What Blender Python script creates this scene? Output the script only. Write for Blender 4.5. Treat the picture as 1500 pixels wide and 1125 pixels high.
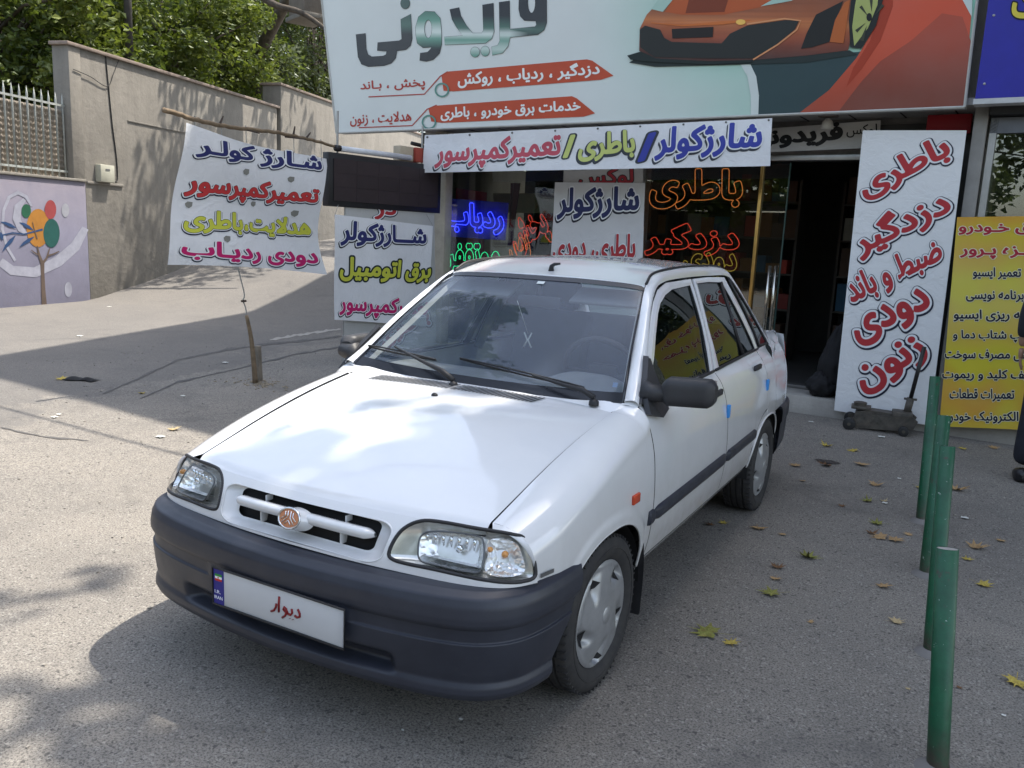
import bpy, bmesh, math, random
import numpy as np
from mathutils import Vector, Matrix, noise as mnoise
from math import radians, sin, cos, pi, sqrt, atan2

for o in list(bpy.data.objects):
    bpy.data.objects.remove(o)
SC = bpy.context.scene
COL = SC.collection
R = random.Random(7)

# ------------------------------------------------------------------ camera
CAMP = Vector((1.755276, -2.483912, 1.526964))
YAW, PITCH, ROLL, FPX = -0.504474, -0.178059, 0.045363, 1216.325
_f = Vector((sin(YAW) * cos(PITCH), cos(YAW) * cos(PITCH), sin(PITCH)))
_r0 = Vector((cos(YAW), -sin(YAW), 0))
_u0 = _r0.cross(_f)
_r = cos(ROLL) * _r0 + sin(ROLL) * _u0
_u = -sin(ROLL) * _r0 + cos(ROLL) * _u0
camd = bpy.data.cameras.new('camera')
camo = bpy.data.objects.new('camera', camd)
COL.objects.link(camo)
M = Matrix(((_r.x, _u.x, -_f.x, CAMP.x), (_r.y, _u.y, -_f.y, CAMP.y), (_r.z, _u.z, -_f.z, CAMP.z), (0, 0, 0, 1)))
camo.matrix_world = M
camd.sensor_width = 36
camd.lens = FPX * 36 / 1500
camd.clip_end = 500
camd.clip_start = 0.05
SC.camera = camo

# ------------------------------------------------------------------ light
SUNV = Vector((0.26, 0.34, 1.0)).normalized()       # towards the sun
w = bpy.data.worlds.new('World')
SC.world = w
w.use_nodes = True
nt = w.node_tree
sky = nt.nodes.new('ShaderNodeTexSky')
sky.sky_type = 'NISHITA'
sky.sun_disc = False
sky.sun_elevation = math.asin(SUNV.z)
sky.sun_rotation = atan2(SUNV.x, SUNV.y)
sky.air_density = 1.3
sky.dust_density = 2.5
bg = nt.nodes['Background']
hs = nt.nodes.new('ShaderNodeHueSaturation')
hs.inputs['Saturation'].default_value = 0.72      # the photograph's white balance
nt.links.new(sky.outputs[0], hs.inputs['Color'])
nt.links.new(hs.outputs[0], bg.inputs[0])
bg.inputs[1].default_value = 0.15
sl = bpy.data.lights.new('sun', 'SUN')
sl.energy = 3.0
sl.angle = radians(0.55)
sl.color = (1.0, 0.93, 0.83)
so = bpy.data.objects.new('sun', sl)
COL.objects.link(so)
so.rotation_euler = (-SUNV).to_track_quat('-Z', 'Y').to_euler()
so.location = (5, 6, 15)
SC.view_settings.view_transform = 'Standard'
SC.view_settings.look = 'None'
SC.view_settings.gamma = 1
SC.view_settings.exposure = 1.34
SC.cycles.max_bounces = 10
SC.cycles.transparent_max_bounces = 24

# ------------------------------------------------------------------ pixel rays (1500x1125 photograph) to points on real planes
def ray(px, py):
    return _f + _r * ((px - 750) / FPX) - _u * ((py - 562.5) / FPX)
def on_plane(px, py, P, n):
    d = ray(px, py)
    return CAMP + d * ((Vector(P) - CAMP).dot(n) / d.dot(n))
def on_z(px, py, z=0.0):
    return on_plane(px, py, (0, 0, z), Vector((0, 0, 1)))
def on_x(px, py, x):
    return on_plane(px, py, (x, 0, 0), Vector((1, 0, 0)))
def on_y(px, py, y):
    return on_plane(px, py, (0, y, 0), Vector((0, 1, 0)))
def to_px(p):
    d = Vector(p) - CAMP
    z = d.dot(_f)
    return (750 + FPX * d.dot(_r) / z, 562.5 - FPX * d.dot(_u) / z)

# ------------------------------------------------------------------ materials
def s2l(c):
    return tuple(((v / 12.92) if v <= 0.04045 else ((v + 0.055) / 1.055) ** 2.4) for v in c)
def hx(h, k=1.0):
    h = h.lstrip('#')
    return tuple(v * k for v in s2l([int(h[i:i + 2], 16) / 255 for i in (0, 2, 4)]))
class NT:
    def __init__(s, name):
        s.m = bpy.data.materials.new(name)
        s.m.use_nodes = True
        s.t = s.m.node_tree
        s.b = s.t.nodes['Principled BSDF']
        s.out = s.t.nodes['Material Output']
    def n(s, ty, **kw):
        nd = s.t.nodes.new(ty)
        for k, v in kw.items():
            if k in nd.inputs:
                nd.inputs[k].default_value = v
            else:
                setattr(nd, k, v)
        return nd
    def l(s, a, b):
        s.t.links.new(a, b)
    def coord(s, kind='Object'):
        return s.n('ShaderNodeTexCoord').outputs[kind]
    def noise(s, scale, detail=4, rough=0.6, vec=None, dist=0.0):
        nd = s.n('ShaderNodeTexNoise')
        nd.inputs['Scale'].default_value = scale
        nd.inputs['Detail'].default_value = detail
        nd.inputs['Roughness'].default_value = rough
        nd.inputs['Distortion'].default_value = dist
        s.l(vec if vec is not None else s.coord(), nd.inputs['Vector'])
        return nd.outputs['Fac']
    def ramp(s, fac, stops):
        nd = s.n('ShaderNodeValToRGB')
        e = nd.color_ramp.elements
        while len(e) < len(stops):
            e.new(0.5)
        for i, (p, c) in enumerate(stops):
            e[i].position = p
            e[i].color = (*c, 1) if len(c) == 3 else c
        s.l(fac, nd.inputs[0])
        return nd.outputs[0]
    def mix(s, fac, a, b, mode='MIX'):
        nd = s.n('ShaderNodeMix')
        nd.data_type = 'RGBA'
        nd.blend_type = mode
        for sock, v in ((nd.inputs[0], fac), (nd.inputs[6], a), (nd.inputs[7], b)):
            if isinstance(v, (int, float)):
                sock.default_value = v
            elif isinstance(v, tuple):
                sock.default_value = (*v, 1)
            else:
                s.l(v, sock)
        return nd.outputs[2]
    def bump(s, h, strength=0.3, dist=0.01, prev=None):
        nd = s.n('ShaderNodeBump')
        nd.inputs['Strength'].default_value = strength
        nd.inputs['Distance'].default_value = dist
        s.l(h, nd.inputs['Height'])
        if prev is not None:
            s.l(prev, nd.inputs['Normal'])
        return nd.outputs[0]
    def base(s, v):
        if isinstance(v, tuple):
            s.b.inputs['Base Color'].default_value = (*v, 1)
        else:
            s.l(v, s.b.inputs['Base Color'])
    def nrm(s, v):
        s.l(v, s.b.inputs['Normal'])
    def set(s, **kw):
        for k, v in kw.items():
            s.b.inputs[k.replace('_', ' ')].default_value = v
_mc = {}
def mat(name, col, rough=0.6, metal=0.0, var=0.12, scale=8.0, bump=0.0, bscale=60.0, coat=0.0, spec=0.5, dirt=None, dirt_amt=0.3):
    if name in _mc:
        return _mc[name]
    q = NT(name)
    n1 = q.noise(scale, 5, 0.65)
    lo = tuple(c * (1 - var) for c in col)
    hi = tuple(min(1, c * (1 + var)) for c in col)
    c = q.ramp(n1, [(0.3, lo), (0.7, hi)])
    if dirt:
        n2 = q.noise(scale * 0.4, 8, 0.7, dist=0.5)
        f = q.ramp(n2, [(0.45, (0, 0, 0)), (0.72, (dirt_amt,) * 3)])
        c = q.mix(f, c, dirt)
    q.base(c)
    q.set(Roughness=rough, Metallic=metal)
    q.b.inputs['Specular IOR Level'].default_value = spec
    if coat:
        q.b.inputs['Coat Weight'].default_value = coat
        q.b.inputs['Coat Roughness'].default_value = 0.06
    if bump:
        q.nrm(q.bump(q.noise(bscale, 5, 0.6), bump, 0.004))
    _mc[name] = q.m
    return q.m
def pm(h, rough=0.55):
    """printed ink on vinyl, colour given as hex"""
    return mat('ink_' + h.strip('#'), hx(h), rough, var=0.05, scale=3.0, spec=0.35)
def glass_mat(name, tint=(1, 1, 1), ior=1.5, trans=1.0, rough=0.0):
    q = NT(name)
    q.t.nodes.remove(q.b)
    tr = q.n('ShaderNodeBsdfTransparent')
    tr.inputs[0].default_value = (*tint, 1)
    gl = q.n('ShaderNodeBsdfGlossy')
    gl.inputs['Roughness'].default_value = rough
    # Schlick reflectance from |N.I|, the same from either side of the pane
    g = q.n('ShaderNodeNewGeometry')
    dt = q.n('ShaderNodeVectorMath', operation='DOT_PRODUCT')
    q.l(g.outputs['Normal'], dt.inputs[0]); q.l(g.outputs['Incoming'], dt.inputs[1])
    ab = q.n('ShaderNodeMath', operation='ABSOLUTE'); q.l(dt.outputs['Value'], ab.inputs[0])
    om = q.n('ShaderNodeMath', operation='SUBTRACT'); om.inputs[0].default_value = 1.0; q.l(ab.outputs[0], om.inputs[1])
    pw = q.n('ShaderNodeMath', operation='POWER'); q.l(om.outputs[0], pw.inputs[0]); pw.inputs[1].default_value = 5.0
    r0 = ((ior - 1) / (ior + 1)) ** 2
    ma = q.n('ShaderNodeMath', operation='MULTIPLY_ADD'); q.l(pw.outputs[0], ma.inputs[0]); ma.inputs[1].default_value = 1 - r0; ma.inputs[2].default_value = r0
    mx = q.n('ShaderNodeMixShader')
    q.l(ma.outputs[0], mx.inputs[0])
    q.l(tr.outputs[0], mx.inputs[1])
    q.l(gl.outputs[0], mx.inputs[2])
    q.l(mx.outputs[0], q.out.inputs[0])
    return q.m, q

# ------------------------------------------------------------------ object helpers
def put(name, verts, faces, m=None, parent=None, smooth=False, loc=None, edges=()):
    me = bpy.data.meshes.new(name)
    me.from_pydata([tuple(v) for v in verts], list(edges), faces)
    me.validate(clean_customdata=False)
    if m is not None:
        for mm in (m if isinstance(m, (list, tuple)) else [m]):
            me.materials.append(mm)
    if smooth:
        me.polygons.foreach_set('use_smooth', [True] * len(me.polygons))
    me.update()
    return link(name, me, parent)
def link(name, me, parent=None):
    o = bpy.data.objects.new(name, me)
    COL.objects.link(o)
    if parent is not None:
        o.parent = parent
        w_ = Vector((0, 0, 0))
        q_ = parent
        while q_ is not None:
            w_ += q_.location
            q_ = q_.parent
        o.location = -w_
    return o
def thing(name, label, cat, loc=(0, 0, 0), group=None):
    o = bpy.data.objects.new(name, None)
    COL.objects.link(o)
    o.empty_display_size = 0.1
    o.location = loc
    tag(o, label, cat, group)
    return o
def tag(o, label, cat, group=None, kind=None):
    if label:
        o['label'] = label
    if cat:
        o['category'] = cat
    if group:
        o['group'] = group
    if kind:
        o['kind'] = kind
    return o
def struct(o):
    o['kind'] = 'structure'
    return o
def copy_tree(o, parent=None, loc=None):
    c = o.copy()
    COL.objects.link(c)
    if parent is not None:
        c.parent = parent
    if loc is not None:
        c.location = loc
    for ch in o.children:
        copy_tree(ch, c)
    return c
class MB:
    def __init__(s):
        s.v = []
        s.f = []
    def box(s, c, d, rot=None):
        c = Vector(c)
        b = len(s.v)
        for z in (-1, 1):
            for y in (-1, 1):
                for x in (-1, 1):
                    p = Vector((x * d[0] / 2, y * d[1] / 2, z * d[2] / 2))
                    if rot is not None:
                        p = rot @ p
                    s.v.append(c + p)
        for f in ((0, 2, 3, 1), (4, 5, 7, 6), (0, 1, 5, 4), (2, 6, 7, 3), (0, 4, 6, 2), (1, 3, 7, 5)):
            s.f.append(tuple(b + i for i in f))
        return s
    def tube(s, pts, r, n=8, cap=True, closed=False):
        pts = [Vector(p) for p in pts]
        rs = r if isinstance(r, (list, tuple)) else [r] * len(pts)
        b = len(s.v)
        L = len(pts)
        prev = None
        for i, p in enumerate(pts):
            if closed:
                t = (pts[(i + 1) % L] - pts[i - 1])
            else:
                t = (pts[min(i + 1, L - 1)] - pts[max(i - 1, 0)])
            t.normalize()
            if prev is None:
                a = Vector((0, 0, 1)) if abs(t.z) < 0.9 else Vector((1, 0, 0))
                x = a.cross(t).normalized()
            else:
                x = (prev - t * prev.dot(t)).normalized()
            prev = x
            y = t.cross(x)
            for k in range(n):
                a = 2 * pi * k / n
                s.v.append(p + (x * cos(a) + y * sin(a)) * rs[i])
        for i in range(L - (0 if closed else 1)):
            j = (i + 1) % L
            for k in range(n):
                k2 = (k + 1) % n
                s.f.append((b + i * n + k, b + i * n + k2, b + j * n + k2, b + j * n + k))
        if cap and not closed:
            s.f.append(tuple(b + k for k in range(n - 1, -1, -1)))
            s.f.append(tuple(b + (L - 1) * n + k for k in range(n)))
        return s
    def grid(s, fn, nu, nv, skip=None):
        b = len(s.v)
        for j in range(nv + 1):
            for i in range(nu + 1):
                s.v.append(Vector(fn(i / nu, j / nv)))
        for j in range(nv):
            for i in range(nu):
                if skip and skip((i + 0.5) / nu, (j + 0.5) / nv):
                    continue
                a = b + j * (nu + 1) + i
                s.f.append((a, a + 1, a + nu + 2, a + nu + 1))
        return s
    def poly(s, pts):
        b = len(s.v)
        s.v += [Vector(p) for p in pts]
        s.f.append(tuple(range(b, b + len(pts))))
        return s
    def prism(s, pts, ext):
        """closed outline extruded along ext"""
        b = len(s.v)
        n = len(pts)
        e = Vector(ext)
        s.v += [Vector(p) for p in pts] + [Vector(p) + e for p in pts]
        s.f.append(tuple(range(b + n - 1, b - 1, -1)))
        s.f.append(tuple(range(b + n, b + 2 * n)))
        for i in range(n):
            j = (i + 1) % n
            s.f.append((b + i, b + j, b + n + j, b + n + i))
        return s
    def lathe(s, prof, c, axis='x', n=40, a0=0, a1=2 * pi):
        b = len(s.v)
        c = Vector(c)
        m = len(prof)
        full = abs(a1 - a0 - 2 * pi) < 1e-6
        N = n if full else n + 1
        for k in range(N):
            a = a0 + (a1 - a0) * k / n
            for (h, r) in prof:
                if axis == 'x':
                    s.v.append(c + Vector((h, r * cos(a), r * sin(a))))
                elif axis == 'y':
                    s.v.append(c + Vector((r * cos(a), h, r * sin(a))))
                else:
                    s.v.append(c + Vector((r * cos(a), r * sin(a), h)))
        for k in range(n):
            k2 = (k + 1) % N
            for i in range(m - 1):
                s.f.append((b + k * m + i, b + k * m + i + 1, b + k2 * m + i + 1, b + k2 * m + i))
        return s
    def mirror(s):
        s.v = [Vector((-v[0], v[1], v[2])) for v in s.v]
        s.f = [tuple(reversed(f)) for f in s.f]
        return s
    def build(s, name, m, parent=None, smooth=False, bevel=0.0, seg=2, weld=False):
        o = put(name, s.v, s.f, m, parent, smooth)
        if weld or bevel:
            bm = bmesh.new()
            bm.from_mesh(o.data)
            bmesh.ops.remove_doubles(bm, verts=bm.verts, dist=1e-5)
            bmesh.ops.recalc_face_normals(bm, faces=bm.faces)
            if bevel:
                es = [e for e in bm.edges if len(e.link_faces) == 2 and e.calc_face_angle(0) > 0.5]
                bmesh.ops.bevel(bm, geom=es, offset=bevel, segments=seg, affect='EDGES', profile=0.5)
            bm.to_mesh(o.data)
            bm.free()
            if smooth or bevel:
                o.data.polygons.foreach_set('use_smooth', [True] * len(o.data.polygons))
                if bevel:
                    o.data.set_sharp_from_angle(angle=radians(40))
        return o
def crom(P, t):
    """Catmull-Rom through points P, t in 0..1"""
    n = len(P) - 1
    x = min(max(t, 0), 1) * n
    i = min(int(x), n - 1)
    f = x - i
    p1 = Vector(P[i])
    p2 = Vector(P[i + 1])
    p0 = Vector(P[i - 1]) if i > 0 else p1 * 2 - p2
    p3 = Vector(P[i + 2]) if i + 2 <= n else p2 * 2 - p1
    return 0.5 * (2 * p1 + (p2 - p0) * f + (2 * p0 - 5 * p1 + 4 * p2 - p3) * f * f + (3 * p1 - p0 - 3 * p2 + p3) * f ** 3)
def lerp(a, b, t):
    return a + (b - a) * t
def smooth01(t):
    t = min(max(t, 0), 1)
    return t * t * (3 - 2 * t)
def inpoly(x, y, P):
    c = False
    j = len(P) - 1
    for i in range(len(P)):
        if (P[i][1] > y) != (P[j][1] > y) and x < (P[j][0] - P[i][0]) * (y - P[i][1]) / (P[j][1] - P[i][1]) + P[i][0]:
            c = not c
        j = i
    return c

# ------------------------------------------------------------------ Persian lettering
_F = {'ا': (0xFE8D, 0xFE8E), 'ب': (0xFE8F, 0xFE90, 0xFE91, 0xFE92), 'پ': (0xFB56, 0xFB57, 0xFB58, 0xFB59),
      'ت': (0xFE95, 0xFE96, 0xFE97, 0xFE98), 'ج': (0xFE9D, 0xFE9E, 0xFE9F, 0xFEA0), 'ح': (0xFEA1, 0xFEA2, 0xFEA3, 0xFEA4),
      'خ': (0xFEA5, 0xFEA6, 0xFEA7, 0xFEA8), 'د': (0xFEA9, 0xFEAA), 'ر': (0xFEAD, 0xFEAE), 'ز': (0xFEAF, 0xFEB0),
      'ژ': (0xFB8A, 0xFB8B), 'س': (0xFEB1, 0xFEB2, 0xFEB3, 0xFEB4), 'ش': (0xFEB5, 0xFEB6, 0xFEB7, 0xFEB8),
      'ص': (0xFEB9, 0xFEBA, 0xFEBB, 0xFEBC), 'ض': (0xFEBD, 0xFEBE, 0xFEBF, 0xFEC0), 'ط': (0xFEC1, 0xFEC2, 0xFEC3, 0xFEC4),
      'ع': (0xFEC9, 0xFECA, 0xFECB, 0xFECC), 'ف': (0xFED1, 0xFED2, 0xFED3, 0xFED4), 'ق': (0xFED5, 0xFED6, 0xFED7, 0xFED8),
      'ک': (0xFB8E, 0xFB8F, 0xFB90, 0xFB91), 'گ': (0xFB92, 0xFB93, 0xFB94, 0xFB95), 'ل': (0xFEDD, 0xFEDE, 0xFEDF, 0xFEE0),
      'م': (0xFEE1, 0xFEE2, 0xFEE3, 0xFEE4), 'ن': (0xFEE5, 0xFEE6, 0xFEE7, 0xFEE8), 'و': (0xFEED, 0xFEEE),
      'ه': (0xFEE9, 0xFEEA, 0xFEEB, 0xFEEC), 'ی': (0xFBFC, 0xFBFD, 0xFBFE, 0xFBFF), 'ـ': (0x640, 0x640, 0x640, 0x640),
      'ﻻ': (0xFEFB, 0xFEFC)}
def shape(t):
    t = t.replace('لا', 'ﻻ')
    out = []
    for i, c in enumerate(t):
        if c not in _F:
            out.append(c)
            continue
        p = i > 0 and t[i - 1] in _F and len(_F[t[i - 1]]) == 4
        n = i + 1 < len(t) and t[i + 1] in _F and len(_F[c]) == 4
        f = _F[c]
        out.append(chr(f[3] if (p and n) else f[1] if p else f[2] if n else f[0]))
    return ''.join(reversed(out))
_tc = {}
def text_mesh(t, off=0.0, fill=True, rtl=True, res=3):
    key = (t, off, fill, res)
    if key in _tc:
        return _tc[key]
    c = bpy.data.curves.new('t', 'FONT')
    c.body = shape(t) if rtl else t
    c.offset = off
    c.resolution_u = res
    if not fill:
        c.fill_mode = 'NONE'
    o = bpy.data.objects.new('t', c)
    COL.objects.link(o)
    bpy.context.view_layer.update()
    me = bpy.data.meshes.new_from_object(o)
    V = [v.co.copy() for v in me.vertices]
    Fc = [tuple(p.vertices) for p in me.polygons]
    Ed = [tuple(e.vertices) for e in me.edges]
    bpy.data.objects.remove(o)
    bpy.data.curves.remove(c)
    bpy.data.meshes.remove(me)
    # islands, so that overlapping letters do not share a plane
    par = list(range(len(V)))
    def fd(a):
        while par[a] != a:
            par[a] = par[par[a]]
            a = par[a]
        return a
    for a, b in Ed:
        par[fd(a)] = fd(b)
    ids = {}
    isl = [ids.setdefault(fd(i), len(ids)) for i in range(len(V))]
    _tc[key] = (V, Fc, Ed, isl)
    return _tc[key]
_sdf = {}
def text_sdf(t, rtl=True, N=46, pad=.24):
    """signed distance field of the united letters on a regular grid"""
    key = (t, rtl, N)
    if key in _sdf:
        return _sdf[key]
    V, Fc, Ed, isl = text_mesh(t, 0.0, True, rtl, 3)
    P_ = np.array([(v.x, v.y) for v in V])
    x0, y0 = P_.min(0) - pad; x1, y1 = P_.max(0) + pad
    h = 1.0 / N
    nx, ny = int((x1 - x0) / h) + 2, int((y1 - y0) / h) + 2
    gx = x0 + h * np.arange(nx); gy = y0 + h * np.arange(ny)
    ins = np.zeros((ny, nx), bool)
    cnt = {}
    for f in Fc:
        for i in range(len(f)):
            a, b = f[i], f[(i + 1) % len(f)]
            k = (min(a, b), max(a, b))
            cnt[k] = cnt.get(k, 0) + 1
        q = P_[list(f)]
        i0, i1 = int((q[:, 0].min() - x0) / h), int((q[:, 0].max() - x0) / h) + 2
        j0, j1 = int((q[:, 1].min() - y0) / h), int((q[:, 1].max() - y0) / h) + 2
        X_, Y_ = np.meshgrid(gx[i0:i1], gy[j0:j1])
        for m in range(1, len(q) - 1):
            a, b, c = q[0], q[m], q[m + 1]
            e = lambda p, r: (r[0] - p[0]) * (Y_ - p[1]) - (r[1] - p[1]) * (X_ - p[0])
            e1, e2, e3 = e(a, b), e(b, c), e(c, a)
            ins[j0:j1, i0:i1] |= ((e1 >= -1e-9) & (e2 >= -1e-9) & (e3 >= -1e-9)) | ((e1 <= 1e-9) & (e2 <= 1e-9) & (e3 <= 1e-9))
    D = np.full((ny, nx), 9.0)
    for (a, b), k in cnt.items():
        if k != 1: continue
        A, B = P_[a], P_[b]
        i0 = max(0, int((min(A[0], B[0]) - pad - x0) / h)); i1 = int((max(A[0], B[0]) + pad - x0) / h) + 2
        j0 = max(0, int((min(A[1], B[1]) - pad - y0) / h)); j1 = int((max(A[1], B[1]) + pad - y0) / h) + 2
        X_ = gx[i0:i1][None, :] - A[0]; Y_ = gy[j0:j1][:, None] - A[1]
        d = B - A; L = d @ d + 1e-12
        tt = np.clip((X_ * d[0] + Y_ * d[1]) / L, 0, 1)
        dd = np.hypot(X_ - tt * d[0], Y_ - tt * d[1])
        sub = D[j0:j1, i0:i1]
        np.minimum(sub, dd, out=sub)
    D = np.where(ins, -D, D)
    _sdf[key] = (D, x0, y0, h, P_.min(0), P_.max(0))
    return _sdf[key]
def sdf_fill(t, off, rtl=True):
    D, x0, y0, h, lo, hi = text_sdf(t, rtl)
    S = D - off
    ny, nx = S.shape
    V, F = [], []
    vid = {}
    def gv(i, j):
        k = (i, j)
        if k not in vid:
            vid[k] = len(V); V.append((x0 + i * h, y0 + j * h))
        return vid[k]
    def ev(i, j, i2, j2):
        k = (i, j, i2, j2) if (i, j) < (i2, j2) else (i2, j2, i, j)
        if k not in vid:
            a, b = S[j, i], S[j2, i2]
            f = a / (a - b)
            vid[k] = len(V); V.append((x0 + (i + f * (i2 - i)) * h, y0 + (j + f * (j2 - j)) * h))
        return vid[k]
    IN = S < 0
    full = IN[:-1, :-1] & IN[1:, :-1] & IN[:-1, 1:] & IN[1:, 1:]
    anyc = IN[:-1, :-1] | IN[1:, :-1] | IN[:-1, 1:] | IN[1:, 1:]
    for j in range(ny - 1):
        i = 0
        row = full[j]; ra = anyc[j]
        if not ra.any(): continue
        while i < nx - 1:
            if row[i]:
                k = i
                while k < nx - 1 and row[k] and k - i < 3: k += 1
                F.append((gv(i, j), gv(k, j), gv(k, j + 1), gv(i, j + 1)))
                i = k
                continue
            if ra[i]:
                c = [(i, j), (i + 1, j), (i + 1, j + 1), (i, j + 1)]
                P_ = []
                for m in range(4):
                    a, b = c[m], c[(m + 1) % 4]
                    ia, ib = IN[a[1], a[0]], IN[b[1], b[0]]
                    if ia: P_.append(gv(*a))
                    if ia != ib: P_.append(ev(*a, *b))
                if len(P_) > 2: F.append(tuple(P_))
            i += 1
    return V, F, lo, hi
def sdf_loops(t, off, rtl=True):
    D, x0, y0, h, lo, hi = text_sdf(t, rtl)
    S = D - off
    IN = S < 0
    ny, nx = S.shape
    nxt = {}
    pos = {}
    def ev(a, b):
        k = (a, b) if a < b else (b, a)
        if k not in pos:
            va, vb = S[k[0][1], k[0][0]], S[k[1][1], k[1][0]]
            f = va / (va - vb)
            pos[k] = (x0 + (k[0][0] + f * (k[1][0] - k[0][0])) * h, y0 + (k[0][1] + f * (k[1][1] - k[0][1])) * h)
        return k
    for j in range(ny - 1):
        for i in range(nx - 1):
            c = [(i, j), (i + 1, j), (i + 1, j + 1), (i, j + 1)]
            st = [IN[y, x] for x, y in c]
            if all(st) or not any(st): continue
            outs = [ev(c[m], c[(m + 1) % 4]) for m in range(4) if st[m] and not st[(m + 1) % 4]]
            inns = [ev(c[m], c[(m + 1) % 4]) for m in range(4) if not st[m] and st[(m + 1) % 4]]
            for a, b in zip(outs, inns): nxt[a] = b
    loops = []
    seen = set()
    for s_ in list(nxt):
        if s_ in seen: continue
        L = []
        k = s_
        while k is not None and k not in seen:
            seen.add(k); L.append(pos[k]); k = nxt.get(k)
        if len(L) > 8: loops.append(L)
    return loops, lo, hi
class Sheet:
    """a plane in the place onto which prints are laid; wr(a, b) is the relief of the cloth"""
    def __init__(s, P, n, wr=None):
        s.P = Vector(P)
        s.n = Vector(n).normalized()
        if (CAMP - s.P).dot(s.n) < 0:
            s.n = -s.n
        s.e = Vector((0, 0, 1)).cross(s.n).normalized()
        s.up = s.n.cross(s.e)
        s.wr = wr
    def flat(s, px, py):
        return on_plane(px, py, s.P, s.n)
    def rise(s, p, h=0.0):
        d = p - s.P
        return p + s.n * (h + (s.wr(d.dot(s.e), d.dot(s.up)) if s.wr else 0))
    def pt(s, px, py, h=0.0):
        return s.rise(s.flat(px, py), h)
    def quad(s, q, h=0.0):
        c = [s.flat(*p) for p in q]
        def fn(u, v, hh=0.0):
            return s.rise(c[0].lerp(c[1], u).lerp(c[3].lerp(c[2], u), v), h + hh)
        return fn
    def cloth(s, name, q, m, parent, nu=40, nv=24, thick=0.002):
        fn = s.quad(q)
        mb = MB().grid(lambda u, v: fn(u, v), nu, nv)
        b = len(mb.v)
        mb.grid(lambda u, v: fn(u, v, -thick), nu, nv)
        return mb.build(name, m, parent, smooth=True)
    def text(s, t, q, layers, parent=None, name='lettering', rtl=True, h0=0.0035, shadow=None, lab=None, vcol=None):
        """q: px corners TL TR BR BL of the letters' box. layers: (offset, material), bottom first"""
        fn = s.quad(q)
        lo, hi = text_sdf(t, rtl)[4:6]
        o_ = layers[-1][0]
        x0, y0, x1, y1 = lo[0] - o_, lo[1] - o_, hi[0] + o_, hi[1] + o_
        vs, fs, ms, mi = [], [], [], []
        for k, lay in enumerate(layers):
            off, m = lay[0], lay[1]
            dx, dy = (lay[2], lay[3]) if len(lay) > 2 else (0, 0)
            V, Fc, _lo, _hi = sdf_fill(t, off, rtl)
            b = len(vs)
            for v in V:
                vs.append(fn((v[0] + dx - x0) / (x1 - x0), (y1 - v[1] - dy) / (y1 - y0), h0 + k * 0.0012))
            fs += [tuple(b + i for i in f) for f in Fc]
            ms.append(m)
            mi += [k] * len(Fc)
        me = bpy.data.meshes.new(name)
        me.from_pydata([tuple(v) for v in vs], [], fs)
        for m in ms:
            me.materials.append(m)
        me.polygons.foreach_set('material_index', mi)
        me.update()
        o = link(name, me, parent)
        if vcol:
            at = me.color_attributes.new('Col', 'FLOAT_COLOR', 'POINT')
            for i, v in enumerate(vs):
                at.data[i].color = (*vcol(*to_px(v)), 1)
        if lab:
            o['label'] = lab
        return o
    def shape(s, name, polys, m, parent, h=0.003):
        """flat printed shapes; polys: list of px outlines"""
        mb = MB()
        for k, P in enumerate(polys):
            mb.poly([s.pt(x, y, h) for x, y in P])
        return mb.build(name, m, parent)
    def strip(s, name, line, wpx, m, parent, h=0.003, closed=False):
        """printed line of width wpx px"""
        mb = MB()
        L = list(line)
        if closed:
            L = L + [L[0]]
        A, B = [], []
        for i in range(len(L)):
            a = L[max(i - 1, 0)]; b = L[min(i + 1, len(L) - 1)]
            if closed and i in (0, len(L) - 1):
                a = L[-2]; b = L[1]
            dx, dy = b[0] - a[0], b[1] - a[1]
            q = math.hypot(dx, dy) or 1
            ww = wpx[i] if isinstance(wpx, list) else wpx
            nx, ny = -dy / q * ww / 2, dx / q * ww / 2
            A.append(s.pt(L[i][0] + nx, L[i][1] + ny, h)); B.append(s.pt(L[i][0] - nx, L[i][1] - ny, h))
        n = len(A)
        mb.v = A + B
        mb.f = [(i, i + 1, n + i + 1, n + i) for i in range(n - 1)]
        return mb.build(name, m, parent)
def banded(sheet, name, outer, holes, m, parent, h, vcol, cuts=26):
    """printed shape with holes, cut into bands so that it can carry a printed gradient"""
    from mathutils.geometry import tessellate_polygon
    loops = [[Vector((x, y, 0)) for x, y in L] for L in [outer] + holes]
    pts = [p for L in loops for p in L]
    tris = tessellate_polygon(loops)
    bm = bmesh.new()
    vs = [bm.verts.new(p) for p in pts]
    for t in tris:
        try: bm.faces.new([vs[i] for i in t])
        except ValueError: pass
    y0 = min(p.y for p in pts); y1 = max(p.y for p in pts)
    for k in range(1, cuts):
        y = lerp(y0, y1, k / cuts)
        bmesh.ops.bisect_plane(bm, geom=bm.verts[:] + bm.edges[:] + bm.faces[:], plane_co=(0, y, 0), plane_no=(0, 1, 0))
    bm.verts.index_update()
    px = [(v.co.x, v.co.y) for v in bm.verts]
    F = [tuple(v.index for v in f.verts) for f in bm.faces]
    bm.free()
    o = put(name, [sheet.pt(x, y, h) for x, y in px], F, m, parent)
    at = o.data.color_attributes.new('Col', 'FLOAT_COLOR', 'POINT')
    for i, (x, y) in enumerate(px):
        at.data[i].color = (*vcol(x, y), 1)
    return o
def ell(cx, cy, rx, ry, n=28, rot=0.0):
    return [(cx + rx * cos(2 * pi * i / n) * cos(rot) - ry * sin(2 * pi * i / n) * sin(rot), cy + rx * cos(2 * pi * i / n) * sin(rot) + ry * sin(2 * pi * i / n) * cos(rot)) for i in range(n)]
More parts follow.
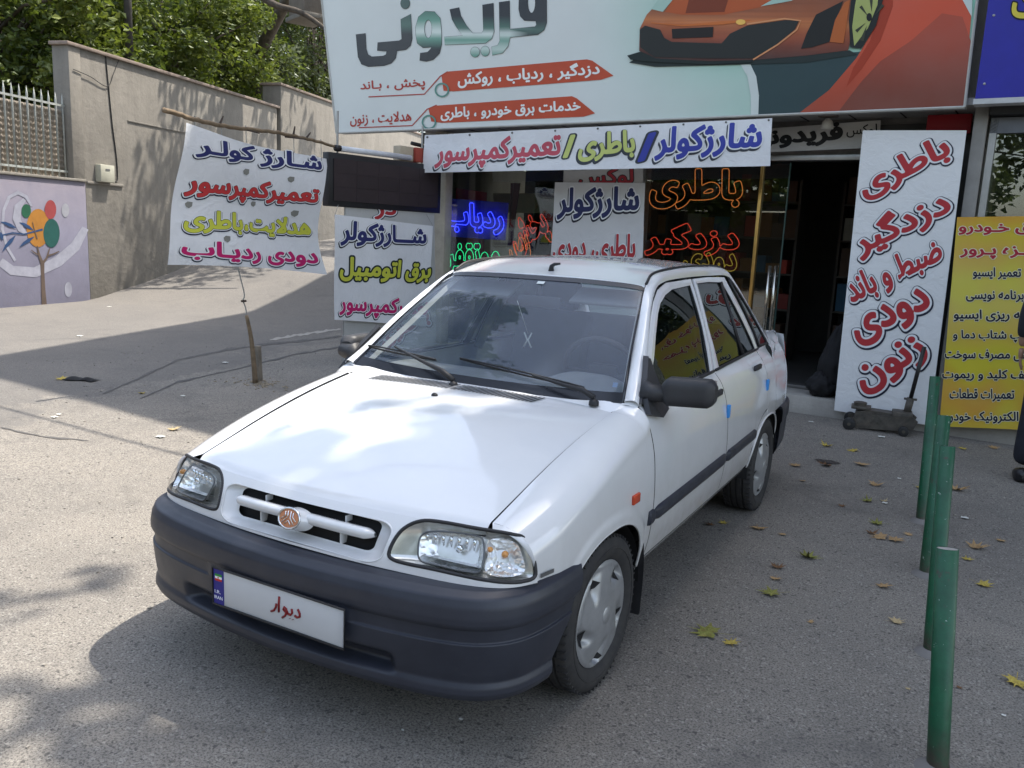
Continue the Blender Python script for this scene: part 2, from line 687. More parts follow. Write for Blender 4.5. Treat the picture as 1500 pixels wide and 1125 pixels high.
# ================================================================== GROUND
Q1 = Vector((-12.341, 7.012, 0.0))
DW = Vector((-.26, .965, 0)).normalized()
NW = Vector((DW.y, -DW.x, 0))
_HT = [(-99, 0), (0, 0), (1.5, .26), (3.1, .60), (4.8, .80), (6.6, .94), (8.2, 1.06), (10, 1.20), (14, 1.55), (20, 2.2), (60, 6)]
def gh(x, y):
    t = (Vector((x, y, 0)) - Q1).dot(DW)
    z = tab(_HT, t) if t > 0 else 0.0
    # gentle hollows of old asphalt
    n = mnoise.noise(Vector((x * .35, y * .35, 1.7))) * .012 + mnoise.noise(Vector((x * 1.3, y * 1.3, 4.2))) * .003
    k = smooth01((math.hypot(x, y - 1.1) - 2.2) / 1.5)
    return z + n * k
def tab(T, z):
    if z <= T[0][0]: return T[0][1]
    for k in range(len(T) - 1):
        if z <= T[k + 1][0]:
            return lerp(T[k][1], T[k + 1][1], (z - T[k][0]) / (T[k + 1][0] - T[k][0]))
    return T[-1][1]
def asphalt():
    q = NT('old_asphalt')
    co = q.coord()
    big = q.noise(.55, 7, .62, co, .4)
    mid = q.noise(4.5, 8, .7, co, .2)
    fine = q.noise(130, 3, .75, co)
    c = q.ramp(big, [(.32, (.190, .176, .158)), (.50, (.240, .222, .196)), (.68, (.305, .278, .240))])
    c = q.mix(q.ramp(mid, [(.35, (0, 0, 0)), (.75, (.55,) * 3)]), c, (.30, .272, .232))
    # grit: pale and dark chippings
    v = q.n('ShaderNodeTexVoronoi'); v.inputs['Scale'].default_value = 95
    q.l(co, v.inputs['Vector'])
    sepc = q.n('ShaderNodeSeparateColor')
    q.l(v.outputs['Color'], sepc.inputs[0])
    c = q.mix(q.ramp(sepc.outputs[0], [(.0, (.7,) * 3), (.09, (0, 0, 0))]), c, (.035, .034, .034))
    c = q.mix(q.ramp(sepc.outputs[1], [(.84, (0, 0, 0)), (.95, (.5,) * 3)]), c, (.40, .38, .34))
    c = q.mix(q.ramp(fine, [(.38, (.85,) * 3), (.54, (0, 0, 0))]), c, (.065, .063, .062))
    # larger gravel
    v2 = q.n('ShaderNodeTexVoronoi'); v2.inputs['Scale'].default_value = 36
    q.l(co, v2.inputs['Vector'])
    s2 = q.n('ShaderNodeSeparateColor'); q.l(v2.outputs['Color'], s2.inputs[0])
    
    # stains
    st = q.noise(1.1, 7, .68, co, 1.2)
    c = q.mix(q.ramp(st, [(.56, (0, 0, 0)), (.70, (.5,) * 3)]), c, (.095, .09, .086))
    # the alley carriageway is smoother and greyer; darkened further to deepen its shaded band
    sp = q.n('ShaderNodeSeparateXYZ'); q.l(co, sp.inputs[0])
    _a, _b = on_z(140, 580), on_z(480, 497)
    _d = (_b - _a).normalized(); _n = Vector((-_d.y, _d.x, 0))
    if _n.x > 0: _n = -_n
    vm = q.n('ShaderNodeVectorMath', operation='DOT_PRODUCT'); q.l(co, vm.inputs[0]); vm.inputs[1].default_value = _n * .12
    m1 = q.n('ShaderNodeMath', operation='SUBTRACT'); q.l(vm.outputs['Value'], m1.inputs[0]); m1.inputs[1].default_value = _a.dot(_n) * .12 - .20
    nn = q.n('ShaderNodeMath', operation='MULTIPLY_ADD'); q.l(q.noise(1.6, 6, .65, co), nn.inputs[0]); nn.inputs[1].default_value = .5; q.l(m1.outputs[0], nn.inputs[2])
    c = q.mix(q.ramp(nn.outputs[0], [(.44, (0, 0, 0)), (.47, (.85,) * 3)]), c, q.mix(.5, (.115, .113, .112), c))
    q.base(c)
    q.set(Roughness=.88)
    q.b.inputs['Specular IOR Level'].default_value = .25
    b = q.bump(v.outputs['Distance'], .30, .003)
    b = q.bump(fine, .45, .003, b)
    b = q.bump(mid, .25, .02, b)
    q.nrm(b)
    return q.m
ASPH = asphalt()
def ground():
    xs = [-60, -40, -28, -20] + [-16 + .4 * k for k in range(56)] + [6.4 + .8 * k for k in range(8)] + [14, 20, 30, 45, 60]
    ys = [-60, -40, -25, -15, -10, -8] + [-6 + .4 * k for k in range(50)] + [14 + .8 * k for k in range(16)] + [28, 34, 42, 55, 70]
    V = [(x, y, gh(x, y)) for y in ys for x in xs]
    n = len(xs)
    F = [(j * n + i, j * n + i + 1, (j + 1) * n + i + 1, (j + 1) * n + i) for j in range(len(ys) - 1) for i in range(n - 1)]
    o = put('asphalt_ground', V, F, ASPH, smooth=True)
    o['label'] = 'old grey asphalt strewn with grit'
    struct(o)
ground()
def on_ground(px, py):
    z = 0.0
    for _ in range(30):
        p = on_z(px, py, z)
        z = lerp(z, gh(p.x, p.y), .6)
    return Vector((p.x, p.y, gh(p.x, p.y)))
TAR = mat('old_tar', (.095, .090, .086), .9, var=.3, scale=20, bump=.4, bscale=200)
def ground_strip(name, line, wpx, m_, lab=None, jit=.3):
    """a strip lying on the ground along photographed points"""
    mb_ = MB()
    pts = []
    for i in range(len(line) - 1):
        for k in range(8):
            f = k / 8
            pts.append((lerp(line[i][0], line[i + 1][0], f), lerp(line[i][1], line[i + 1][1], f)))
    pts.append(line[-1])
    A = []
    for i, (x, y) in enumerate(pts):
        w_ = wpx * (.35 + R.random() * .9) * (.2 if i in (0, len(pts) - 1) else 1)
        y += R.uniform(-jit, jit) * 2
        for d in (-w_ / 2, w_ / 2):
            p = on_ground(x, y + d)
            A.append(p + Vector((0, 0, .004)))
    mb_.v = A
    mb_.f = [(2 * i, 2 * i + 1, 2 * i + 3, 2 * i + 2) for i in range(len(pts) - 1)]
    o = mb_.build(name, m_)
    struct(o)
    if lab: o['label'] = lab
    return o
ground_strip('asphalt_crack', [(150, 578), (200, 556), (260, 528), (330, 513), (400, 503), (470, 497), (500, 492)], 3.2, TAR)
ground_strip('asphalt_crack', [(205, 585), (260, 560), (330, 545), (430, 520), (500, 508)], 2.4, TAR)
ground_strip('asphalt_crack', [(0, 626), (60, 640), (130, 646)], 2.0, TAR)
ground_strip('dust_line', [(395, 498), (430, 492), (470, 486), (500, 482)], 3.5, mat('pale_dust', (.34, .32, .29), .95))
# upper terrace behind the retaining wall
def wallp(t, off, z):
    return Q1 + DW * t + NW * off + Vector((0, 0, z))
o = MB()
o.v = [wallp(-30, -.28, 3.1), wallp(60, -.28, 3.6), wallp(60, -50, 3.6), wallp(-30, -50, 3.1)]
o.f = [(0, 1, 2, 3)]
struct(o.build('terrace_ground', mat('terrace_soil', (.10, .085, .06), .95, var=.3, scale=3)))

# ================================================================== RETAINING WALL, MURAL WALL, FENCE
def cement(name, base, stain, dark):
    q = NT(name)
    co = q.coord()
    mp = q.n('ShaderNodeMapping'); mp.inputs['Scale'].default_value = (1, 1, .12)
    q.l(co, mp.inputs[0])
    n1 = q.noise(1.2, 8, .65, co, .5)
    n2 = q.noise(5.0, 7, .7, mp.outputs[0], .3)
    c = q.ramp(n1, [(.3, tuple(v * .82 for v in base)), (.55, base), (.75, tuple(min(1, v * 1.15) for v in base))])
    c = q.mix(q.ramp(n2, [(.45, (0, 0, 0)), (.75, (.6,) * 3)]), c, stain)
    c = q.mix(q.ramp(q.noise(2.6, 8, .7, co, 1.0), [(.58, (0, 0, 0)), (.8, (.55,) * 3)]), c, dark)
    q.base(c)
    q.set(Roughness=.92)
    b = q.bump(q.noise(7, 8, .65, co), .5, .03)
    b = q.bump(q.noise(70, 4, .7, co), .35, .004, b)
    q.nrm(b)
    return q.m
CEM = cement('cement_render', (.235, .218, .190), (.150, .138, .120), (.105, .098, .09))
RW = thing('retaining_wall', 'tall bare cement retaining wall with a sloping-looking coping climbing beside the alley', 'wall', wallp(3, 0, 0))
def wbox(t0, t1, o0, o1, z0, z1, mb_=None):
    mb_ = mb_ or MB()
    c = wallp((t0 + t1) / 2, (o0 + o1) / 2, (z0 + z1) / 2)
    rot = Matrix(((DW.x, NW.x, 0), (DW.y, NW.y, 0), (0, 0, 1)))
    mb_.box(c, (t1 - t0, abs(o1 - o0), z1 - z0), rot)
    return mb_
wbox(.0, 6.62, -.30, 0, -.4, 4.36).build('wall_body', CEM, RW, bevel=.012)
wbox(-.28, -.003, -.32, .015, 2.12, 4.36).build('corner_pier', CEM, RW, bevel=.012)
wbox(-.33, 6.68, -.34, .05, 4.362, 4.42).build('coping', mat('coping_stone', (.27, .215, .18), .9, var=.2, bump=.3), RW, bevel=.008)
wbox(.02, .95, .003, .03, 2.08, 2.13).build('render_ledge', CEM, RW, bevel=.01)
wbox(1.15, 2.9, .003, .018, 3.30, 3.33).build('render_ledge', CEM, RW, bevel=.006)
RW2 = thing('retaining_wall', 'second cement wall, higher and farther up the alley', 'wall', wallp(9, 0, 0))
wbox(6.70, 26, -.45, .06, -.2, 4.92).build('wall_body', CEM, RW2, bevel=.012)
wbox(6.66, 26, -.49, .10, 4.922, 4.98).build('coping', mat('coping_stone', (.27, .215, .18), .9), RW2, bevel=.008)
# painted wall
def mural_mat():
    q = NT('lavender_paint')
    co = q.coord()
    n1 = q.noise(2.0, 8, .7, co, .4)
    c = q.ramp(n1, [(.3, (.165, .163, .225)), (.7, (.215, .211, .285))])
    n2 = q.noise(22, 6, .75, co)
    c = q.mix(q.ramp(n2, [(.58, (0, 0, 0)), (.70, (.5,) * 3)]), c, (.23, .21, .22))
    sp = q.n('ShaderNodeSeparateXYZ'); q.l(co, sp.inputs[0])
    mr = q.n('ShaderNodeMapRange'); q.l(sp.outputs[2], mr.inputs[0]); mr.inputs[1].default_value = 1.2; mr.inputs[2].default_value = 2.2
    ml = q.n('ShaderNodeMath', operation='MULTIPLY'); q.l(mr.outputs[0], ml.inputs[0]); q.l(n1, ml.inputs[1])
    c = q.mix(ml.outputs[0], c, (.25, .215, .225))
    q.base(c)
    q.set(Roughness=.9)
    q.nrm(q.bump(q.noise(45, 5, .7, co), .5, .006))
    return q.m
MW = thing('painted_wall', 'low lavender wall with a painted tree and coloured circles', 'wall', wallp(-1.5, 0, 0))
wbox(-9, -.002, -.30, 0, -.3, 2.10).build('wall_body', mural_mat(), MW, bevel=.01)
wbox(-9, -.002, -.33, .03, 2.103, 2.15).build('coping', CEM, MW, bevel=.01)
MU = Sheet(Q1, NW)
mk = lambda n, polys, h, c: MU.shape(n, polys, mat('mural_' + c, hx(c, .62), .85, var=.15, scale=6), MW, .004 + h * .0006)
MU.strip('painted_swirl', [(0, 383), (17, 396), (51, 399), (85, 383), (110, 361), (125, 334)], [12, 14, 15, 16, 15, 10], mat('mural_white', hx('#b4b6c6', .68), .85), MW, .004)
MU.strip('painted_swirl', [(46, 302), (38, 288), (26, 282), (13, 289), (5, 308), (3, 335), (10, 362), (22, 382)], [3, 5, 6, 5, 4, 4, 4, 4], mat('mural_white', hx('#b4b6c6', .68), .85), MW, .0048)
MU.strip('painted_swirl', [(36, 292), (26, 303), (24, 320), (30, 336), (38, 342)], [5, 11, 12, 9, 4], mat('mural_white', hx('#b4b6c6', .68), .85), MW, .0054)
mk('painted_circle', [ell(55.5, 334, 17, 28)], 2, '#c98a35')
mk('painted_circle', [ell(38, 309, 7, 10)], 3, '#1f6b4c')
mk('painted_circle', [ell(73.5, 307, 8.5, 14)], 4, '#b14a4c')
mk('painted_circle', [ell(95.5, 308, 5.5, 10)], 2, '#b8bac4')
mk('painted_circle', [ell(75, 341.5, 12, 21)], 5, '#17605a')
mk('painted_circle', [ell(99.7, 424, 5.5, 11)], 2, '#b0b2c2')
TRM = mat('mural_trunk', hx('#6a5a50', .7), .85)
MU.strip('painted_trunk', [(65, 456), (63, 425), (62, 400), (61.5, 384)], [8, 6, 5, 6], TRM, MW, .0078)
MU.strip('painted_branch', [(61.5, 386), (57, 374), (54, 360)], [5, 3.5, 1.5], TRM, MW, .0084)
MU.strip('painted_branch', [(61.5, 386), (68, 378), (72, 364)], [4, 3, 1.5], TRM, MW, .0090)
MU.strip('painted_branch', [(57, 374), (50, 370), (45, 366)], [2.5, 1.8, 1], TRM, MW, .0096)
MU.strip('painted_branch', [(68, 375), (78, 372), (86, 368)], [2.5, 2.2, 1.4], TRM, MW, .0102)
MU.strip('painted_branch', [(54, 350), (50, 338), (47, 325)], [1.6, 1.2, .8], TRM, MW, .0108)
MU.strip('painted_stem', [(0, 345), (18, 341), (35, 343), (62, 336)], [2, 2, 2, 3], mat('mural_blue', hx('#264a78', .75), .85), MW, .0081)
for a, b, ww in (((0, 325), (23, 334), 5), ((3, 368), (22, 345), 5.5), ((28, 326), (48, 337), 5), ((28, 362), (49, 347), 5), ((0, 340), (3, 352), 5)):
    MU.strip('painted_leaf', [a, (lerp(a[0], b[0], .3), lerp(a[1], b[1], .3) - 1), (lerp(a[0], b[0], .65), lerp(a[1], b[1], .65) - .5), b], [.6, ww * .8, ww, .8], mat('mural_blue', hx('#264a78', .75), .85), MW, .0090)
# fence on top, and the sheeting behind it
FN = thing('metal_fence', 'pale spiked metal bar fence standing on the painted wall', 'fence', wallp(-1.5, -.15, 2.15))
PALE = mat('fence_paint', (.34, .36, .34), .6, var=.25, scale=12)
for k in range(22):
    t = -.32 - .152 * k
    pts = [wallp(t, -.12, 2.16), wallp(t, -.12, 3.44), wallp(t, -.12, 3.56)]
    MB().tube(pts, [.017, .017, .001], 8).build('bar', PALE, FN, smooth=True)
for z in (2.24, 3.34):
    wbox(-3.7, -.285, -.135, -.105, z, z + .035).build('rail', PALE, FN)
SH = thing('corrugated_screen', 'buff corrugated sheeting fixed behind the bars of the fence', 'screen', wallp(-1.5, -.25, 2.15))
mb = MB()
def cor(i, j):
    t = lerp(-3.7, -.285, i)
    z = lerp(2.155, 3.30, j)
    return wallp(t, -.20 + .018 * sin(t * 84) + .010 * sin(z * 68), z)
mb.grid(cor, 360, 70)
mb.build('sheet', mat('buff_sheet', (.30, .26, .21), .8, var=.2, scale=5), SH, smooth=True)
# meter box and cables
EB = thing('meter_box', 'small cream electrical box on the cement wall', 'meter box', wallp(.42, .05, 2.1))
wbox(.24, .60, .002, .13, 2.13, 2.44).build('case', mat('cream_plastic', (.42, .41, .33), .5, var=.1), EB, bevel=.015)
wbox(.36, .47, .131, .136, 2.34, 2.37).build('label_plate', mat('grey_print', (.12, .12, .12), .6), EB)
cb = [wallp(.62, .012, 4.36), wallp(.66, .012, 3.9), wallp(.72, .014, 3.2), wallp(.80, .012, 2.6), wallp(.80, .012, 2.2), wallp(.66, .03, 2.17)]
tag(MB().tube([crom(cb, k / 30) for k in range(31)], .011, 6).build('wall_cable', mat('black_cable', (.012, .012, .012), .6), smooth=True), 'black cable running down the cement wall to the cream box', 'cable')
cb = [wallp(-.2, .03, 3.98), wallp(.2, .03, 3.93), wallp(.62, .02, 3.84), wallp(.8, .02, 4.1), wallp(.95, .02, 4.36)]
tag(MB().tube([crom(cb, k / 24) for k in range(25)], .007, 5).build('wall_cable', mat('black_cable', (.012,) * 3), smooth=True), 'thin cable stapled across the top corner of the cement wall', 'cable')

# ================================================================== TREES
def leaf_mat(name, c1, c2, tr=.42):
    q = NT(name)
    q.t.nodes.remove(q.b)
    g = q.n('ShaderNodeNewGeometry')
    c = q.ramp(g.outputs['Random Per Island'], [(0, c1), (.6, tuple((a + b) / 2 for a, b in zip(c1, c2))), (1, c2)])
    d = q.n('ShaderNodeBsdfDiffuse'); t = q.n('ShaderNodeBsdfTranslucent'); gl = q.n('ShaderNodeBsdfGlossy')
    gl.inputs['Roughness'].default_value = .45
    gl.inputs[0].default_value = (.6, .65, .6, 1)
    tc = q.mix(.5, c, (.16, .22, .02))
    q.l(c, d.inputs[0]); q.l(tc, t.inputs[0])
    m1 = q.n('ShaderNodeMixShader'); m1.inputs[0].default_value = tr
    m2 = q.n('ShaderNodeMixShader'); m2.inputs[0].default_value = .06
    q.l(d.outputs[0], m1.inputs[1]); q.l(t.outputs[0], m1.inputs[2])
    q.l(m1.outputs[0], m2.inputs[1]); q.l(gl.outputs[0], m2.inputs[2])
    q.l(m2.outputs[0], q.out.inputs[0])
    return q.m
LEAF_A = leaf_mat('foliage_green', (.048, .082, .015), (.14, .185, .038))
LEAF_B = leaf_mat('foliage_grey_green', (.045, .062, .026), (.125, .150, .070))
LEAF_C = leaf_mat('foliage_yellow_green', (.066, .100, .015), (.20, .23, .042))
BARK = mat('bark', (.085, .070, .055), .95, var=.35, scale=10, bump=.8, bscale=30)
def crown(c, rad, n, size, seed, clumps=60, flat=.0, hang=.15):
    rr = random.Random(seed)
    V, F = [], []
    cl = []
    for k in range(clumps):
        while True:
            p = Vector((rr.uniform(-1, 1), rr.uniform(-1, 1), rr.uniform(-1, 1)))
            if .25 < p.length < 1: break
        p = p * (p.length ** -.35)
        cl.append((Vector((c[0] + p.x * rad[0], c[1] + p.y * rad[1], c[2] + p.z * rad[2])), rr.uniform(.16, .34) * (rad[0] + rad[1] + rad[2]) / 3))
    for k in range(n):
        cc, r_ = cl[k % clumps]
        d = Vector((rr.gauss(0, 1), rr.gauss(0, 1), rr.gauss(0, .8)))
        d.normalize()
        p = cc + d * r_ * (rr.random() ** .45)
        s = size * rr.uniform(.6, 1.3)
        a = Vector((rr.gauss(0, 1), rr.gauss(0, 1), rr.gauss(0, .6) - hang)).normalized()
        b_ = a.cross(Vector((rr.gauss(0, 1), rr.gauss(0, 1), rr.gauss(0, 1)))).normalized()
        nn = a.cross(b_) * (s * .12)
        i = len(V)
        V += [p - a * s * .5, p + b_ * s * .30 - a * s * .05 + nn, p + a * s * .55, p - b_ * s * .30 - a * s * .05 + nn]
        F.append((i, i + 1, i + 2, i + 3))
    return V, F, cl
def tree(px, D, zc, rad, n, size, leaf, label, seed, base_z=3.2, clumps=60, pos=None, group=None, trunk=.16):
    if pos is None:
        p = CAMP + ray(px, 200) * D
        pos = (p.x, p.y)
    T = thing('tree', label, 'tree', (pos[0], pos[1], base_z), group)
    V, F, cl = crown((pos[0], pos[1], zc), rad, n, size, seed, clumps)
    put('crown', V, F, leaf, T)
    rr = random.Random(seed + 5)
    mb_ = MB()
    top = Vector((pos[0] + rr.uniform(-.3, .3), pos[1] + rr.uniform(-.3, .3), zc + rad[2] * .2))
    b0 = Vector((pos[0], pos[1], base_z - .3))
    mid = b0.lerp(top, .5) + Vector((rr.uniform(-.2, .2), rr.uniform(-.2, .2), 0))
    pts = [crom([b0, mid, top], k / 10) for k in range(11)]
    mb_.tube(pts, [trunk * (1.25 - .85 * k / 10) for k in range(11)], 10)
    mb_.build('trunk', BARK, T, smooth=True)
    lb = MB()
    for c_, r_ in cl[::3]:
        st = pts[rr.randint(4, 9)]
        m_ = st.lerp(c_, .5) + Vector((rr.uniform(-.2, .2), rr.uniform(-.2, .2), rr.uniform(0, .3)))
        lb.tube([st, m_, c_], [trunk * .35, trunk * .2, trunk * .07], 5)
    lb.build('limbs', BARK, T, smooth=True)
    return T
tree(10, 17.5, 5.2, (2.6, 2.4, 2.6), 15000, .16, LEAF_C, 'leafy yellow-green tree leaning over the spiked fence at the far left', 11)
tree(110, 19.0, 6.0, (2.6, 2.6, 2.7), 15000, .15, LEAF_A, 'bright green tree just left of the dark pole behind the wall', 12)
tree(235, 20.5, 5.9, (2.4, 2.6, 2.4), 15000, .15, LEAF_C, 'green tree just right of the dark pole behind the wall', 13)
tree(335, 24.5, 6.6, (2.6, 2.4, 2.6), 15000, .15, LEAF_B, 'grey-green tree behind the low end of the first coping', 14)
tree(445, 27.0, 7.6, (2.6, 2.6, 3.0), 15000, .15, LEAF_B, 'dark grey-green tree above the second wall beside the billboard', 15)
for k, (px, D) in enumerate(((-60, 24), (70, 27), (190, 28), (300, 29), (400, 31), (520, 33))):
    tree(px, D, 6.4, (3.6, 3.2, 3.7), 8000, .26, LEAF_A if k % 2 else LEAF_B, 'dark tree in the second row behind the wall, %s' % ('off the left edge', 'behind the spiked fence', 'behind the dark pole', 'behind the middle of the coping', 'behind the low end of the coping', 'behind the billboard edge')[k], 30 + k, clumps=50, group='trees of the second row behind the wall')
# the plane tree whose shade falls over the forecourt (its crown is above and right of the frame)
def shade_tree():
    T = thing('tree', 'broad plane tree shading the forecourt, right of the posts', 'tree', (6.8, 1.1, 0))
    V, F, cl = crown((7.35, 2.1, 10.4), (4.75, 3.5, 1.3), 40000, .30, 77, 300)
    V2, F2, c2 = crown((1.2, 2.3, 9.6), (.7, .7, .4), 120, .15, 78, 8)
    for V2, F2 in ((V2, F2), crown((4.9, 4.1, 10.6), (2.5, 1.25, 1.0), 13000, .32, 83, 70)[:2], crown((8.05, 2.2, 10.0), (4.3, 3.3, .9), 30000, .36, 79, 200)[:2]):
        b_ = len(V)
        V += V2; F += [tuple(i + b_ for i in f) for f in F2]
    put('crown', V, F, LEAF_A, T)
    MB().tube([(6.8, 1.1, -.1), (6.8, 1.2, 3), (6.9, 1.5, 6.4), (7.2, 2.0, 10)], [.30, .25, .20, .10], 14).build('trunk', BARK, T, smooth=True)
    lb = MB()
    for c_, r_ in cl[::5]:
        lb.tube([(6.9, 1.5, 6.3), Vector((7.0, 1.7, 8.0)).lerp(c_, .5), c_], [.10, .06, .02], 6)
    lb.build('limbs', BARK, T, smooth=True)
shade_tree()
def alley_tree():
    T = thing('tree', 'tree arching over the alley above the second wall', 'tree', (-16.2, 14.5, 3.2))
    V, F, cl = crown((-11.4, 14.6, 9.3), (2.3, 4.4, .9), 5200, .20, 91, 50)
    put('crown', V, F, LEAF_B, T)
    MB().tube([(-16.2, 14.5, 3), (-15.8, 14.5, 6), (-14, 14.4, 8), (-11.6, 14.2, 8.6)], [.2, .17, .12, .05], 10).build('trunk', BARK, T, smooth=True)
alley_tree()
def road_tree():
    T = thing('tree', 'roadside tree standing left of the frame, mirrored in the windscreen', 'tree', (-8.2, -3.4, 0))
    V, F, cl = crown((-6.2, .6, 8.8), (2.1, 2.3, 1.3), 5200, .22, 95, 50)
    put('crown', V, F, LEAF_A, T)
    MB().tube([(-8.2, -3.4, -.1), (-8.1, -3.2, 3), (-7.5, -1.8, 6), (-6.4, .2, 8.6)], [.24, .2, .15, .05], 10).build('trunk', BARK, T, smooth=True)
road_tree()
# trees across the street, mirrored in the shop windows
for k, (x, y) in enumerate(((-9, -13), (-3, -15), (3.5, -14), (10, -13), (-15, -10))):
    tree(0, 0, 5.2, (3.2, 2.8, 2.6), 6500, .30, LEAF_A, 'street tree across the road, %s' % ('second from the left', 'in the middle', 'second from the right', 'rightmost', 'leftmost')[k], 60 + k, base_z=0, clumps=45, pos=(x, y), group='street trees across the road', trunk=.2)
o = thing('street_wall', 'long pale garden wall across the road', 'wall', (-2, -18, 0))
MB().box((-2, -18, 1.4), (50, .3, 2.8)).build('wall_body', CEM, o)
# pole and the wires
pp = CAMP + ray(190, 90) * 17.2
PO = thing('utility_pole', 'dark round pole rising behind the cement wall', 'pole', (pp.x, pp.y, 3.2))
MB().tube([(pp.x, pp.y, 3.0), (pp.x + .0, pp.y, 9.5)], [.085, .07], 14).build('shaft', mat('pole_dark', (.055, .05, .045), .9, var=.3, scale=6), PO, smooth=True)
def sagline(a, b, sag, n=30):
    a = Vector(a); b = Vector(b)
    return [a.lerp(b, k / n) - Vector((0, 0, sag * 4 * (k / n) * (1 - k / n))) for k in range(n + 1)]
g1 = on_z(-60, 585); g2 = on_z(265, 672)
h_ = 5.6
d_ = (g2 - g1).normalized()
a_ = g1 - d_ * 6 + Vector((.26 * h_, .34 * h_, h_ + .6)); b_ = g2 + d_ * 7 + Vector((.26 * h_, .34 * h_, h_ + .6))
tag(MB().tube(sagline(a_, b_, .8), .016, 6).build('overhead_cable', mat('black_cable', (.012,) * 3), smooth=True), 'black overhead cable sagging across the road above the car', 'cable')
# concrete ledge and dead branch at the top, beside the billboard
cl_ = CAMP + ray(452, 8) * 19
LG = thing('building_corner', 'weathered concrete building corner just left of the billboard', 'building', (cl_.x, cl_.y, 4.5))
MB().box((cl_.x, cl_.y, cl_.z + .55), (.85, .6, 1.6), Matrix.Rotation(-.4, 3, 'Z')).build('wall', cement('weathered_concrete', (.22, .19, .16), (.14, .12, .10), (.10, .09, .08)), LG, bevel=.02)
MB().box((cl_.x, cl_.y, cl_.z - .30), (1.0, .7, .10), Matrix.Rotation(-.4, 3, 'Z')).build('ledge', CEM, LG, bevel=.01)
bp = [CAMP + ray(x, y) * 16 for x, y in ((372, -12), (405, 8), (440, 18), (478, 44), (500, 70))]
tag(MB().tube([crom(bp, k / 16) for k in range(17)], [.075 - .003 * k for k in range(17)], 8).build('dead_branch', BARK, smooth=True), 'thick bare brown branch crossing the top edge beside the billboard', 'branch')

# ================================================================== THE SHOP
F0 = Vector((.55, 5.499, 0)); FE = Vector((.99747, -.07109, 0)); FBK = Vector((.07109, .99747, 0))
def FW(s, d, z):
    return F0 + FE * s + FBK * d + Vector((0, 0, z))
FROT = Matrix(((FE.x, FBK.x, 0), (FE.y, FBK.y, 0), (0, 0, 1)))
def fbox(s0, s1, d0, d1, z0, z1, mb_=None):
    mb_ = mb_ or MB()
    mb_.box(FW((s0 + s1) / 2, (d0 + d1) / 2, (z0 + z1) / 2), (s1 - s0, d1 - d0, z1 - z0), FROT)
    return mb_
def fs(px, py, d=0.0):
    p = on_plane(px, py, FW(0, d, 0), FBK)
    return (p - F0).dot(FE), p.z
GD = .42
SHOP = thing('shop_building', 'car-accessories shop with a glazed front under a billboard', 'building', FW(-2, 2, 0))
WALLM = cement('shop_wall_render', (.34, .32, .28), (.25, .23, .20), (.18, .17, .15))
DKM = mat('shop_dark', (.020, .019, .019), .7, var=.3)
GLS, _g = glass_mat('shop_glass', (.80, .84, .82), 2.0)
ALU = mat('aluminium', (.42, .42, .41), .4, metal=.7, var=.1)
sL = fs(650, 320, GD)[0]; sG1 = fs(826, 320, GD)[0]; sG2 = fs(938, 320, GD)[0]; sFr = fs(1104, 400, GD)[0]; sD2 = fs(1243, 400, GD)[0]
zt = 2.34
# upper storeys (stepped back plan: left flank runs up the alley)
LFL = Vector((-.33, .944, 0)).normalized()
cA = FW(-4.62, .05, 0); cB = FW(9, .05, 0)
mb = MB()
ft = [cA, cB, cB + FBK * 10, cA + LFL * 10]
mb.prism([Vector((p.x, p.y, 2.76)) for p in ft], (0, 0, 9.0))
mb.build('upper_storeys', WALLM, SHOP, weld=True)
for k in range(5):
    for zz in (5.6, 8.6):
        s_ = -3.6 + 2.6 * k
        wfr = fbox(s_, s_ + 1.3, -.02, .045, zz, zz + 1.4).build('window', ALU, SHOP)
        fbox(s_ + .06, s_ + 1.24, -.03, -.022, zz + .06, zz + 1.34).build('pane', mat('far_pane', (.03, .035, .04), .08), wfr)
# flank wall, plinth, floor, back and side walls inside
mb = MB()
fl0 = FW(sL - .31, GD - .02, 0); 
mb.prism([fl0, fl0 + Vector((.25, -.02, 0)), fl0 + Vector((.25, 0, 0)) + LFL * 9, fl0 + LFL * 9], (0, 0, 2.755))
mb.build('flank_wall', WALLM, SHOP, weld=True)
fbox(-5.0, .98, .0, GD + .02, -.1, .165).build('plinth', cement('plinth_concrete', (.40, .38, .345), (.26, .25, .23), (.16, .15, .14)), SHOP, bevel=.012)
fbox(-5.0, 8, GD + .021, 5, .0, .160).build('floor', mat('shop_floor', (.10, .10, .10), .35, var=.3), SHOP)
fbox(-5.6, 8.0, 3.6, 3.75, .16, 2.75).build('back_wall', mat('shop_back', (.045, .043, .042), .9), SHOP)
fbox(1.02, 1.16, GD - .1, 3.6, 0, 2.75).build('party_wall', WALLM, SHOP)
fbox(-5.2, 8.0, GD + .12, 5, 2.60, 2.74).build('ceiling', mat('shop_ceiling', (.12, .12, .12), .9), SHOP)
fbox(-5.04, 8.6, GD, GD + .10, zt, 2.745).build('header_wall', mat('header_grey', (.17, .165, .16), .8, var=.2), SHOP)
fbox(-4.9, 1.55, -.16, GD - .005, 2.70, 2.755).build('soffit', mat('soffit_board', (.34, .33, .31), .8, var=.15, scale=3), SHOP)
for k in range(14):
    fbox(-4.2 + .42 * k, -4.19 + .42 * k, -.16, GD - .01, 2.694, 2.699).build('soffit_joint', DKM, SHOP)
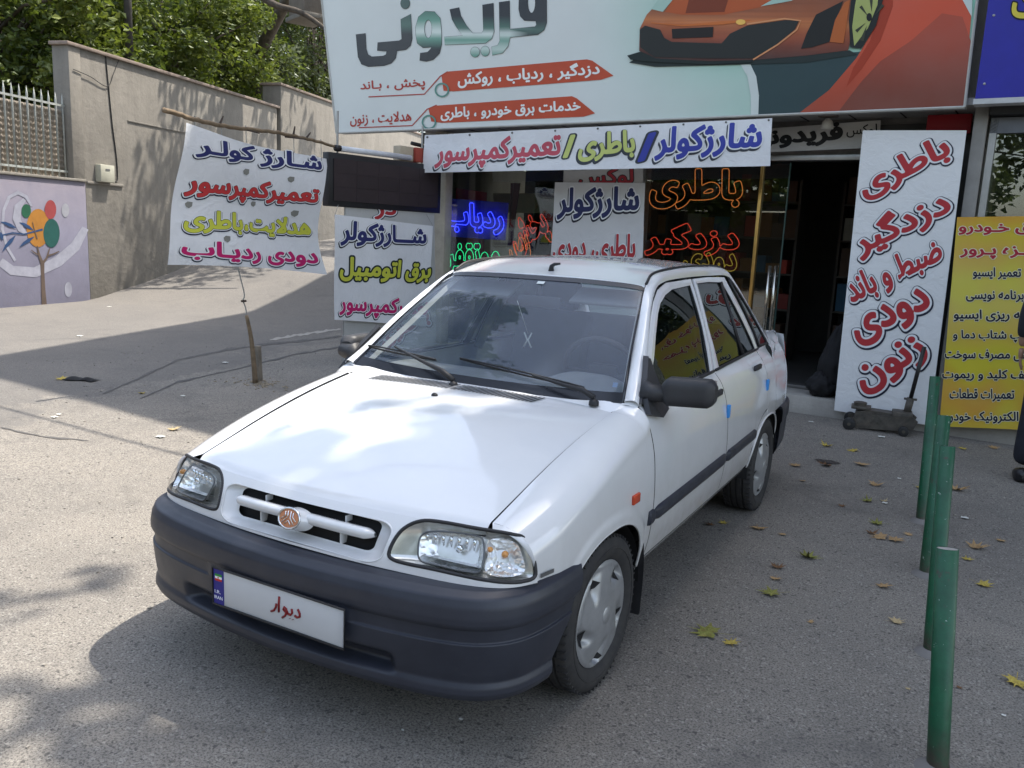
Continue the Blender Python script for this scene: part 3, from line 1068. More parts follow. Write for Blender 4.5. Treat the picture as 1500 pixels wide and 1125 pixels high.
# glazing
def pane(s0, s1, z0, z1, d=GD, name='window_glass', m_=None, parent=None):
    return fbox(s0, s1, d, d + .010, z0, z1).build(name, m_ or GLS, parent or SHOP)
pane(sL, sG1 - .02, .20, zt - .03)
pane(sG2 + .02, sFr - .03, .20, zt - .03)
for s_ in (sL - .03, sG1, sG2):
    fbox(s_ - .025, s_ + .025, GD - .02, GD + .03, .166, zt).build('mullion', ALU, SHOP)
GOLD = mat('gold_trim', (.55, .33, .10), .3, metal=.8, var=.15)
fbox(sFr - .02, sFr + .012, GD - .03, GD + .03, .166, zt).build('gold_mullion', GOLD, SHOP, bevel=.004)
fbox(sL, sD2, GD - .025, GD + .03, zt, zt + .05).build('head_rail', ALU, SHOP, bevel=.004)
fbox(sL, sFr, GD - .02, GD + .03, .168, .20).build('sill_rail', ALU, SHOP)
fbox(sFr, sD2 + .1, GD - .05, GD + .10, .168, .20).build('threshold', mat('threshold_steel', (.16, .155, .15), .45, metal=.5), SHOP, bevel=.003)
# centre pier behind the hanging sheets
fbox(sG1 + .02, sG2 - .02, GD - .03, GD + .25, .166, zt + .05).build('pier', WALLM, SHOP, bevel=.005)
# door leaves and pull handles
sM = fs(1140, 420, GD)[0]
LE = pane(sFr + .015, sM, .21, zt - .02, GD, 'door_leaf')
fbox(sM - .006, sM + .006, GD - .004, GD + .016, .21, zt - .02).build('leaf_edge', mat('glass_edge', (.05, .09, .08), .2), LE)
for (xa, ya), (xb, yb) in (((1127.5, 389), (1121, 492)), ((1137, 389), (1131.5, 492))):
    a = on_plane(xa, ya, FW(0, GD - .06, 0), FBK); b = on_plane(xb, yb, FW(0, GD - .06, 0), FBK)
    b = Vector((a.x, a.y, b.z))
    hd = MB().tube([a, b], .014, 10).build('pull_handle', mat('steel_polished', (.7, .66, .58), .18, metal=1.0), LE, smooth=True)
    MB().tube([a.lerp(b, .15), a.lerp(b, .15) + FBK * .06], .008, 8).build('bracket', ALU, hd, smooth=True)
    MB().tube([a.lerp(b, .85), a.lerp(b, .85) + FBK * .06], .008, 8).build('bracket', ALU, hd, smooth=True)
# right of the door: the grey frame strip and the neighbour's window
sN = fs(1424, 250, 0)[0]
fbox(sD2 + .02, 1.00, GD - .04, GD + .08, .166, zt + .3).build('door_jamb', mat('jamb_dark', (.05, .05, .05), .6), SHOP)
fbox(1.0, 1.10, -.02, .12, 0, 2.74).build('corner_post', mat('post_greige', (.26, .25, .23), .6, var=.15, scale=5), SHOP, bevel=.006)
fbox(1.55, 1.62, -.16, GD, 2.70, 2.9).build('soffit_end', mat('post_greige', (.26, .25, .23)), SHOP)
NB = thing('neighbour_shop', 'neighbouring shop front with a dark reflecting window under the blue sign', 'building', FW(3, .5, 0))
fbox(1.12, 1.17, .02, .10, .0, 2.62).build('window_frame', ALU, NB)
fbox(1.12, 6.0, .02, .10, 2.50, 2.62).build('window_head', mat('grey_blue_metal', (.15, .16, .18), .5, metal=.4), NB)
fbox(1.17, 6.0, .055, .065, .45, 2.50).build('window_glass', GLS, NB)
fbox(1.12, 6.0, .0, .12, .0, .45).build('window_apron', WALLM, NB)
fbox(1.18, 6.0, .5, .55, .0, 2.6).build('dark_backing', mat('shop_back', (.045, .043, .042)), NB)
fbox(1.11, 6.0, -.10, .5, 2.63, 2.75).build('soffit', DKM, NB)

# ================================================================== INSIDE THE SHOP (dim)
def inside(px, py, d):
    p = on_plane(px, py, FW(0, d, 0), FBK)
    return (p - F0).dot(FE), p.z
rr = random.Random(21)
BX = ['#3a2a20', '#5a1f1c', '#20303a', '#4a4640', '#60503a', '#2b2b34', '#6b6b64', '#5b3a14', '#1d3f55', '#7a2a20']
def shelf(s0, s1, d, label, nz=5):
    T = thing('shelf_unit', label, 'shelves', FW((s0 + s1) / 2, d, .16))
    for k in range(nz):
        z = .35 + k * .42
        fbox(s0, s1, d, d + .35, z, z + .02).build('shelf', mat('shelf_dark', (.08, .07, .06), .7), T)
    for s_ in (s0, s1):
        fbox(s_ - .015, s_ + .015, d, d + .35, .16, 2.3).build('upright', mat('shelf_dark', (.08, .07, .06), .7), T)
    for k in range(nz):
        z = .372 + k * .42
        s_ = s0 + .03
        while s_ < s1 - .12:
            w_ = rr.uniform(.07, .2); h = rr.uniform(.1, .34)
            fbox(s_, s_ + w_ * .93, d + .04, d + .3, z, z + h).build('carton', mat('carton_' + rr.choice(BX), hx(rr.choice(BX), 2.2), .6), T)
            s_ += w_
shelf(-2.3, -.9, 2.2, 'dim shelves of cartons seen through the window right of the centre sheets')
shelf(-.5, .9, 2.6, 'dim shelves of cartons facing the open doorway')
shelf(-4.1, -2.7, 2.6, 'dim shelves of cartons behind the blue neon word')
# hanging sheets inside the left window
def hang(name, px, d, m_, label, cat):
    q = [FW(inside(*p, d)[0], d, inside(*p, d)[1]) for p in px]
    mb_ = MB().grid(lambda i, j: q[0].lerp(q[1], i).lerp(q[3].lerp(q[2], i), j) + FBK * (.02 * sin(i * 9 + j * 2)), 16, 10)
    o = mb_.build(name, m_, smooth=True)
    tag(o, label, cat)
    return o
hang('hanging_cloth', [(668, 275), (713, 282), (708, 420), (662, 420)], .9, mat('inside_red', (.42, .02, .06), .7), 'crimson sheet hanging inside the left window behind the blue word', 'cloth')
hang('hanging_cloth', [(748, 268), (762, 268), (752, 360), (742, 360)], .8, mat('inside_purple', (.10, .03, .05), .7), 'narrow dark maroon sheet hanging inside the left window', 'cloth')
hang('inner_partition', [(722, 283), (830, 283), (830, 312), (722, 312)], 1.4, mat('inside_beige', (.42, .36, .26), .8), 'beige partition board inside the left window', 'partition')
hang('glow_panel', [(648, 290), (745, 297), (742, 352), (648, 346)], GD + .07, mat('blue_acrylic', (.03, .03, .42), .25), 'acrylic panel behind the blue neon word, coloured deep blue for its glow', 'panel')  # the neon's blue glow is put into this panel's colour; it emits nothing
hang('inner_partition', [(645, 300), (668, 300), (668, 420), (645, 420)], .75, mat('inside_taupe', (.16, .14, .12), .8), 'taupe board inside the left edge of the window', 'partition')
hang('hanging_cloth', [(690, 290), (742, 300), (738, 330), (700, 322)], 1.1, mat('inside_blue', (.06, .09, .16), .7), 'slate-blue sheet sagging inside the left window', 'cloth')

# ================================================================== SIGNS
NAVY, REDC, WHT, BLK = pm('#2b3167'), pm('#c23a3c'), pm('#e6e8ea'), pm('#15171f')
YEL, MAG, GRN = pm('#c9cc4a'), pm('#bf2068'), pm('#1c2c2c')
def vinyl(name, c, var=.05, tr=.0):
    q = NT(name)
    co = q.coord()
    cc = q.ramp(q.noise(2.5, 5, .6, co), [(.3, tuple(v * (1 - var) for v in c)), (.7, tuple(min(1, v * (1 + var)) for v in c))])
    q.base(cc)
    q.set(Roughness=.5)
    q.b.inputs['Specular IOR Level'].default_value = .3
    q.nrm(q.bump(q.noise(7, 5, .6, co, 1.2), .34, .03))
    return q.m
VIN = vinyl('white_vinyl', (.76, .77, .79))
VIN2 = vinyl('white_vinyl_clean', (.78, .79, .79), .03)
VATT = NT('printed_colour')
_a = VATT.n('ShaderNodeVertexColor'); _a.layer_name = 'Col'
VATT.base(VATT.mix(VATT.ramp(VATT.noise(1.5, 5, .6), [(.4, (0, 0, 0)), (.8, (.12,) * 3)]), _a.outputs[0], (.35, .33, .3)))
VATT.set(Roughness=.42)
VATT.nrm(VATT.bump(VATT.noise(300, 2), .05, .001))
VATT = VATT.m
# ---- billboard
BBD = -.20
BB = thing('billboard', 'big printed shop sign with orange sports car and dark Persian lettering', 'billboard', FW(-2.2, BBD, 2.7))
BS = Sheet(FW(0, BBD, 0), FBK)
def pcol(x, y):
    w_ = Vector(hx('#d9dedb')); g = Vector(hx('#8cc9b2')); t_ = Vector(hx('#2f4a4c'))
    k = smooth01((x - 820) / 280) * (.35 + .65 * (1 - smooth01((y - 20) / 150)))
    k = max(k, .55 * smooth01((x - 900) / 220))
    return w_.lerp(g, k)
bq = [(470.5, 0), (1421, 0), (1409, 157), (493, 195)]
P0 = BS.flat(493, 195); P1 = BS.flat(1413, 157)
zt_ = 4.45
def bbpt(u, v, h=0.0):
    a = P0.lerp(P1, u)
    # the left end flares outwards towards the top
    top = Vector((a.x, a.y, zt_)) + FE * (-.30 * (1 - u) + -.03 * u)
    return a.lerp(top, v) - FBK * h
mb = MB().grid(lambda u, v: bbpt(u, v), 140, 60)
face = mb.build('sign_face', VATT, BB)
at = face.data.color_attributes.new('Col', 'FLOAT_COLOR', 'POINT')
for i, v in enumerate(mb.v):
    x, y = to_px(v)
    at.data[i].color = (*pcol(x, y), 1)
mb = MB()
for u in (0, 1):
    pass
bx = MB()
L = [bbpt(0, 0), bbpt(1, 0), bbpt(1, 1), bbpt(0, 1)]
bx.prism([p + FBK * .004 for p in L], FBK * .14)
bx.build('sign_box', mat('sign_box_grey', (.40, .40, .39), .6), BB)
bx = MB()
for a, b in ((L[0], L[1]), (L[1], L[2]), (L[3], L[0])):
    bx.tube([a - FBK * .004, b - FBK * .004], .012, 6)
bx.build('edge_trim', mat('sign_edge', (.45, .45, .42), .5), BB)
BSH = lambda n, polys, c, h: BS.shape(n, polys, pm(c, .45), BB, h)
def SUB(L, d=30):
    out = []
    for i in range(len(L)):
        a, b = L[i], L[(i + 1) % len(L)]
        k = max(1, int(math.hypot(b[0] - a[0], b[1] - a[1]) / d))
        out += [(lerp(a[0], b[0], q / k), lerp(a[1], b[1], q / k)) for q in range(k)]
    return out
# dark ground of the road, white sweep, orange field
BSH('print_road', [[(1090, 92), (1425, 60), (1413, 158), (1109, 170), (1107, 140), (1100, 110)]], '#33484b', .004)
BSH('print_white_sweep', [[(1084, 93), (1098, 91), (1108, 112), (1112, 140), (1111, 171), (1100, 171), (1100, 140), (1095, 112)]], '#cfd8d4', .006)
banded(BS, 'print_orange_field', [(1424, 8), (1412, 158), (1172, 165), (1215, 132), (1255, 85), (1282, 40), (1296, -40), (1405, -40), (1417, 0)], [], VATT, BB, .008, lambda x, y: Vector(hx('#cf4e2a')).lerp(Vector(hx('#93402a')), smooth01((y - 40) / 140) * .8), 24)
banded(BS, 'print_orange_shade', [(1422, 60), (1412, 158), (1229, 163), (1262, 120), (1290, 90), (1335, 60), (1380, 20), (1410, 25)], [], VATT, BB, .0095, lambda x, y: Vector(hx('#b0452a')).lerp(Vector(hx('#7c3a28')), smooth01((y - 30) / 120)), 24)
BSH('print_orange_shade', [[(1296, -40), (1310, -40), (1308, 10), (1290, 60), (1262, 102), (1240, 128), (1250, 100), (1275, 60), (1288, 15)]], '#a83c22', .010)
BSH('print_corner_white', [[(1405, -40), (1425, -40), (1424, 26), (1410, 0)]], '#c9d6d2', .0105)
# sports car, as a plain orange coupe printed on the face
BSH('print_car_shadow', [[(922, 92), (935, 84), (960, 82), (1100, 84), (1245, 74), (1256, 80), (1180, 92), (1050, 96), (960, 98)]], '#25302f', .010)
def g_stops(S_):
    S_ = [(y, Vector(hx(c))) for y, c in S_]
    def f(y):
        if y <= S_[0][0]: return S_[0][1]
        for a, b in zip(S_, S_[1:]):
            if y <= b[0]: return a[1].lerp(b[1], (y - a[0]) / (b[0] - a[0]))
        return S_[-1][1]
    return f
_gb = g_stops([(-30, '#7c4026'), (5, '#94502c'), (24, '#a85c30'), (33, '#d07c40'), (42, '#b25a2a'), (60, '#8a3e20'), (84, '#4a241a')])
banded(BS, 'print_car_body', [(937, 75), (938, 42), (948, 22), (965, 4), (985, -40), (1250, -40), (1258, 0), (1255, 20), (1248, 50), (1243, 74), (1180, 82), (1108, 88), (1040, 90), (962, 86)], [], VATT, BB, .012, lambda x, y: _gb(y - (x - 1090) * .03) * (.85 + .3 * math.exp(-((x - 1085) / 70) ** 2)), 34)
BSH('print_car_bonnet', [[(975, 18), (1000, 22), (1060, 22), (1120, 10), (1190, -40), (1010, -40)]], '#b65a30', .0135)
BSH('print_car_bonnet_shade', [[(1005, 20), (1020, -40), (1080, -40), (1062, 18)]], '#7c3a22', .015)
BSH('print_car_lamp', [[(955, 14), (965, 0), (985, -20), (1000, -20), (985, 2), (972, 18)]], '#a9c7bb', .0165)
BSH('print_car_lamp', [[(1115, 10), (1150, -10), (1180, -10), (1160, 2)]], '#a9c7bb', .0165)
BSH('print_car_intake', [[(939, 70), (938, 44), (946, 38), (968, 44), (974, 56), (985, 62), (1058, 64), (1070, 50), (1095, 38), (1150, 30), (1172, 30), (1165, 44), (1135, 68), (1104, 86), (1040, 86), (960, 84)]], '#2a2c2a', .0165)
BS.strip('print_car_highlight', [(1104, 88), (1140, 66), (1168, 44), (1174, 31), (1150, 28), (1095, 36)], 2.2, pm('#d9986a'), BB, .018)
BSH('print_car_plate', [[(985, 43), (1046, 40), (1045, 55), (986, 57)]], '#241d1b', .0175)
BS.strip('print_car_highlight', [(955, 34), (1000, 38), (1060, 34), (1100, 30)], [1, 2.4, 5, 1.5], pm('#c9713a'), BB, .0175)
BSH('print_car_glint', [ell(1086, 33, 7, 4)], '#f0c060', .019)
BSH('print_car_side_vent', [[(1174, 72), (1182, 50), (1196, 22), (1236, 2), (1222, 40), (1216, 62), (1190, 70)]], '#20201e', .0165)
BSH('print_car_side_edge', [[(1216, 62), (1224, 30), (1238, 4), (1246, 0), (1240, 40), (1236, 64)]], '#b8632f', .018)
BSH('print_tyre', [[(1246, 70), (1244, 30), (1252, -40), (1300, -40), (1294, 0), (1284, 38), (1262, 72)]], '#1f2322', .0175)
BSH('print_wheel_rim', [[(1252, 68), (1249, 40), (1253, 10), (1262, -40), (1290, -40), (1286, 8), (1272, 42)]], '#aab36a', .019)
for (a, b) in (((1272, 28), (1253, 45)), ((1272, 28), (1257, 8)), ((1272, 28), (1262, 58)), ((1274, 24), (1290, 4)), ((1272, 28), (1270, -20))):
    dx, dy = b[0] - a[0], b[1] - a[1]
    nx, ny = -dy * .16, dx * .16
    BSH('print_wheel_gap', [[(lerp(a[0], b[0], .25) + nx * .4 + 3, lerp(a[1], b[1], .25) + ny * .4 + 3), (b[0] + nx + 3, b[1] + ny + 3), (b[0] - nx * .2 + 3, b[1] - ny * .2 + 3)]], '#3c4030', .0205)
BSH('print_wheel_hub', [ell(1274, 26, 4, 6)], '#1a1a1a', .022)
BSH('print_car_lip', [[(920, 82), (940, 76), (962, 86), (1040, 91), (1104, 89), (1100, 92), (1040, 95), (950, 91), (925, 88)]], '#1f2a29', .0205)
# lettering
def big_vc(x, y):
    X_, Y_ = (x - 450) * 3, y * 3          # letter-sheet coordinates
    d = Vector(hx('#2c3036')); g = Vector(hx('#6fa08e')); w_ = Vector(hx('#dfe8e2'))
    def R_(stops):
        if Y_ <= stops[0][0]: return stops[0][1]
        for a, b in zip(stops, stops[1:]):
            if Y_ <= b[0]: return a[1].lerp(b[1], (Y_ - a[0]) / (b[0] - a[0]))
        return stops[-1][1]
    if X_ < 470: return R_([(60, d.lerp(g, .25)), (110, d.lerp(g, .45)), (150, d)])
    if X_ < 600: return R_([(45, d.lerp(g, .5)), (90, g), (140, w_), (170, g), (215, d)])
    if X_ < 900: return R_([(70, d), (125, g.lerp(d, .5)), (150, w_), (175, g), (215, w_.lerp(g, .3)), (245, g)])
    return R_([(90, d), (135, d.lerp(g, .4)), (160, d)])
def LT(name, L, holes=()):
    f = lambda P_: [(450 + x / 3, y / 3) for x, y in P_]
    banded(BS, name, f(L), [f(H) for H in holes], VATT, BB, .006, big_vc)
    BS.strip('letter_edge', f(L), .9, pm('#23262b'), BB, .0052, closed=True)
    for H in holes:
        BS.strip('letter_edge', f(H), .9, pm('#23262b'), BB, .0052, closed=True)
LT('letter', [(216, 152), (257, 147), (260, 215), (268, 240), (285, 250), (335, 247), (348, 240), (350, 225), (309, 222), (311, 188), (405, 180), (417, 172), (413, 85), (456, 62), (462, 170), (455, 200), (435, 218), (395, 224), (390, 255), (370, 278), (340, 288), (270, 293), (240, 282), (225, 250)])
LT('letter_dot', ell(432, 15, 20, 24, 20))
LT('letter', [(478, 120), (490, 75), (520, 50), (560, 52), (585, 80), (590, 120), (592, 195), (582, 235), (555, 262), (525, 270), (496, 266), (498, 234), (530, 230), (545, 215), (548, 207), (510, 210), (485, 190), (479, 155)], [ell(533, 128, 17, 40, 20)])
LT('letter', [(628, 42), (668, 34), (676, 70), (700, 112), (728, 146), (768, 146), (776, 134), (772, 22), (819, 14), (822, 140), (812, 170), (785, 190), (606, 197), (604, 163), (684, 157), (655, 115), (638, 85)])
LT('letter_dot', ell(739, 229, 20, 22, 20))
LT('letter_dot', ell(783, 225, 19, 22, 20))
LT('letter', [(845, 10), (890, 4), (892, 128), (1002, 118), (1009, 110), (1005, 92), (955, 90), (938, 72), (931, 40), (933, -30), (952, -66), (1000, -80), (1040, -62), (1053, -20), (1053, 100), (1042, 132), (1015, 152), (893, 164), (884, 202), (860, 233), (815, 243), (812, 206), (838, 200), (848, 180)], [ell(987, 12, 17, 46, 20)])
BSH('print_band', [[(650, 133), (664, 134), (880, 117), (899, 111), (868, 89), (860, 87), (655, 105), (647, 111)]], '#bf5034', .004)
BSH('print_band', [[(632, 178), (648, 180), (855, 171), (872, 166), (845, 144), (838, 141), (636, 155), (628, 160)]], '#bf5034', .004)
BS.strip('print_line', [(540, 142), (622, 138), (645, 112), (656, 105)], 1.6, pm('#b0443a'), BB, .004)
BS.strip('print_line', [(526, 187), (604, 184), (626, 160), (640, 154)], 1.6, pm('#b0443a'), BB, .004)
BS.strip('print_ring', ell(648, 132, 9.5, 9.5, 24), 2.4, pm('#5f8f84'), BB, .009, closed=True)
BS.strip('print_ring', ell(629, 179, 9.5, 9.5, 24), 2.4, pm('#5f8f84'), BB, .009, closed=True)
LW = pm('#eceeea')
BS.text('دزدگیر ، ردیاب ، روکش', [(671, 104), (879, 90), (879, 113), (671, 130)], [(.030, LW)], BB, h0=.007)
BS.text('خدمات برق خودرو ، باطری', [(646, 158), (851, 146), (851, 166), (646, 178)], [(.030, LW)], BB, h0=.007)
BS.text('پخش ، بـاند', [(528, 119), (623, 113), (623, 132), (528, 136)], [(.022, pm('#b0443a'))], BB)
BS.text('هدلایت ، زنون', [(513, 167), (603, 162), (603, 182), (513, 186)], [(.022, pm('#b0443a'))], BB)

# ---- the blue neighbour sign
NS = thing('blue_sign', 'deep blue sign with a yellow letter at the right edge', 'sign', FW(3, -.22, 2.7))
NSH = Sheet(FW(0, -.26, 0), FBK)
a = NSH.flat(1428, 147)
s0 = (a - F0).dot(FE)
fbox(s0, 6.0, -.26, -.12, a.z + .012, 4.4).build('sign_face', mat('sign_blue', hx('#20209a'), .45, var=.08), NS)
fbox(s0 - .01, 6.0, -.265, -.12, a.z - .03, a.z + .010).build('sign_edge', mat('sign_edge_white', (.55, .56, .56), .5), NS)
NSH.text('ت', [(1482, -6), (1530, -8), (1530, 26), (1482, 28)], [(.07, BLK), (.03, pm('#d8c84a'))], NS)
for z in (a.z + .12, a.z + .62, a.z + 1.1):
    MB().lathe([(0, .010), (-.004, .006), (-.005, 0)], FW(s0 + .05, -.262, z), 'y', 10).build('screw', ALU, NS)

# ---- long banner under the billboard
def wav(a1, f1, a2, f2, ph=0.0):
    return lambda a, b: a1 * sin(a * f1 + b * 2.1 + ph) + a2 * sin(b * f2 + a * 1.3 + ph)
LBN = thing('long_banner', 'long white cloth banner with blue, yellow and pink words tied under the billboard', 'banner', FW(-2.6, -.26, 2.2))
LS = Sheet(FW(0, -.26, 0), FBK, wav(.006, 9, .005, 14))
LQ = [(622, 198), (1131, 173), (1128, 243), (620, 253)]
LS.cloth('cloth', LQ, VIN, LBN, 90, 12)
for k in range(9):
    x = 626 + 500 * k / 8; y = 201 - 25 * k / 8
    LS.shape('eyelet', [ell(x, y, 1.6, 1.6, 10)], pm('#5a5a5a'), LBN, .004)
PK = pm('#c25564'); BL2 = pm('#3b45a0'); YL2 = pm('#c6cf7a'); G3 = pm('#3b4048')
LS.text('تعمیرکمپرسور', [(640, 207), (822, 193), (822, 240), (636, 250)], [(.080, G3, -.04, -.07), (.080, WHT), (.038, PK)], LBN)
LS.text('باطری', [(850, 196), (931, 189), (931, 232), (846, 238)], [(.098, G3, -.03, -.05), (.038, YL2)], LBN)
LS.text('شارژکولر', [(962, 186), (1119, 177), (1115, 226), (958, 236)], [(.080, G3, -.04, -.07), (.080, WHT), (.038, BL2)], LBN)
LS.text('/', [(826, 199), (844, 197), (842, 230), (824, 232)], [(.09, G3), (.04, YL2)], LBN, rtl=False)
LS.text('/', [(936, 199), (962, 193), (960, 232), (934, 238)], [(.09, G3), (.04, BL2)], LBN, rtl=False)

# ---- fascia strip over the door
FS = thing('fascia_strip', 'narrow pale fascia with black lettering above the open door', 'sign', FW(-.2, .3, 2.4))
FSH = Sheet(FW(0, .30, 0), FBK)
FSH.cloth('strip', [(1105, 190), (1290, 176), (1288, 216), (1103, 224)], vinyl('fascia_vinyl', (.50, .49, .47)), FS, 30, 4)
FSH.text('فریدونی', [(1098, 192), (1236, 178), (1234, 212), (1100, 220)], [(.05, pm('#1b1b1d'))], FS)
FSH.text('لوکس', [(1240, 183), (1285, 181), (1285, 200), (1240, 202)], [(.01, pm('#1b1b1d'))], FS)
rc = FW(*[(lambda q: q[0])(inside(1390, 182, .2)), .2, inside(1390, 182, .2)[1]])
tag(MB().box(rc, (.34, .03, .16), FROT).build('red_cloth', pm('#9a1f2a'), bevel=.01), 'scrap of red cloth tucked under the sign above the white panel', 'cloth')
lp = on_plane(1212, 182, FW(0, .1, 0), FBK)
LMP = thing('wall_lamp', 'small white lamp holder under the billboard above the door', 'lamp', tuple(lp))
MB().lathe([(.05, .02), (.02, .045), (-.04, .055), (-.05, .0)], lp, 'z', 16).build('shade', mat('lamp_white', (.55, .54, .50), .5), LMP, smooth=True)
MB().box(lp + Vector((0, .0, .085)), (.16, .10, .05), FROT).build('bracket', mat('bracket_brown', (.12, .10, .08), .7), LMP, bevel=.006)

# ---- centre sheets on the pier
CS0 = thing('pier_sheet', 'pale sheet with red letters, upper one behind the centre sheet', 'banner', FW(-2, .36, 2))
c0 = Sheet(FW(0, .37, 0), FBK)
c0.cloth('cloth', [(826, 244), (942, 240), (942, 275), (826, 275)], vinyl('old_vinyl', (.50, .49, .46)), CS0, 16, 4)
c0.text('لوکس', [(848, 247), (928, 245), (928, 275), (848, 277)], [(.06, pm('#3b3b3b')), (.02, pm('#a8323a'))], CS0)
CS1 = thing('pier_sheet', 'white sheet with navy and red Persian words on the pier behind the car roof', 'banner', FW(-2, .33, 1.5))
c1 = Sheet(FW(0, .335, 0), FBK, wav(.003, 8, .003, 9))
c1.cloth('cloth', [(813, 267), (945, 268), (938, 470), (802, 470)], vinyl('grey_white_vinyl', (.64, .64, .64)), CS1, 24, 20)
c1.text('شارژکولر', [(818, 275), (938, 272), (936, 318), (815, 322)], [(.105, pm('#262a36'), -.02, -.05), (.085, WHT), (.040, pm('#2c3360'))], CS1)
c1.text('باطری، دودی', [(811, 345), (932, 342), (930, 388), (809, 390)], [(.095, pm('#262a36'), -.02, -.04), (.075, WHT), (.038, pm('#b0363c'))], CS1)

# ---- right white panel, slanting red words
RP = thing('leaning_panel', 'tall white panel with slanting red words leaning beside the door above the jack', 'sign', FW(.55, -.06, 0))
rs = Sheet(FW(0, -.07, 0), FBK, wav(.003, 5, .003, 3))
RQ = [(1264, 191), (1416, 191), (1361, 623), (1222, 601)]
rs.cloth('sheet', RQ, VIN2, RP, 24, 50)
RO_ = pm('#b5343a')
LY = [(.125, pm('#23273a'), .0, -.02), (.092, WHT), (.040, RO_)]
def slant(t, q):
    rs.text(t, q, LY, RP)
slant('باطری', [(1247, 262), (1382, 194), (1398, 236), (1272, 298)])
slant('دزدگیر', [(1238, 338), (1380, 272), (1400, 318), (1262, 384)])
slant('ضبط و باند', [(1233, 408), (1372, 345), (1386, 388), (1252, 455)])
slant('دودی', [(1240, 470), (1352, 418), (1372, 462), (1262, 512)])
slant('زنون', [(1244, 538), (1340, 486), (1368, 528), (1270, 584)])

# ---- yellow banner
YB = thing('yellow_banner', 'yellow banner listing electronics repairs in dark Persian lines', 'banner', FW(1.6, -.1, 0))
YQ = [(1402, 318), (1560, 316), (1545, 632), (1376, 624)]
ys_ = Sheet(FW(0, -.09, 0), FBK, wav(.006, 7, .005, 6))
yo = ys_.cloth('cloth', YQ, VATT, YB, 40, 60)
at = yo.data.color_attributes.new('Col', 'FLOAT_COLOR', 'POINT')
for i, v in enumerate(yo.data.vertices):
    x, y = to_px(v.co + Vector((0, 0, 0)))
    n_ = mnoise.noise(Vector((x * .02, y * .02, 0)))
    c = Vector(hx('#cfc233')).lerp(Vector(hx('#cf962c')), min(1, max(0, .35 + n_ + .5 * smooth01((y - 560) / 60) + .5 * smooth01((345 - y) / 30))))
    c = c.lerp(Vector(hx('#d6cf6a')), max(0, .5 * math.exp(-((y - 440) / 60) ** 2) + n_ * .3))
    at.data[i].color = (*c, 1)
DB = pm('#1d2033')
def yl(t, x0, x1, y0, y1, col=DB, off=.030):
    ys_.text(t, [(x0, y0), (x1, y0 + 1), (x1, y1 + 1), (x0, y1)], [(off + .05, pm('#e0dcbc')), (off, col)], YB, h0=.003)
CR = pm('#a8283a')
yl('برق خـودرو', 1404, 1530, 326, 344, CR, .034)
yl('حمـزه پـرور', 1406, 1538, 360, 379, CR, .034)
yl('تعمیر ایسیو', 1425, 1496, 391, 409)
yl('برنامه نویسی', 1415, 1500, 424, 442)
yl('برنامه ریزی ایسیو', 1397, 1530, 453, 471)
yl('ریمپ شتاب دما و', 1396, 1520, 483, 501)
yl('کاهش مصرف سوخت', 1384, 1528, 511, 529)
yl('تعریف کلید و ریموت', 1380, 1530, 541, 558)
yl('تعمیرات قطعات', 1391, 1486, 569, 588)
yl('الکترونیک خودرو', 1384, 1492, 602, 620)

# ================================================================== NEON WORDS
def neon_mat(name, c, k):
    q = NT(name)
    q.set(Roughness=.3)
    q.base(tuple(v * .5 for v in c))
    q.b.inputs['Emission Color'].default_value = (*c, 1)
    q.b.inputs['Emission Strength'].default_value = k
    return q.m
NSheet = Sheet(FW(0, GD + .035, 0), FBK)
def neon(t, q, m_, label, r_=.0036, off=.022):
    loops, lo, hi = sdf_loops(t, .045)
    x0, y0, x1, y1 = lo[0] - .045, lo[1] - .045, hi[0] + .045, hi[1] + .045
    fn = NSheet.quad(q)
    T = thing('neon_word', label, 'neon sign', tuple(fn(.5, 1)))
    for L in loops:
        W3 = [fn((p[0] - x0) / (x1 - x0), (y1 - p[1]) / (y1 - y0)) for p in L]
        pts = []
        for p in W3:
            if not pts or (p - pts[-1]).length > .010: pts.append(p)
        if len(pts) > 5:
            MB().tube(pts, r_, 5, closed=True).build('tube', m_, T, smooth=True)
    return T
NB_, NG, NO, NR_, NYL = neon_mat('neon_blue', (.03, .05, 1.0), 2.4), neon_mat('neon_green', (.02, .8, .30), .9), neon_mat('neon_orange', (.80, .22, .05), .45), neon_mat('neon_red', (.80, .06, .03), .55), neon_mat('neon_yellow', (.6, .40, .05), .3)
neon('ردیاب', [(652, 294), (738, 301), (738, 345), (652, 340)], NB_, 'blue neon Persian word glowing in the left window')
neon('موتقفن', [(646, 357), (732, 355), (732, 402), (646, 400)], NG, 'green neon word just above the car roof')
neon('پخش', [(742, 330), (790, 300), (812, 352), (760, 385)], NR_, 'tilted red neon word beside the white pier sheet')
neon('بص', [(742, 352), (772, 342), (782, 392), (752, 396)], NO, 'orange-red neon squiggle low in the left window')
neon('باطری', [(951, 247), (1090, 247), (1086, 306), (951, 306)], NO, 'orange neon Persian word in the window left of the gold mullion', .0036)
neon('دزدگیر', [(944, 328), (1084, 326), (1082, 376), (944, 374)], NR_, 'red neon Persian word below the orange one', .0036)
neon('دودی', [(1000, 368), (1080, 372), (1078, 408), (1000, 404)], NYL, 'yellow neon word half hidden by the car roof', .0036)

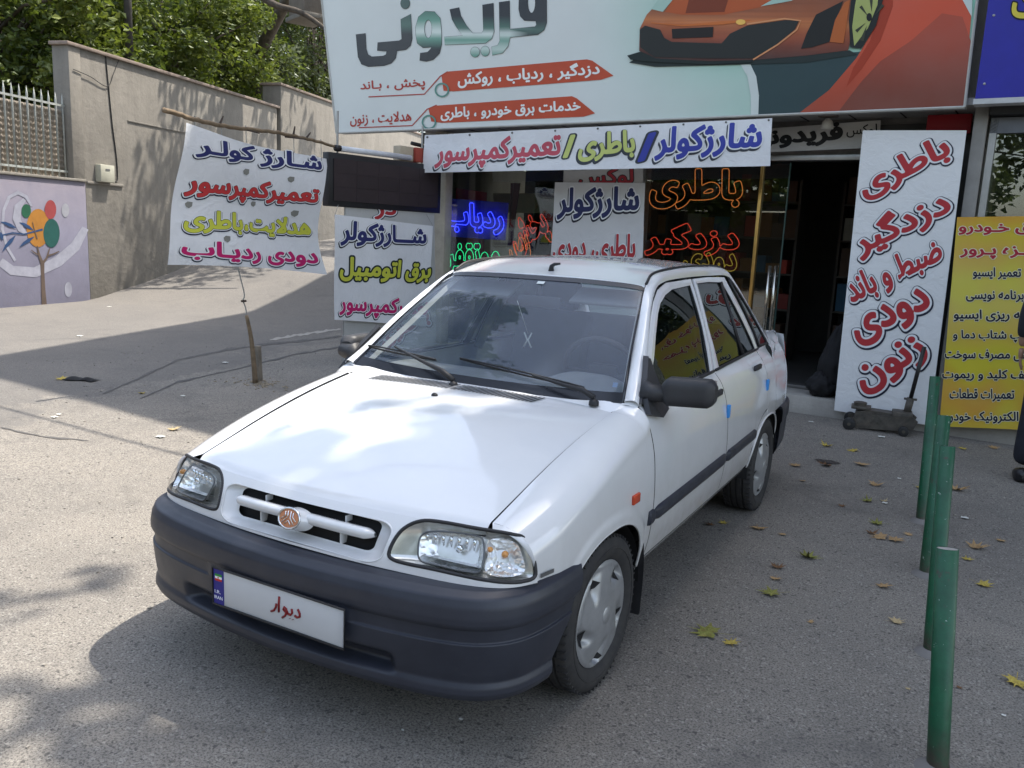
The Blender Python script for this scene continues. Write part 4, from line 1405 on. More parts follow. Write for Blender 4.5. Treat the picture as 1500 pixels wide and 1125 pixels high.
# ================================================================== PROJECTING SIGNS ON THE LEFT, in a plane running out from the shop front
LA = Vector((-4.217, 4.24, 0)); LB = Vector((-3.90, 5.83, 0))
LD = (LB - LA).normalized(); LN = Vector((LD.y, -LD.x, 0))
LROT = Matrix(((LD.x, LN.x, 0), (LD.y, LN.y, 0), (0, 0, 1)))
LED = thing('display_board', 'long black unlit LED display board sticking out from the shop front', 'display', tuple(LA + Vector((0, 0, 1.7))))
lc = (LA + LB) / 2 - LN * .06
MB().box(lc + Vector((0, 0, 2.005)), ((LB - LA).length, .10, .545), LROT).build('case', mat('led_case', (.012, .012, .014), .5), LED, bevel=.008)
nx_, nz_ = 5, 3
Ln = (LB - LA).length - .12
for i in range(nx_):
    for j in range(nz_):
        c = LA + LD * (.06 + Ln * (i + .5) / nx_) + LN * .0015 + Vector((0, 0, 1.79 + .43 * (j + .5) / nz_))
        k = R.uniform(.8, 1.25) * (1.5 if (i, j) == (0, 2) else 1)
        MB().box(c, (Ln / nx_ - .002, .005, .43 / nz_ - .002), LROT).build('module', mat('led_module_%d' % R.randint(0, 3), (.030 * k, .020 * k, .022 * k), .6), LED)
a = LA - LN * .03 + Vector((0, 0, 2.325)); b = a + LD * 1.15
TL_ = thing('tube_lamp', 'white tube lamp lying on top of the black display board', 'lamp', tuple(a))
MB().tube([a + LD * .12, b], .030, 10).build('tube', mat('tube_white', (.62, .64, .68), .35), TL_, smooth=True)
MB().tube([a + LD * .10, a + LD * .16], .033, 10).build('cap', mat('led_case', (.012, .012, .014)), TL_, smooth=True)
jb = LA + LD * 1.12 - LN * .12 + Vector((0, 0, 2.37))
tag(MB().box(jb, (.20, .12, .16), LROT).build('carton', mat('carton_beige', (.45, .38, .28), .8), bevel=.006), 'beige carton on top of the display board', 'box')
tag(MB().box(jb + LD * .17 + LN * .03, (.12, .12, .16), LROT).build('carton', mat('carton_red', (.32, .05, .03), .7), bevel=.006), 'dull red carton beside the beige one on the display board', 'box')
hp = [jb + LD * .12 + Vector((0, 0, .13)), jb + LD * .30 + LN * .02 + Vector((0, 0, .10)), jb + LD * .38 + Vector((0, 0, -.02)), jb + LD * .5 + Vector((0, 0, -.09)), jb + LD * .72 + Vector((0, 0, -.06))]
tag(MB().tube([crom(hp, k / 20) for k in range(21)], .022, 8).build('rubber_hose', mat('black_cable', (.012,) * 3), smooth=True), 'thick black hose sagging from the soffit behind the display board', 'hose')
tag(MB().box(jb + LD * .62 + LN * .02 + Vector((0, 0, .04)), (.14, .06, .12), LROT).build('switch_box', mat('switch_white', (.45, .45, .42), .5), bevel=.006), 'small pale switch box under the soffit by the banner corner', 'switch box')
for k in (0.15, 1.35):
    p = LA + LD * k - LN * .06
    tag(MB().tube([p + Vector((0, 0, 2.28)), p + Vector((0, 0, 2.70))], .012, 6).build('hanger_rod', ALU), 'steel rod holding the display board, %s end' % ('outer' if k < 1 else 'inner'), 'rod')
# small hanging banner
SBN = thing('hanging_banner', 'small white banner with navy, yellow and magenta words hung below the display board', 'banner', tuple(LA + Vector((0, 0, .7))))
sb = Sheet(LA + LN * .05, LN, wav(.016, 6.5, .010, 5, .5))
SQ = [(491, 314), (634, 331), (626, 478), (489, 468)]
sb.cloth('cloth', SQ, VIN, SBN, 30, 24)
L3 = lambda c: [(.112, BLK, -.01, -.03), (.082, WHT), (.038, c)]
sb.text('شـــارژکولر', [(501, 322), (626, 334), (624, 364), (498, 360)], L3(NAVY), SBN)
sb.text('برق اتومبیل', [(498, 375), (634, 384), (628, 415), (498, 412)], [(.112, GRN), (.040, YEL)], SBN)
sb.text('تعمیرکمپرسور', [(497, 430), (632, 440), (626, 470), (496, 464)], L3(MAG), SBN)
for p, q in (((491, 314), (499, 300)), ((634, 331), (628, 314))):
    A_ = sb.flat(*p); B_ = sb.flat(*q)
    MB().tube([A_, B_ - LN * .04], .003, 5).build('tie', mat('string_grey', (.3, .3, .28), .8), SBN)
# leaning board behind it
LBD = thing('leaning_panel', 'narrow white board with red letters standing behind the small hanging banner', 'sign', tuple(LA + LD * .4))
lb_ = Sheet(LA + LN * -.03 + LD * .3, LN)
lb_.cloth('sheet', [(506, 300), (636, 312), (640, 560), (503, 533)], vinyl('board_vinyl', (.52, .52, .50)), LBD, 16, 30, thick=.02)
lb_.text('دز', [(548, 296), (580, 296), (580, 322), (548, 322)], LY, LBD)
lb_.text('باطری', [(545, 490), (618, 440), (634, 475), (560, 515)], LY, LBD)
lb_.text('دزد', [(516, 525), (560, 490), (580, 520), (528, 560)], LY, LBD)
# corner post of the shop front
_p0, _p1 = fs(634, 330, .12)[0], fs(651, 330, .12)[0]
tag(fbox(_p0, _p1, .12, .26, 0, 2.68).build('steel_post', mat('post_cream', (.40, .36, .29), .6, var=.2, scale=5), bevel=.008), 'cream steel post at the left end of the shop window', 'post')

# ================================================================== BIG BANNER AT THE ROADSIDE
BX_ = -4.25
bb = Sheet((BX_, 3, 1), Vector((1, 0, 0)), wav(.032, 4.6, .020, 6.5, .9))
BIG = thing('roadside_banner', 'large white banner with four coloured Persian lines hung from a branch by the road', 'banner', (BX_, 3.2, 1.1))
def bigfn(u, v):
    L_ = lerp(268, 247, v) + 2.5 * sin(v * pi); T_ = 0
    TLx, TLy, TRx, TRy, BRx, BRy, BLx, BLy = 268, 180, 482, 233, 477, 402, 247, 388
    x = lerp(lerp(TLx, TRx, u), lerp(BLx, BRx, u), v); y = lerp(lerp(TLy, TRy, u), lerp(BLy, BRy, u), v)
    x -= 15 * sin(v * pi) * u ** 6
    y += 6 * sin(u * pi) * (1 - v) ** 3 - 4 * sin(u * pi) * v ** 4
    return x, y
mb = MB().grid(lambda u, v: bb.pt(*bigfn(u, v)), 60, 40)
mb.build('cloth', VIN, BIG, smooth=True)
BL = lambda c: [(.115, pm('#20253c'), .0, -.04), (.092, WHT), (.040, c)]
bb.text('شـارژ کولـر', [(283, 200), (470, 228), (468, 256), (280, 230)], BL(NAVY), BIG)
bb.text('تعمیرکمپرسور', [(273, 250), (462, 275), (460, 306), (270, 290)], [(.118, pm('#20253c'), .0, -.04), (.096, WHT), (.055, pm('#1c1c22')), (.038, REDC)], BIG)
bb.text('هدلایت،باطری', [(272, 305), (457, 321), (455, 352), (270, 340)], [(.118, pm('#20253c'), .0, -.04), (.096, WHT), (.058, pm('#2b3420')), (.038, YEL)], BIG)
bb.text('دودی ردیـاب', [(268, 350), (466, 364), (466, 393), (265, 380)], BL(MAG), BIG)
for x, y, r_ in ((360, 252, 5), (424, 263, 4.5), (278, 300, 5), (373, 299, 4), (433, 313, 5), (329, 350, 5)):
    bb.shape('air_hole', [[(x - r_, y - 2), (x - r_ * .3, y - r_), (x + r_, y - r_ * .8), (x + r_ * .9, y + r_ * .4), (x + r_ * .1, y + r_), (x - r_ * .8, y + r_ * .5)]], pm('#85857f'), BIG, .004)
WOOD = mat('dead_wood', (.20, .145, .09), .85, var=.3, scale=14, bump=.6, bscale=60)
DKW = mat('dark_wood', (.07, .05, .04), .85, var=.3, scale=14, bump=.6, bscale=60)
BR = thing('branch_rail', 'crooked bare branch carrying the big roadside banner', 'branch', tuple(on_x(240, 162, BX_)))
bp = [on_x(x, y, BX_) for x, y in ((239, 161), (270, 170), (305, 180), (345, 187), (400, 193), (430, 199), (465, 207), (505, 219))]
MB().tube([crom(bp, k / 40) + Vector((R.uniform(-.004, .004), 0, R.uniform(-.005, .005))) for k in range(41)], [.022 - .0002 * k for k in range(41)], 8).build('stem', WOOD, BR, smooth=True)
for x, y, dx, dy in ((322, 182, 5, -12), (358, 189, 22, 6), (430, 197, 2, -12), (447, 204, 8, -10), (418, 200, 30, 4)):
    a = on_x(x, y, BX_); b = on_x(x + dx, y + dy, BX_ + .02)
    MB().tube([a, b], [.012, .006], 6).build('twig', DKW, BR)
for x in (285, 324, 360, 430, 470):
    t_ = (x - 268) / 214
    yb = lerp(180, 233, t_) + 4; yr = lerp(172, 209, (x - 270) / 200)
    MB().tube([on_x(x, yr - 5, BX_), on_x(x + 1, yb + 2, BX_ + .01)], .004, 5).build('tie', mat('string_grey', (.3, .3, .28)), BR)
ST_ = thing('wooden_stake', 'thin crooked stick propped in the road with a string up to the banner', 'stake', tuple(on_z(374, 560)))
sp = [on_x(x, y, -4.22) for x, y in ((374, 561), (372, 535), (369, 505), (366, 485), (361, 462))]
MB().tube([crom(sp, k / 14) for k in range(15)], [.026 - .0007 * k for k in range(15)], 8).build('stick', WOOD, ST_, smooth=True)
sp = [on_x(x, y, -4.23) for x, y in ((361, 464), (360, 452), (356, 440), (358, 432), (353, 410), (348, 391))]
MB().tube([crom(sp, k / 20) for k in range(21)], .006, 5).build('string', mat('string_grey', (.3, .3, .28)), ST_, smooth=True)
MB().box(on_x(357, 441, -4.23), (.02, .05, .02)).build('knot', DKW, ST_)
SK = thing('wooden_stake', 'short thick wooden stump driven beside the crooked stick', 'stake', tuple(on_z(380, 560)))
MB().box((on_z(379, 558).x, on_z(379, 558).y, .14), (.055, .05, .42), Matrix.Rotation(.05, 3, 'X')).build('stump', mat('grey_wood', (.22, .19, .15), .9, var=.3, bump=.6), SK, bevel=.008)
rr = random.Random(4)
mb = MB()
for k in range(140):
    a = rr.uniform(0, 6.28); d = abs(rr.gauss(0, .12))
    c = on_z(378, 562) + Vector((cos(a) * d * 1.6, sin(a) * d, .006))
    mb.box(c, (rr.uniform(.01, .03), rr.uniform(.006, .014), .008), Matrix.Rotation(rr.uniform(0, 3), 3, 'Z'))
tag(mb.build('wood_chips', mat('chips', (.30, .25, .18), .9)), 'pale chips and dirt round the foot of the stakes', 'rubble', kind='stuff')

# ================================================================== POSTS, JACK, BAG, PERSON, LITTER
def green():
    q = NT('green_gloss_paint')
    co = q.coord()
    c = q.ramp(q.noise(9, 6, .7, co), [(.3, (.003, .055, .024)), (.7, (.007, .105, .045))])
    c = q.mix(q.ramp(q.noise(46, 5, .7, co), [(.65, (0, 0, 0)), (.68, (.9,) * 3)]), c, (.36, .44, .38))
    c = q.mix(q.ramp(q.noise(19, 7, .75, co), [(.60, (0, 0, 0)), (.68, (.85,) * 3)]), c, (.055, .035, .025))
    sp = q.n('ShaderNodeSeparateXYZ'); q.l(co, sp.inputs[0])
    mr = q.n('ShaderNodeMapRange'); q.l(sp.outputs[2], mr.inputs[0]); mr.inputs[1].default_value = .14; mr.inputs[2].default_value = .02
    mm = q.n('ShaderNodeMath', operation='MULTIPLY'); q.l(mr.outputs[0], mm.inputs[0]); q.l(q.ramp(q.noise(30, 6, .7, co), [(.3, (.3,) * 3), (.6, (1, 1, 1))]), mm.inputs[1])
    c = q.mix(mm.outputs[0], c, (.06, .045, .035))
    q.base(c)
    q.set(Roughness=.42)
    q.nrm(q.bump(q.noise(28, 5, .6, co), .4, .004))
    return q.m
GREEN = green()
PD = [((1373, 1128), (1388, 804), .031, 'nearest green post, cut off by the bottom edge'), ((1363, 957), (1388, 654), .028, 'second green post from the camera, paint chipped white near its top'),
      ((1356, 842), (1383, 609), .031, 'third green post, hidden low down behind the nearer two'), ((1349, 764), (1370, 552), .029, 'farthest green post, in front of the yellow banner')]
for (b, t, r_, lab) in PD:
    B_ = on_z(*b)
    D_ = (B_ - CAMP).dot(_f)
    T_ = CAMP + ray(*t) * D_
    p = thing('bollard', lab, 'post', tuple(B_), 'green steel posts in a row')
    dv = (T_ - B_).normalized()
    MB().tube([B_ - dv * .03, T_, T_ + dv * .001], [r_, r_, r_ * .93], 20, cap=False).build('shaft', GREEN, p, smooth=True)
    MB().tube([T_ - dv * .012, T_ + dv * .0005], [r_ * .93, r_ * .93], 20).build('top_plate', mat('bare_steel', (.42, .40, .38), .5, metal=.3, var=.3, scale=30), p, smooth=False)
    MB().tube([T_ - dv * .004, T_ + dv * .0015], [r_ * 1.0, r_ * .97], 20, cap=False).build('rim', GREEN, p, smooth=True)
    MB().lathe([(0, r_ * 2.1), (.008, r_ * 1.8), (.016, r_ * 1.3), (.022, r_ * 1.02)], B_ + Vector((0, 0, .0)), 'z', 16).build('foot_mortar', mat('mortar', (.19, .18, .17), .95, bump=.5), p, smooth=True)
# trolley jack
JM = mat('jack_grimy_steel', (.085, .078, .066), .6, metal=.35, var=.45, scale=18, dirt=(.16, .13, .10), dirt_amt=.6, bump=.3)
J0 = on_z(1240, 624); J1 = on_z(1338, 636)
jd = (J1 - J0).normalized(); jn = Vector((-jd.y, jd.x, 0))
JR = Matrix(((jd.x, jn.x, 0), (jd.y, jn.y, 0), (0, 0, 1)))
jl = (J1 - J0).length
JK = thing('trolley_jack', 'grimy steel trolley jack with its black handle raised against the white panel', 'jack', tuple(J0))
def jp(a, b, c):
    return J0 + jd * a + jn * b + Vector((0, 0, c))
for sgn in (-1, 1):
    L_ = [(0, .03), (.03, .015), (jl * .78, .035), (jl * .98, .06), (jl * 1.03, .13), (jl * .92, .175), (jl * .75, .155), (jl * .35, .145), (.08, .115), (.0, .09)]
    MB().prism([jp(x, sgn * .11 - .008, z) for x, z in L_], jn * .012).build('side_plate', JM, JK, weld=True)
MB().prism([jp(x, -.075, z) for x, z in ((.05, .09), (jl * .8, .10), (jl * .85, .165), (jl * .3, .175), (.06, .15))], jn * .15).build('lift_arm', JM, JK, weld=True)
MB().box(jp(.10, 0, .185), (.16, .15, .025), JR).build('saddle_plate', JM, JK, bevel=.006)
MB().lathe([(0, .05), (.03, .055), (.035, .04), (.04, 0)], jp(.09, 0, .195), 'z', 18).build('saddle', JM, JK)
for a, r_ in ((.02, .052), (jl * .84, .042)):
    for sgn in (-1, 1):
        c = jp(a, sgn * .15, r_)
        pts = [c - jn * .02, c + jn * .02]
        w_ = MB().tube(pts, r_, 20).build('roller', mat('jack_wheel', (.02, .02, .02), .5), JK, smooth=False, bevel=.004)
        MB().tube([c - jn * .024, c + jn * .024], .014, 12).build('axle', JM, w_)
MB().box(jp(jl * .80, 0, .14), (.16, .17, .10), JR).build('pump_block', JM, JK, bevel=.01)
hb = jp(jl * .86, 0, .15); ht_ = on_plane(1354, 508, hb, Vector((0, 1, 0)))
hd_ = (ht_ - hb).normalized()
MB().tube([hb, hb + hd_ * .16], .030, 14).build('handle_socket', JM, JK, smooth=True)
MB().tube([hb + hd_ * .14, ht_], .017, 12).build('handle', mat('handle_black', (.014, .014, .014), .4), JK, smooth=True)
MB().tube([hb + hd_ * .15 - jd * .05, hb + hd_ * .15 + jd * .05], .010, 8).build('clamp_bolt', JM, JK, smooth=True)
# black bag in the doorway
def blob(c, rx, ry, rz, seed, amp=.12, lean=(0, 0)):
    def fn(i, j):
        a = 2 * pi * (i % 1.0); b_ = pi * j
        d = Vector((sin(b_) * cos(a), sin(b_) * sin(a), cos(b_)))
        n_ = 1 + amp * mnoise.noise(d * 2.2 + Vector((seed, 0, 0))) + amp * .5 * mnoise.noise(d * 6 + Vector((seed, 3, 0))) + amp * .3 * abs(sin(a * 7)) * sin(b_)
        z = d.z * rz * n_
        return Vector(c) + Vector((d.x * rx * n_ * (1 - .35 * max(0, d.z)) + lean[0] * (z + rz), d.y * ry * n_ * (1 - .3 * max(0, d.z)) + lean[1] * (z + rz), max(z, -rz * .92)))
    return MB().grid(fn, 48, 30)
bgp = FW(inside(1212, 560, .15)[0], .22, 0)
BAG = thing('coat_bundle', 'black cloth bundle slumped in the doorway against the white panel', 'bundle', (bgp.x, bgp.y, .165))
blob((bgp.x + .02, bgp.y, .50), .15, .16, .35, 3.3, .16, (.06, 0)).build('cloth', mat('black_cloth', (.010, .010, .012), .85, var=.4, bump=.4, bscale=40), BAG, smooth=True)
blob((bgp.x - .05, bgp.y - .08, .28), .13, .13, .13, 8.3, .2).build('fold', mat('black_cloth', (.010, .010, .012)), BAG, smooth=True)
# person cut by the right edge
def skin(name, nodes, edges, rad, m_, parent, sub=2):
    me = bpy.data.meshes.new(name)
    me.from_pydata(nodes, edges, [])
    o = bpy.data.objects.new(name, me)
    COL.objects.link(o)
    sk = o.modifiers.new('s', 'SKIN')
    for i, r_ in enumerate(rad):
        v = me.skin_vertices[0].data[i]
        v.radius = r_ if isinstance(r_, tuple) else (r_, r_)
        v.use_root = (i == 0)
    o.modifiers.new('u', 'SUBSURF').levels = sub
    bpy.context.view_layer.update()
    dg = bpy.context.evaluated_depsgraph_get()
    m2 = bpy.data.meshes.new_from_object(o.evaluated_get(dg))
    bpy.data.objects.remove(o)
    m2.materials.clear(); m2.materials.append(m_)
    m2.polygons.foreach_set('use_smooth', [True] * len(m2.polygons))
    return link(name, m2, parent)
pb = on_z(1492, 704)
px0, py0 = pb.x + .16, pb.y + .02
PER = thing('person', 'person in black trousers and dark top standing at the right edge, back to the camera', 'person', (px0, py0, 0))
SKINM = mat('skin', (.36, .21, .14), .55, var=.08)
TROU = mat('black_trousers', (.012, .014, .022), .85, var=.3, bump=.3, bscale=60)
SHIRT = mat('dark_shirt', (.020, .022, .030), .8, var=.3, bump=.25, bscale=50)
def PV(x, y, z): return (px0 + x, py0 + y, z)
# body (one continuous surface, skin), clothing as shells over it
nodes = [PV(0, 0, .96), PV(0, 0, 1.12), PV(0, -.01, 1.30), PV(0, -.01, 1.44), PV(0, 0, 1.53), PV(0, .01, 1.60),
         PV(-.10, 0, .90), PV(-.13, .01, .50), PV(-.15, .02, .10), PV(.10, 0, .90), PV(.13, .01, .50), PV(.15, .02, .10),
         PV(-.19, -.01, 1.42), PV(-.25, .02, 1.14), PV(-.255, .10, .92), PV(.19, -.01, 1.42), PV(.25, .02, 1.14), PV(.255, .10, .92)]
edges = [(0, 1), (1, 2), (2, 3), (3, 4), (4, 5), (0, 6), (6, 7), (7, 8), (0, 9), (9, 10), (10, 11), (3, 12), (12, 13), (13, 14), (3, 15), (15, 16), (16, 17)]
rad = [(.15, .11), (.14, .10), (.165, .11), (.12, .09), .055, .06, .095, .062, .042, .095, .062, .042, .062, .045, .028, .062, .045, .028]
body = skin('body', nodes, edges, rad, SKINM, PER)
skin('trousers', nodes[:1] + nodes[6:12] + [PV(0, 0, 1.04)], [(0, 1), (1, 2), (2, 3), (0, 4), (4, 5), (5, 6), (0, 7)], [(.165, .125), .115, .085, .075, .115, .085, .075, (.155, .12)], TROU, PER)
skin('shirt', [nodes[1], nodes[2], nodes[3], PV(0, 0, .97), nodes[12], nodes[13], PV(-.257, .08, .98), nodes[15], nodes[16], PV(.257, .08, .98)], [(0, 1), (1, 2), (0, 3), (2, 4), (4, 5), (5, 6), (2, 7), (7, 8), (8, 9)], [(.16, .12), (.185, .13), (.14, .11), (.17, .13), .078, .060, .045, .078, .060, .045], SHIRT, PER)
HC = Vector(PV(0, -.01, 1.70))
def headf(i, j):
    a = 2 * pi * (i % 1.0); b_ = pi * j
    d = Vector((sin(b_) * cos(a), sin(b_) * sin(a), cos(b_)))
    # faces +y (towards the shop)
    r_ = Vector((.075, .095, .118))
    p = Vector((d.x * r_.x, d.y * r_.y, d.z * r_.z))
    if d.z < -.2: p.x *= 1 - .25 * (-d.z - .2); p.y += .012 * (-d.z)
    if d.y > 0:
        p.y += .022 * math.exp(-((d.x * 4.5) ** 2) - ((d.z + .12) * 4.2) ** 2)
        p.y -= .008 * (math.exp(-(((abs(d.x) - .38) * 6) ** 2) - ((d.z - .08) * 7) ** 2))
        p.y += .005 * math.exp(-((d.x * 3) ** 2) - ((d.z + .48) * 9) ** 2)
    return HC + p
hd = MB().grid(headf, 32, 24).build('head', SKINM, PER, smooth=True)
def hairf(i, j):
    a = 2 * pi * (i % 1.0); b_ = pi * .60 * j
    d = Vector((sin(b_) * cos(a), sin(b_) * sin(a), cos(b_)))
    k = 1.07 + .02 * mnoise.noise(d * 9)
    cut = 1 if d.y < .35 or d.z > .45 else .93
    return HC + Vector((d.x * .075 * k * cut, d.y * .095 * k * cut - .004, d.z * .118 * k))
MB().grid(hairf, 32, 16).build('hair', mat('black_hair', (.010, .009, .008), .6, bump=.6, bscale=200), hd, smooth=True)
for sx in (-1, 1):
    blob(HC + Vector((sx * .078, -.005, -.01)), .012, .02, .032, 1, .05).build('ear', SKINM, hd, smooth=True)
    blob(HC + Vector((sx * .03, .083, .01)), .013, .008, .009, 1, 0).build('eye', mat('eye_white', (.7, .7, .68), .2), hd, smooth=True)
    # hand with five fingers
    wx = Vector(PV(sx * .256, .10, .91))
    hn = [tuple(wx), tuple(wx + Vector((0, .012, -.05))), tuple(wx + Vector((0, .016, -.085)))]
    skin('hand', hn, [(0, 1), (1, 2)], [(.020, .026), (.016, .036), (.012, .034)], SKINM, PER, 1)
    for k, ln in enumerate((.062, .072, .066, .052)):
        b0 = wx + Vector((0, .040 - .018 * k, -.085))
        skin('finger', [tuple(b0 + Vector((0, 0, .015))), tuple(b0 + Vector((-sx * .006, 0, -ln * .5))), tuple(b0 + Vector((-sx * .020, 0, -ln)))], [(0, 1), (1, 2)], [.009, .008, .007], SKINM, PER, 1)
    skin('thumb', [tuple(wx + Vector((0, .03, -.03))), tuple(wx + Vector((-sx * .01, .055, -.055))), tuple(wx + Vector((-sx * .014, .060, -.085)))], [(0, 1), (1, 2)], [.012, .010, .008], SKINM, PER, 1)
    def shoe(i, j, sx=sx):
        a = 2 * pi * (i % 1.0)
        L_ = lerp(-.11, .17, j)
        w_ = .046 * (1 - abs(2 * j - 1) ** 4) ** .5 * (1 + .12 * sin(j * 3)) + .001
        h = lerp(.085, .045, smooth01(j * 1.4)) * (1 - abs(2 * j - 1) ** 6) ** .5 + .002
        return Vector(PV(sx * .15 + w_ * cos(a), .02 + L_, max(.004, .03 + h * .6 * sin(a) + (.02 if sin(a) > 0 and j < .4 else 0))))
    MB().grid(shoe, 20, 20).build('shoe', mat('black_shoe', (.010, .010, .012), .4), PER, smooth=True)

# fallen plane leaves
def leaf_mesh(seed, curl):
    rr = random.Random(seed)
    pts = []
    tips = [(-90, .20), (-40, .80), (10, .92), (58, 1.0), (90, 1.12), (122, 1.0), (170, .92), (220, .80)]
    V = [(0, 0, .02)]
    n = len(tips)
    for k in range(n):
        a, r_ = tips[k]
        a2, r2 = tips[(k + 1) % n]
        if k == n - 1: a2 += 360
        a += rr.uniform(-6, 6); r_ *= rr.uniform(.85, 1.1)
        V.append((r_ * cos(radians(a)), r_ * sin(radians(a)), 0))
        m_ = (a + a2) / 2
        V.append((.50 * cos(radians(m_ - 10)), .50 * sin(radians(m_ - 10)), 0))
        V.append((.44 * cos(radians(m_ + 6)), .44 * sin(radians(m_ + 6)), 0))
    V2 = []
    for x, y, z in V:
        z += curl * (x * x * rr.uniform(.6, 1.0) + y * y * .35) + rr.uniform(0, .05) + .06 * sin(3 * x + seed)
        V2.append((x * .5, y * .5, max(.02, z * .5 + .03)))
    m = len(V2) - 1
    F = [(0, 1 + k, 1 + (k + 1) % m) for k in range(m)]
    # stalk
    b = len(V2)
    V2 += [(-.012, -.05, .05), (.012, -.05, .05), (.06, -.62, .09), (.04, -.62, .09)]
    F.append((b, b + 1, b + 2, b + 3))
    me = bpy.data.meshes.new('fallen_leaf')
    me.from_pydata(V2, [], F)
    me.update()
    return me
LM = {}
for n_, c in dict(green='#7f823f', yellow='#b5a24a', tan='#a88b62', brown='#6d4f34', pale='#b9a67e').items():
    LM[n_] = mat('leaf_' + n_, hx(c), .8, var=.35, scale=30, dirt=hx('#6a4a2c'), dirt_amt=.7)
base_leaves = [leaf_mesh(k, .18 + .09 * k) for k in range(6)]
LV = [(1037, 929, 42, 'green', 'large green-yellow plane leaf lying nearest beside the front wheel'), (1071, 944, 24, 'yellow', 'small yellow leaf touching the large green one by the front wheel'),
      (1130, 871, 30, 'green', 'green leaf on the asphalt behind the large one'), (1136, 849, 16, 'tan', 'small tan leaf just behind the lone green leaf'), (1139, 832, 20, 'brown', 'curled brown leaf third back from the front wheel'),
      (1183, 817, 28, 'green', 'green leaf lying between the car and the posts'), (1488, 1001, 34, 'yellow', 'yellow-green leaf cut by the right edge in the foreground'),
      (1293, 860, 22, 'tan', 'tan leaf alone left of the posts'), (1312, 912, 20, 'pale', 'pale leaf nearest the second post'), (1440, 858, 22, 'yellow', 'yellow leaf right of the nearest post'), (1430, 803, 26, 'tan', 'tan leaf right of the post tops'),
      (1211, 654, 16, 'yellow', "yellow leaf lying farthest back, between the car's tail and the jack"), (1250, 661, 15, 'yellow', "yellow leaf just behind the farthest one, left of the jack"), (1166, 683, 18, 'tan', "tan leaf beside the car's rear wheel"), (1261, 682, 20, 'tan', "tan leaf between the oil stain and the jack wheel"), (1210, 683, 20, 'brown', "brown curled leaf touching the oil stain"), (1283, 711, 20, 'tan', "tan leaf right of the oil stain, halfway to the posts"), (1271, 735, 16, 'green', "small green leaf alone between the oil stain and the posts"),
      (1111, 775, 22, 'tan', "tan leaf beside the sill, right one of the pair"), (1147, 784, 12, 'tan', "tiny tan leaf right of the pair beside the sill"), (1060, 767, 14, 'yellow', "yellow leaf beside the sill, right one of the left pair"), (1040, 770, 14, 'brown', "brown leaf beside the sill, leftmost of all"), (1285, 768, 20, 'green', "green leaf topmost in the cluster left of the posts"), (1277, 782, 16, 'brown', "brown leaf leftmost in the cluster left of the posts"), (1290, 788, 24, 'tan', "large tan leaf in the middle of the cluster left of the posts"),
      (1310, 792, 24, 'tan', "tan leaf lowest in the cluster left of the posts"), (1330, 784, 12, 'tan', "small tan leaf right in the cluster left of the posts"), (1358, 783, 14, 'brown', "brown leaf against the foot of the post row"), (1347, 715, 14, 'yellow', "yellow leaf left of the farthest post's foot"), (1400, 718, 26, 'tan', "large tan leaf right of the farthest posts"), (1416, 820, 16, 'yellow', "yellow leaf just right of the nearest post's top"), (1410, 658, 12, 'yellow', "small yellow leaf below the yellow banner"), (1455, 657, 14, 'tan', "tan leaf below the yellow banner's right half"),
      (1187, 912, 10, 'tan', "tiny tan leaf alone in the middle of the asphalt"), (1233, 742, 10, 'brown', "small brown leaf between the rear wheel and the cluster"), (1295, 735, 10, 'pale', "small pale leaf above the cluster by the posts"), (1175, 705, 9, 'tan', "tiny tan leaf just behind the rear wheel"), (1466, 793, 14, 'tan', "small tan leaf at the far right before the person's shoe"), (90, 556, 16, 'yellow', "yellow leaf in the shaded roadway near the black rag"), (255, 630, 18, 'pale', "pale leaf on the sunlit ground left of the bonnet"), (208, 577, 10, 'yellow', "yellow leaf at the shadow's edge left of the car"), (350, 655, 12, 'pale', "pale leaf at the shadow's edge beside the bonnet"), (1330, 1010, 8, 'pale', "tiny pale leaf left of the nearest post's lower half"), (1405, 1008, 9, 'brown', "small brown leaf right of the nearest post's lower half")]
for k, (x, y, s, c, lab) in enumerate(LV):
    p = on_ground(x, y)
    D_ = (p - CAMP).dot(_f)
    me = base_leaves[k % 6].copy()
    me.materials.clear(); me.materials.append(LM[c])
    o = bpy.data.objects.new('fallen_leaf', me)
    COL.objects.link(o)
    sz = s / FPX * D_ * 1.45
    o.scale = (sz, sz, sz)
    o.location = p + Vector((0, 0, .002))
    o.rotation_euler = (R.uniform(-.12, .12), R.uniform(-.12, .12), R.uniform(0, 6.28))
    tag(o, lab, 'leaf', 'dry leaves scattered on the asphalt')
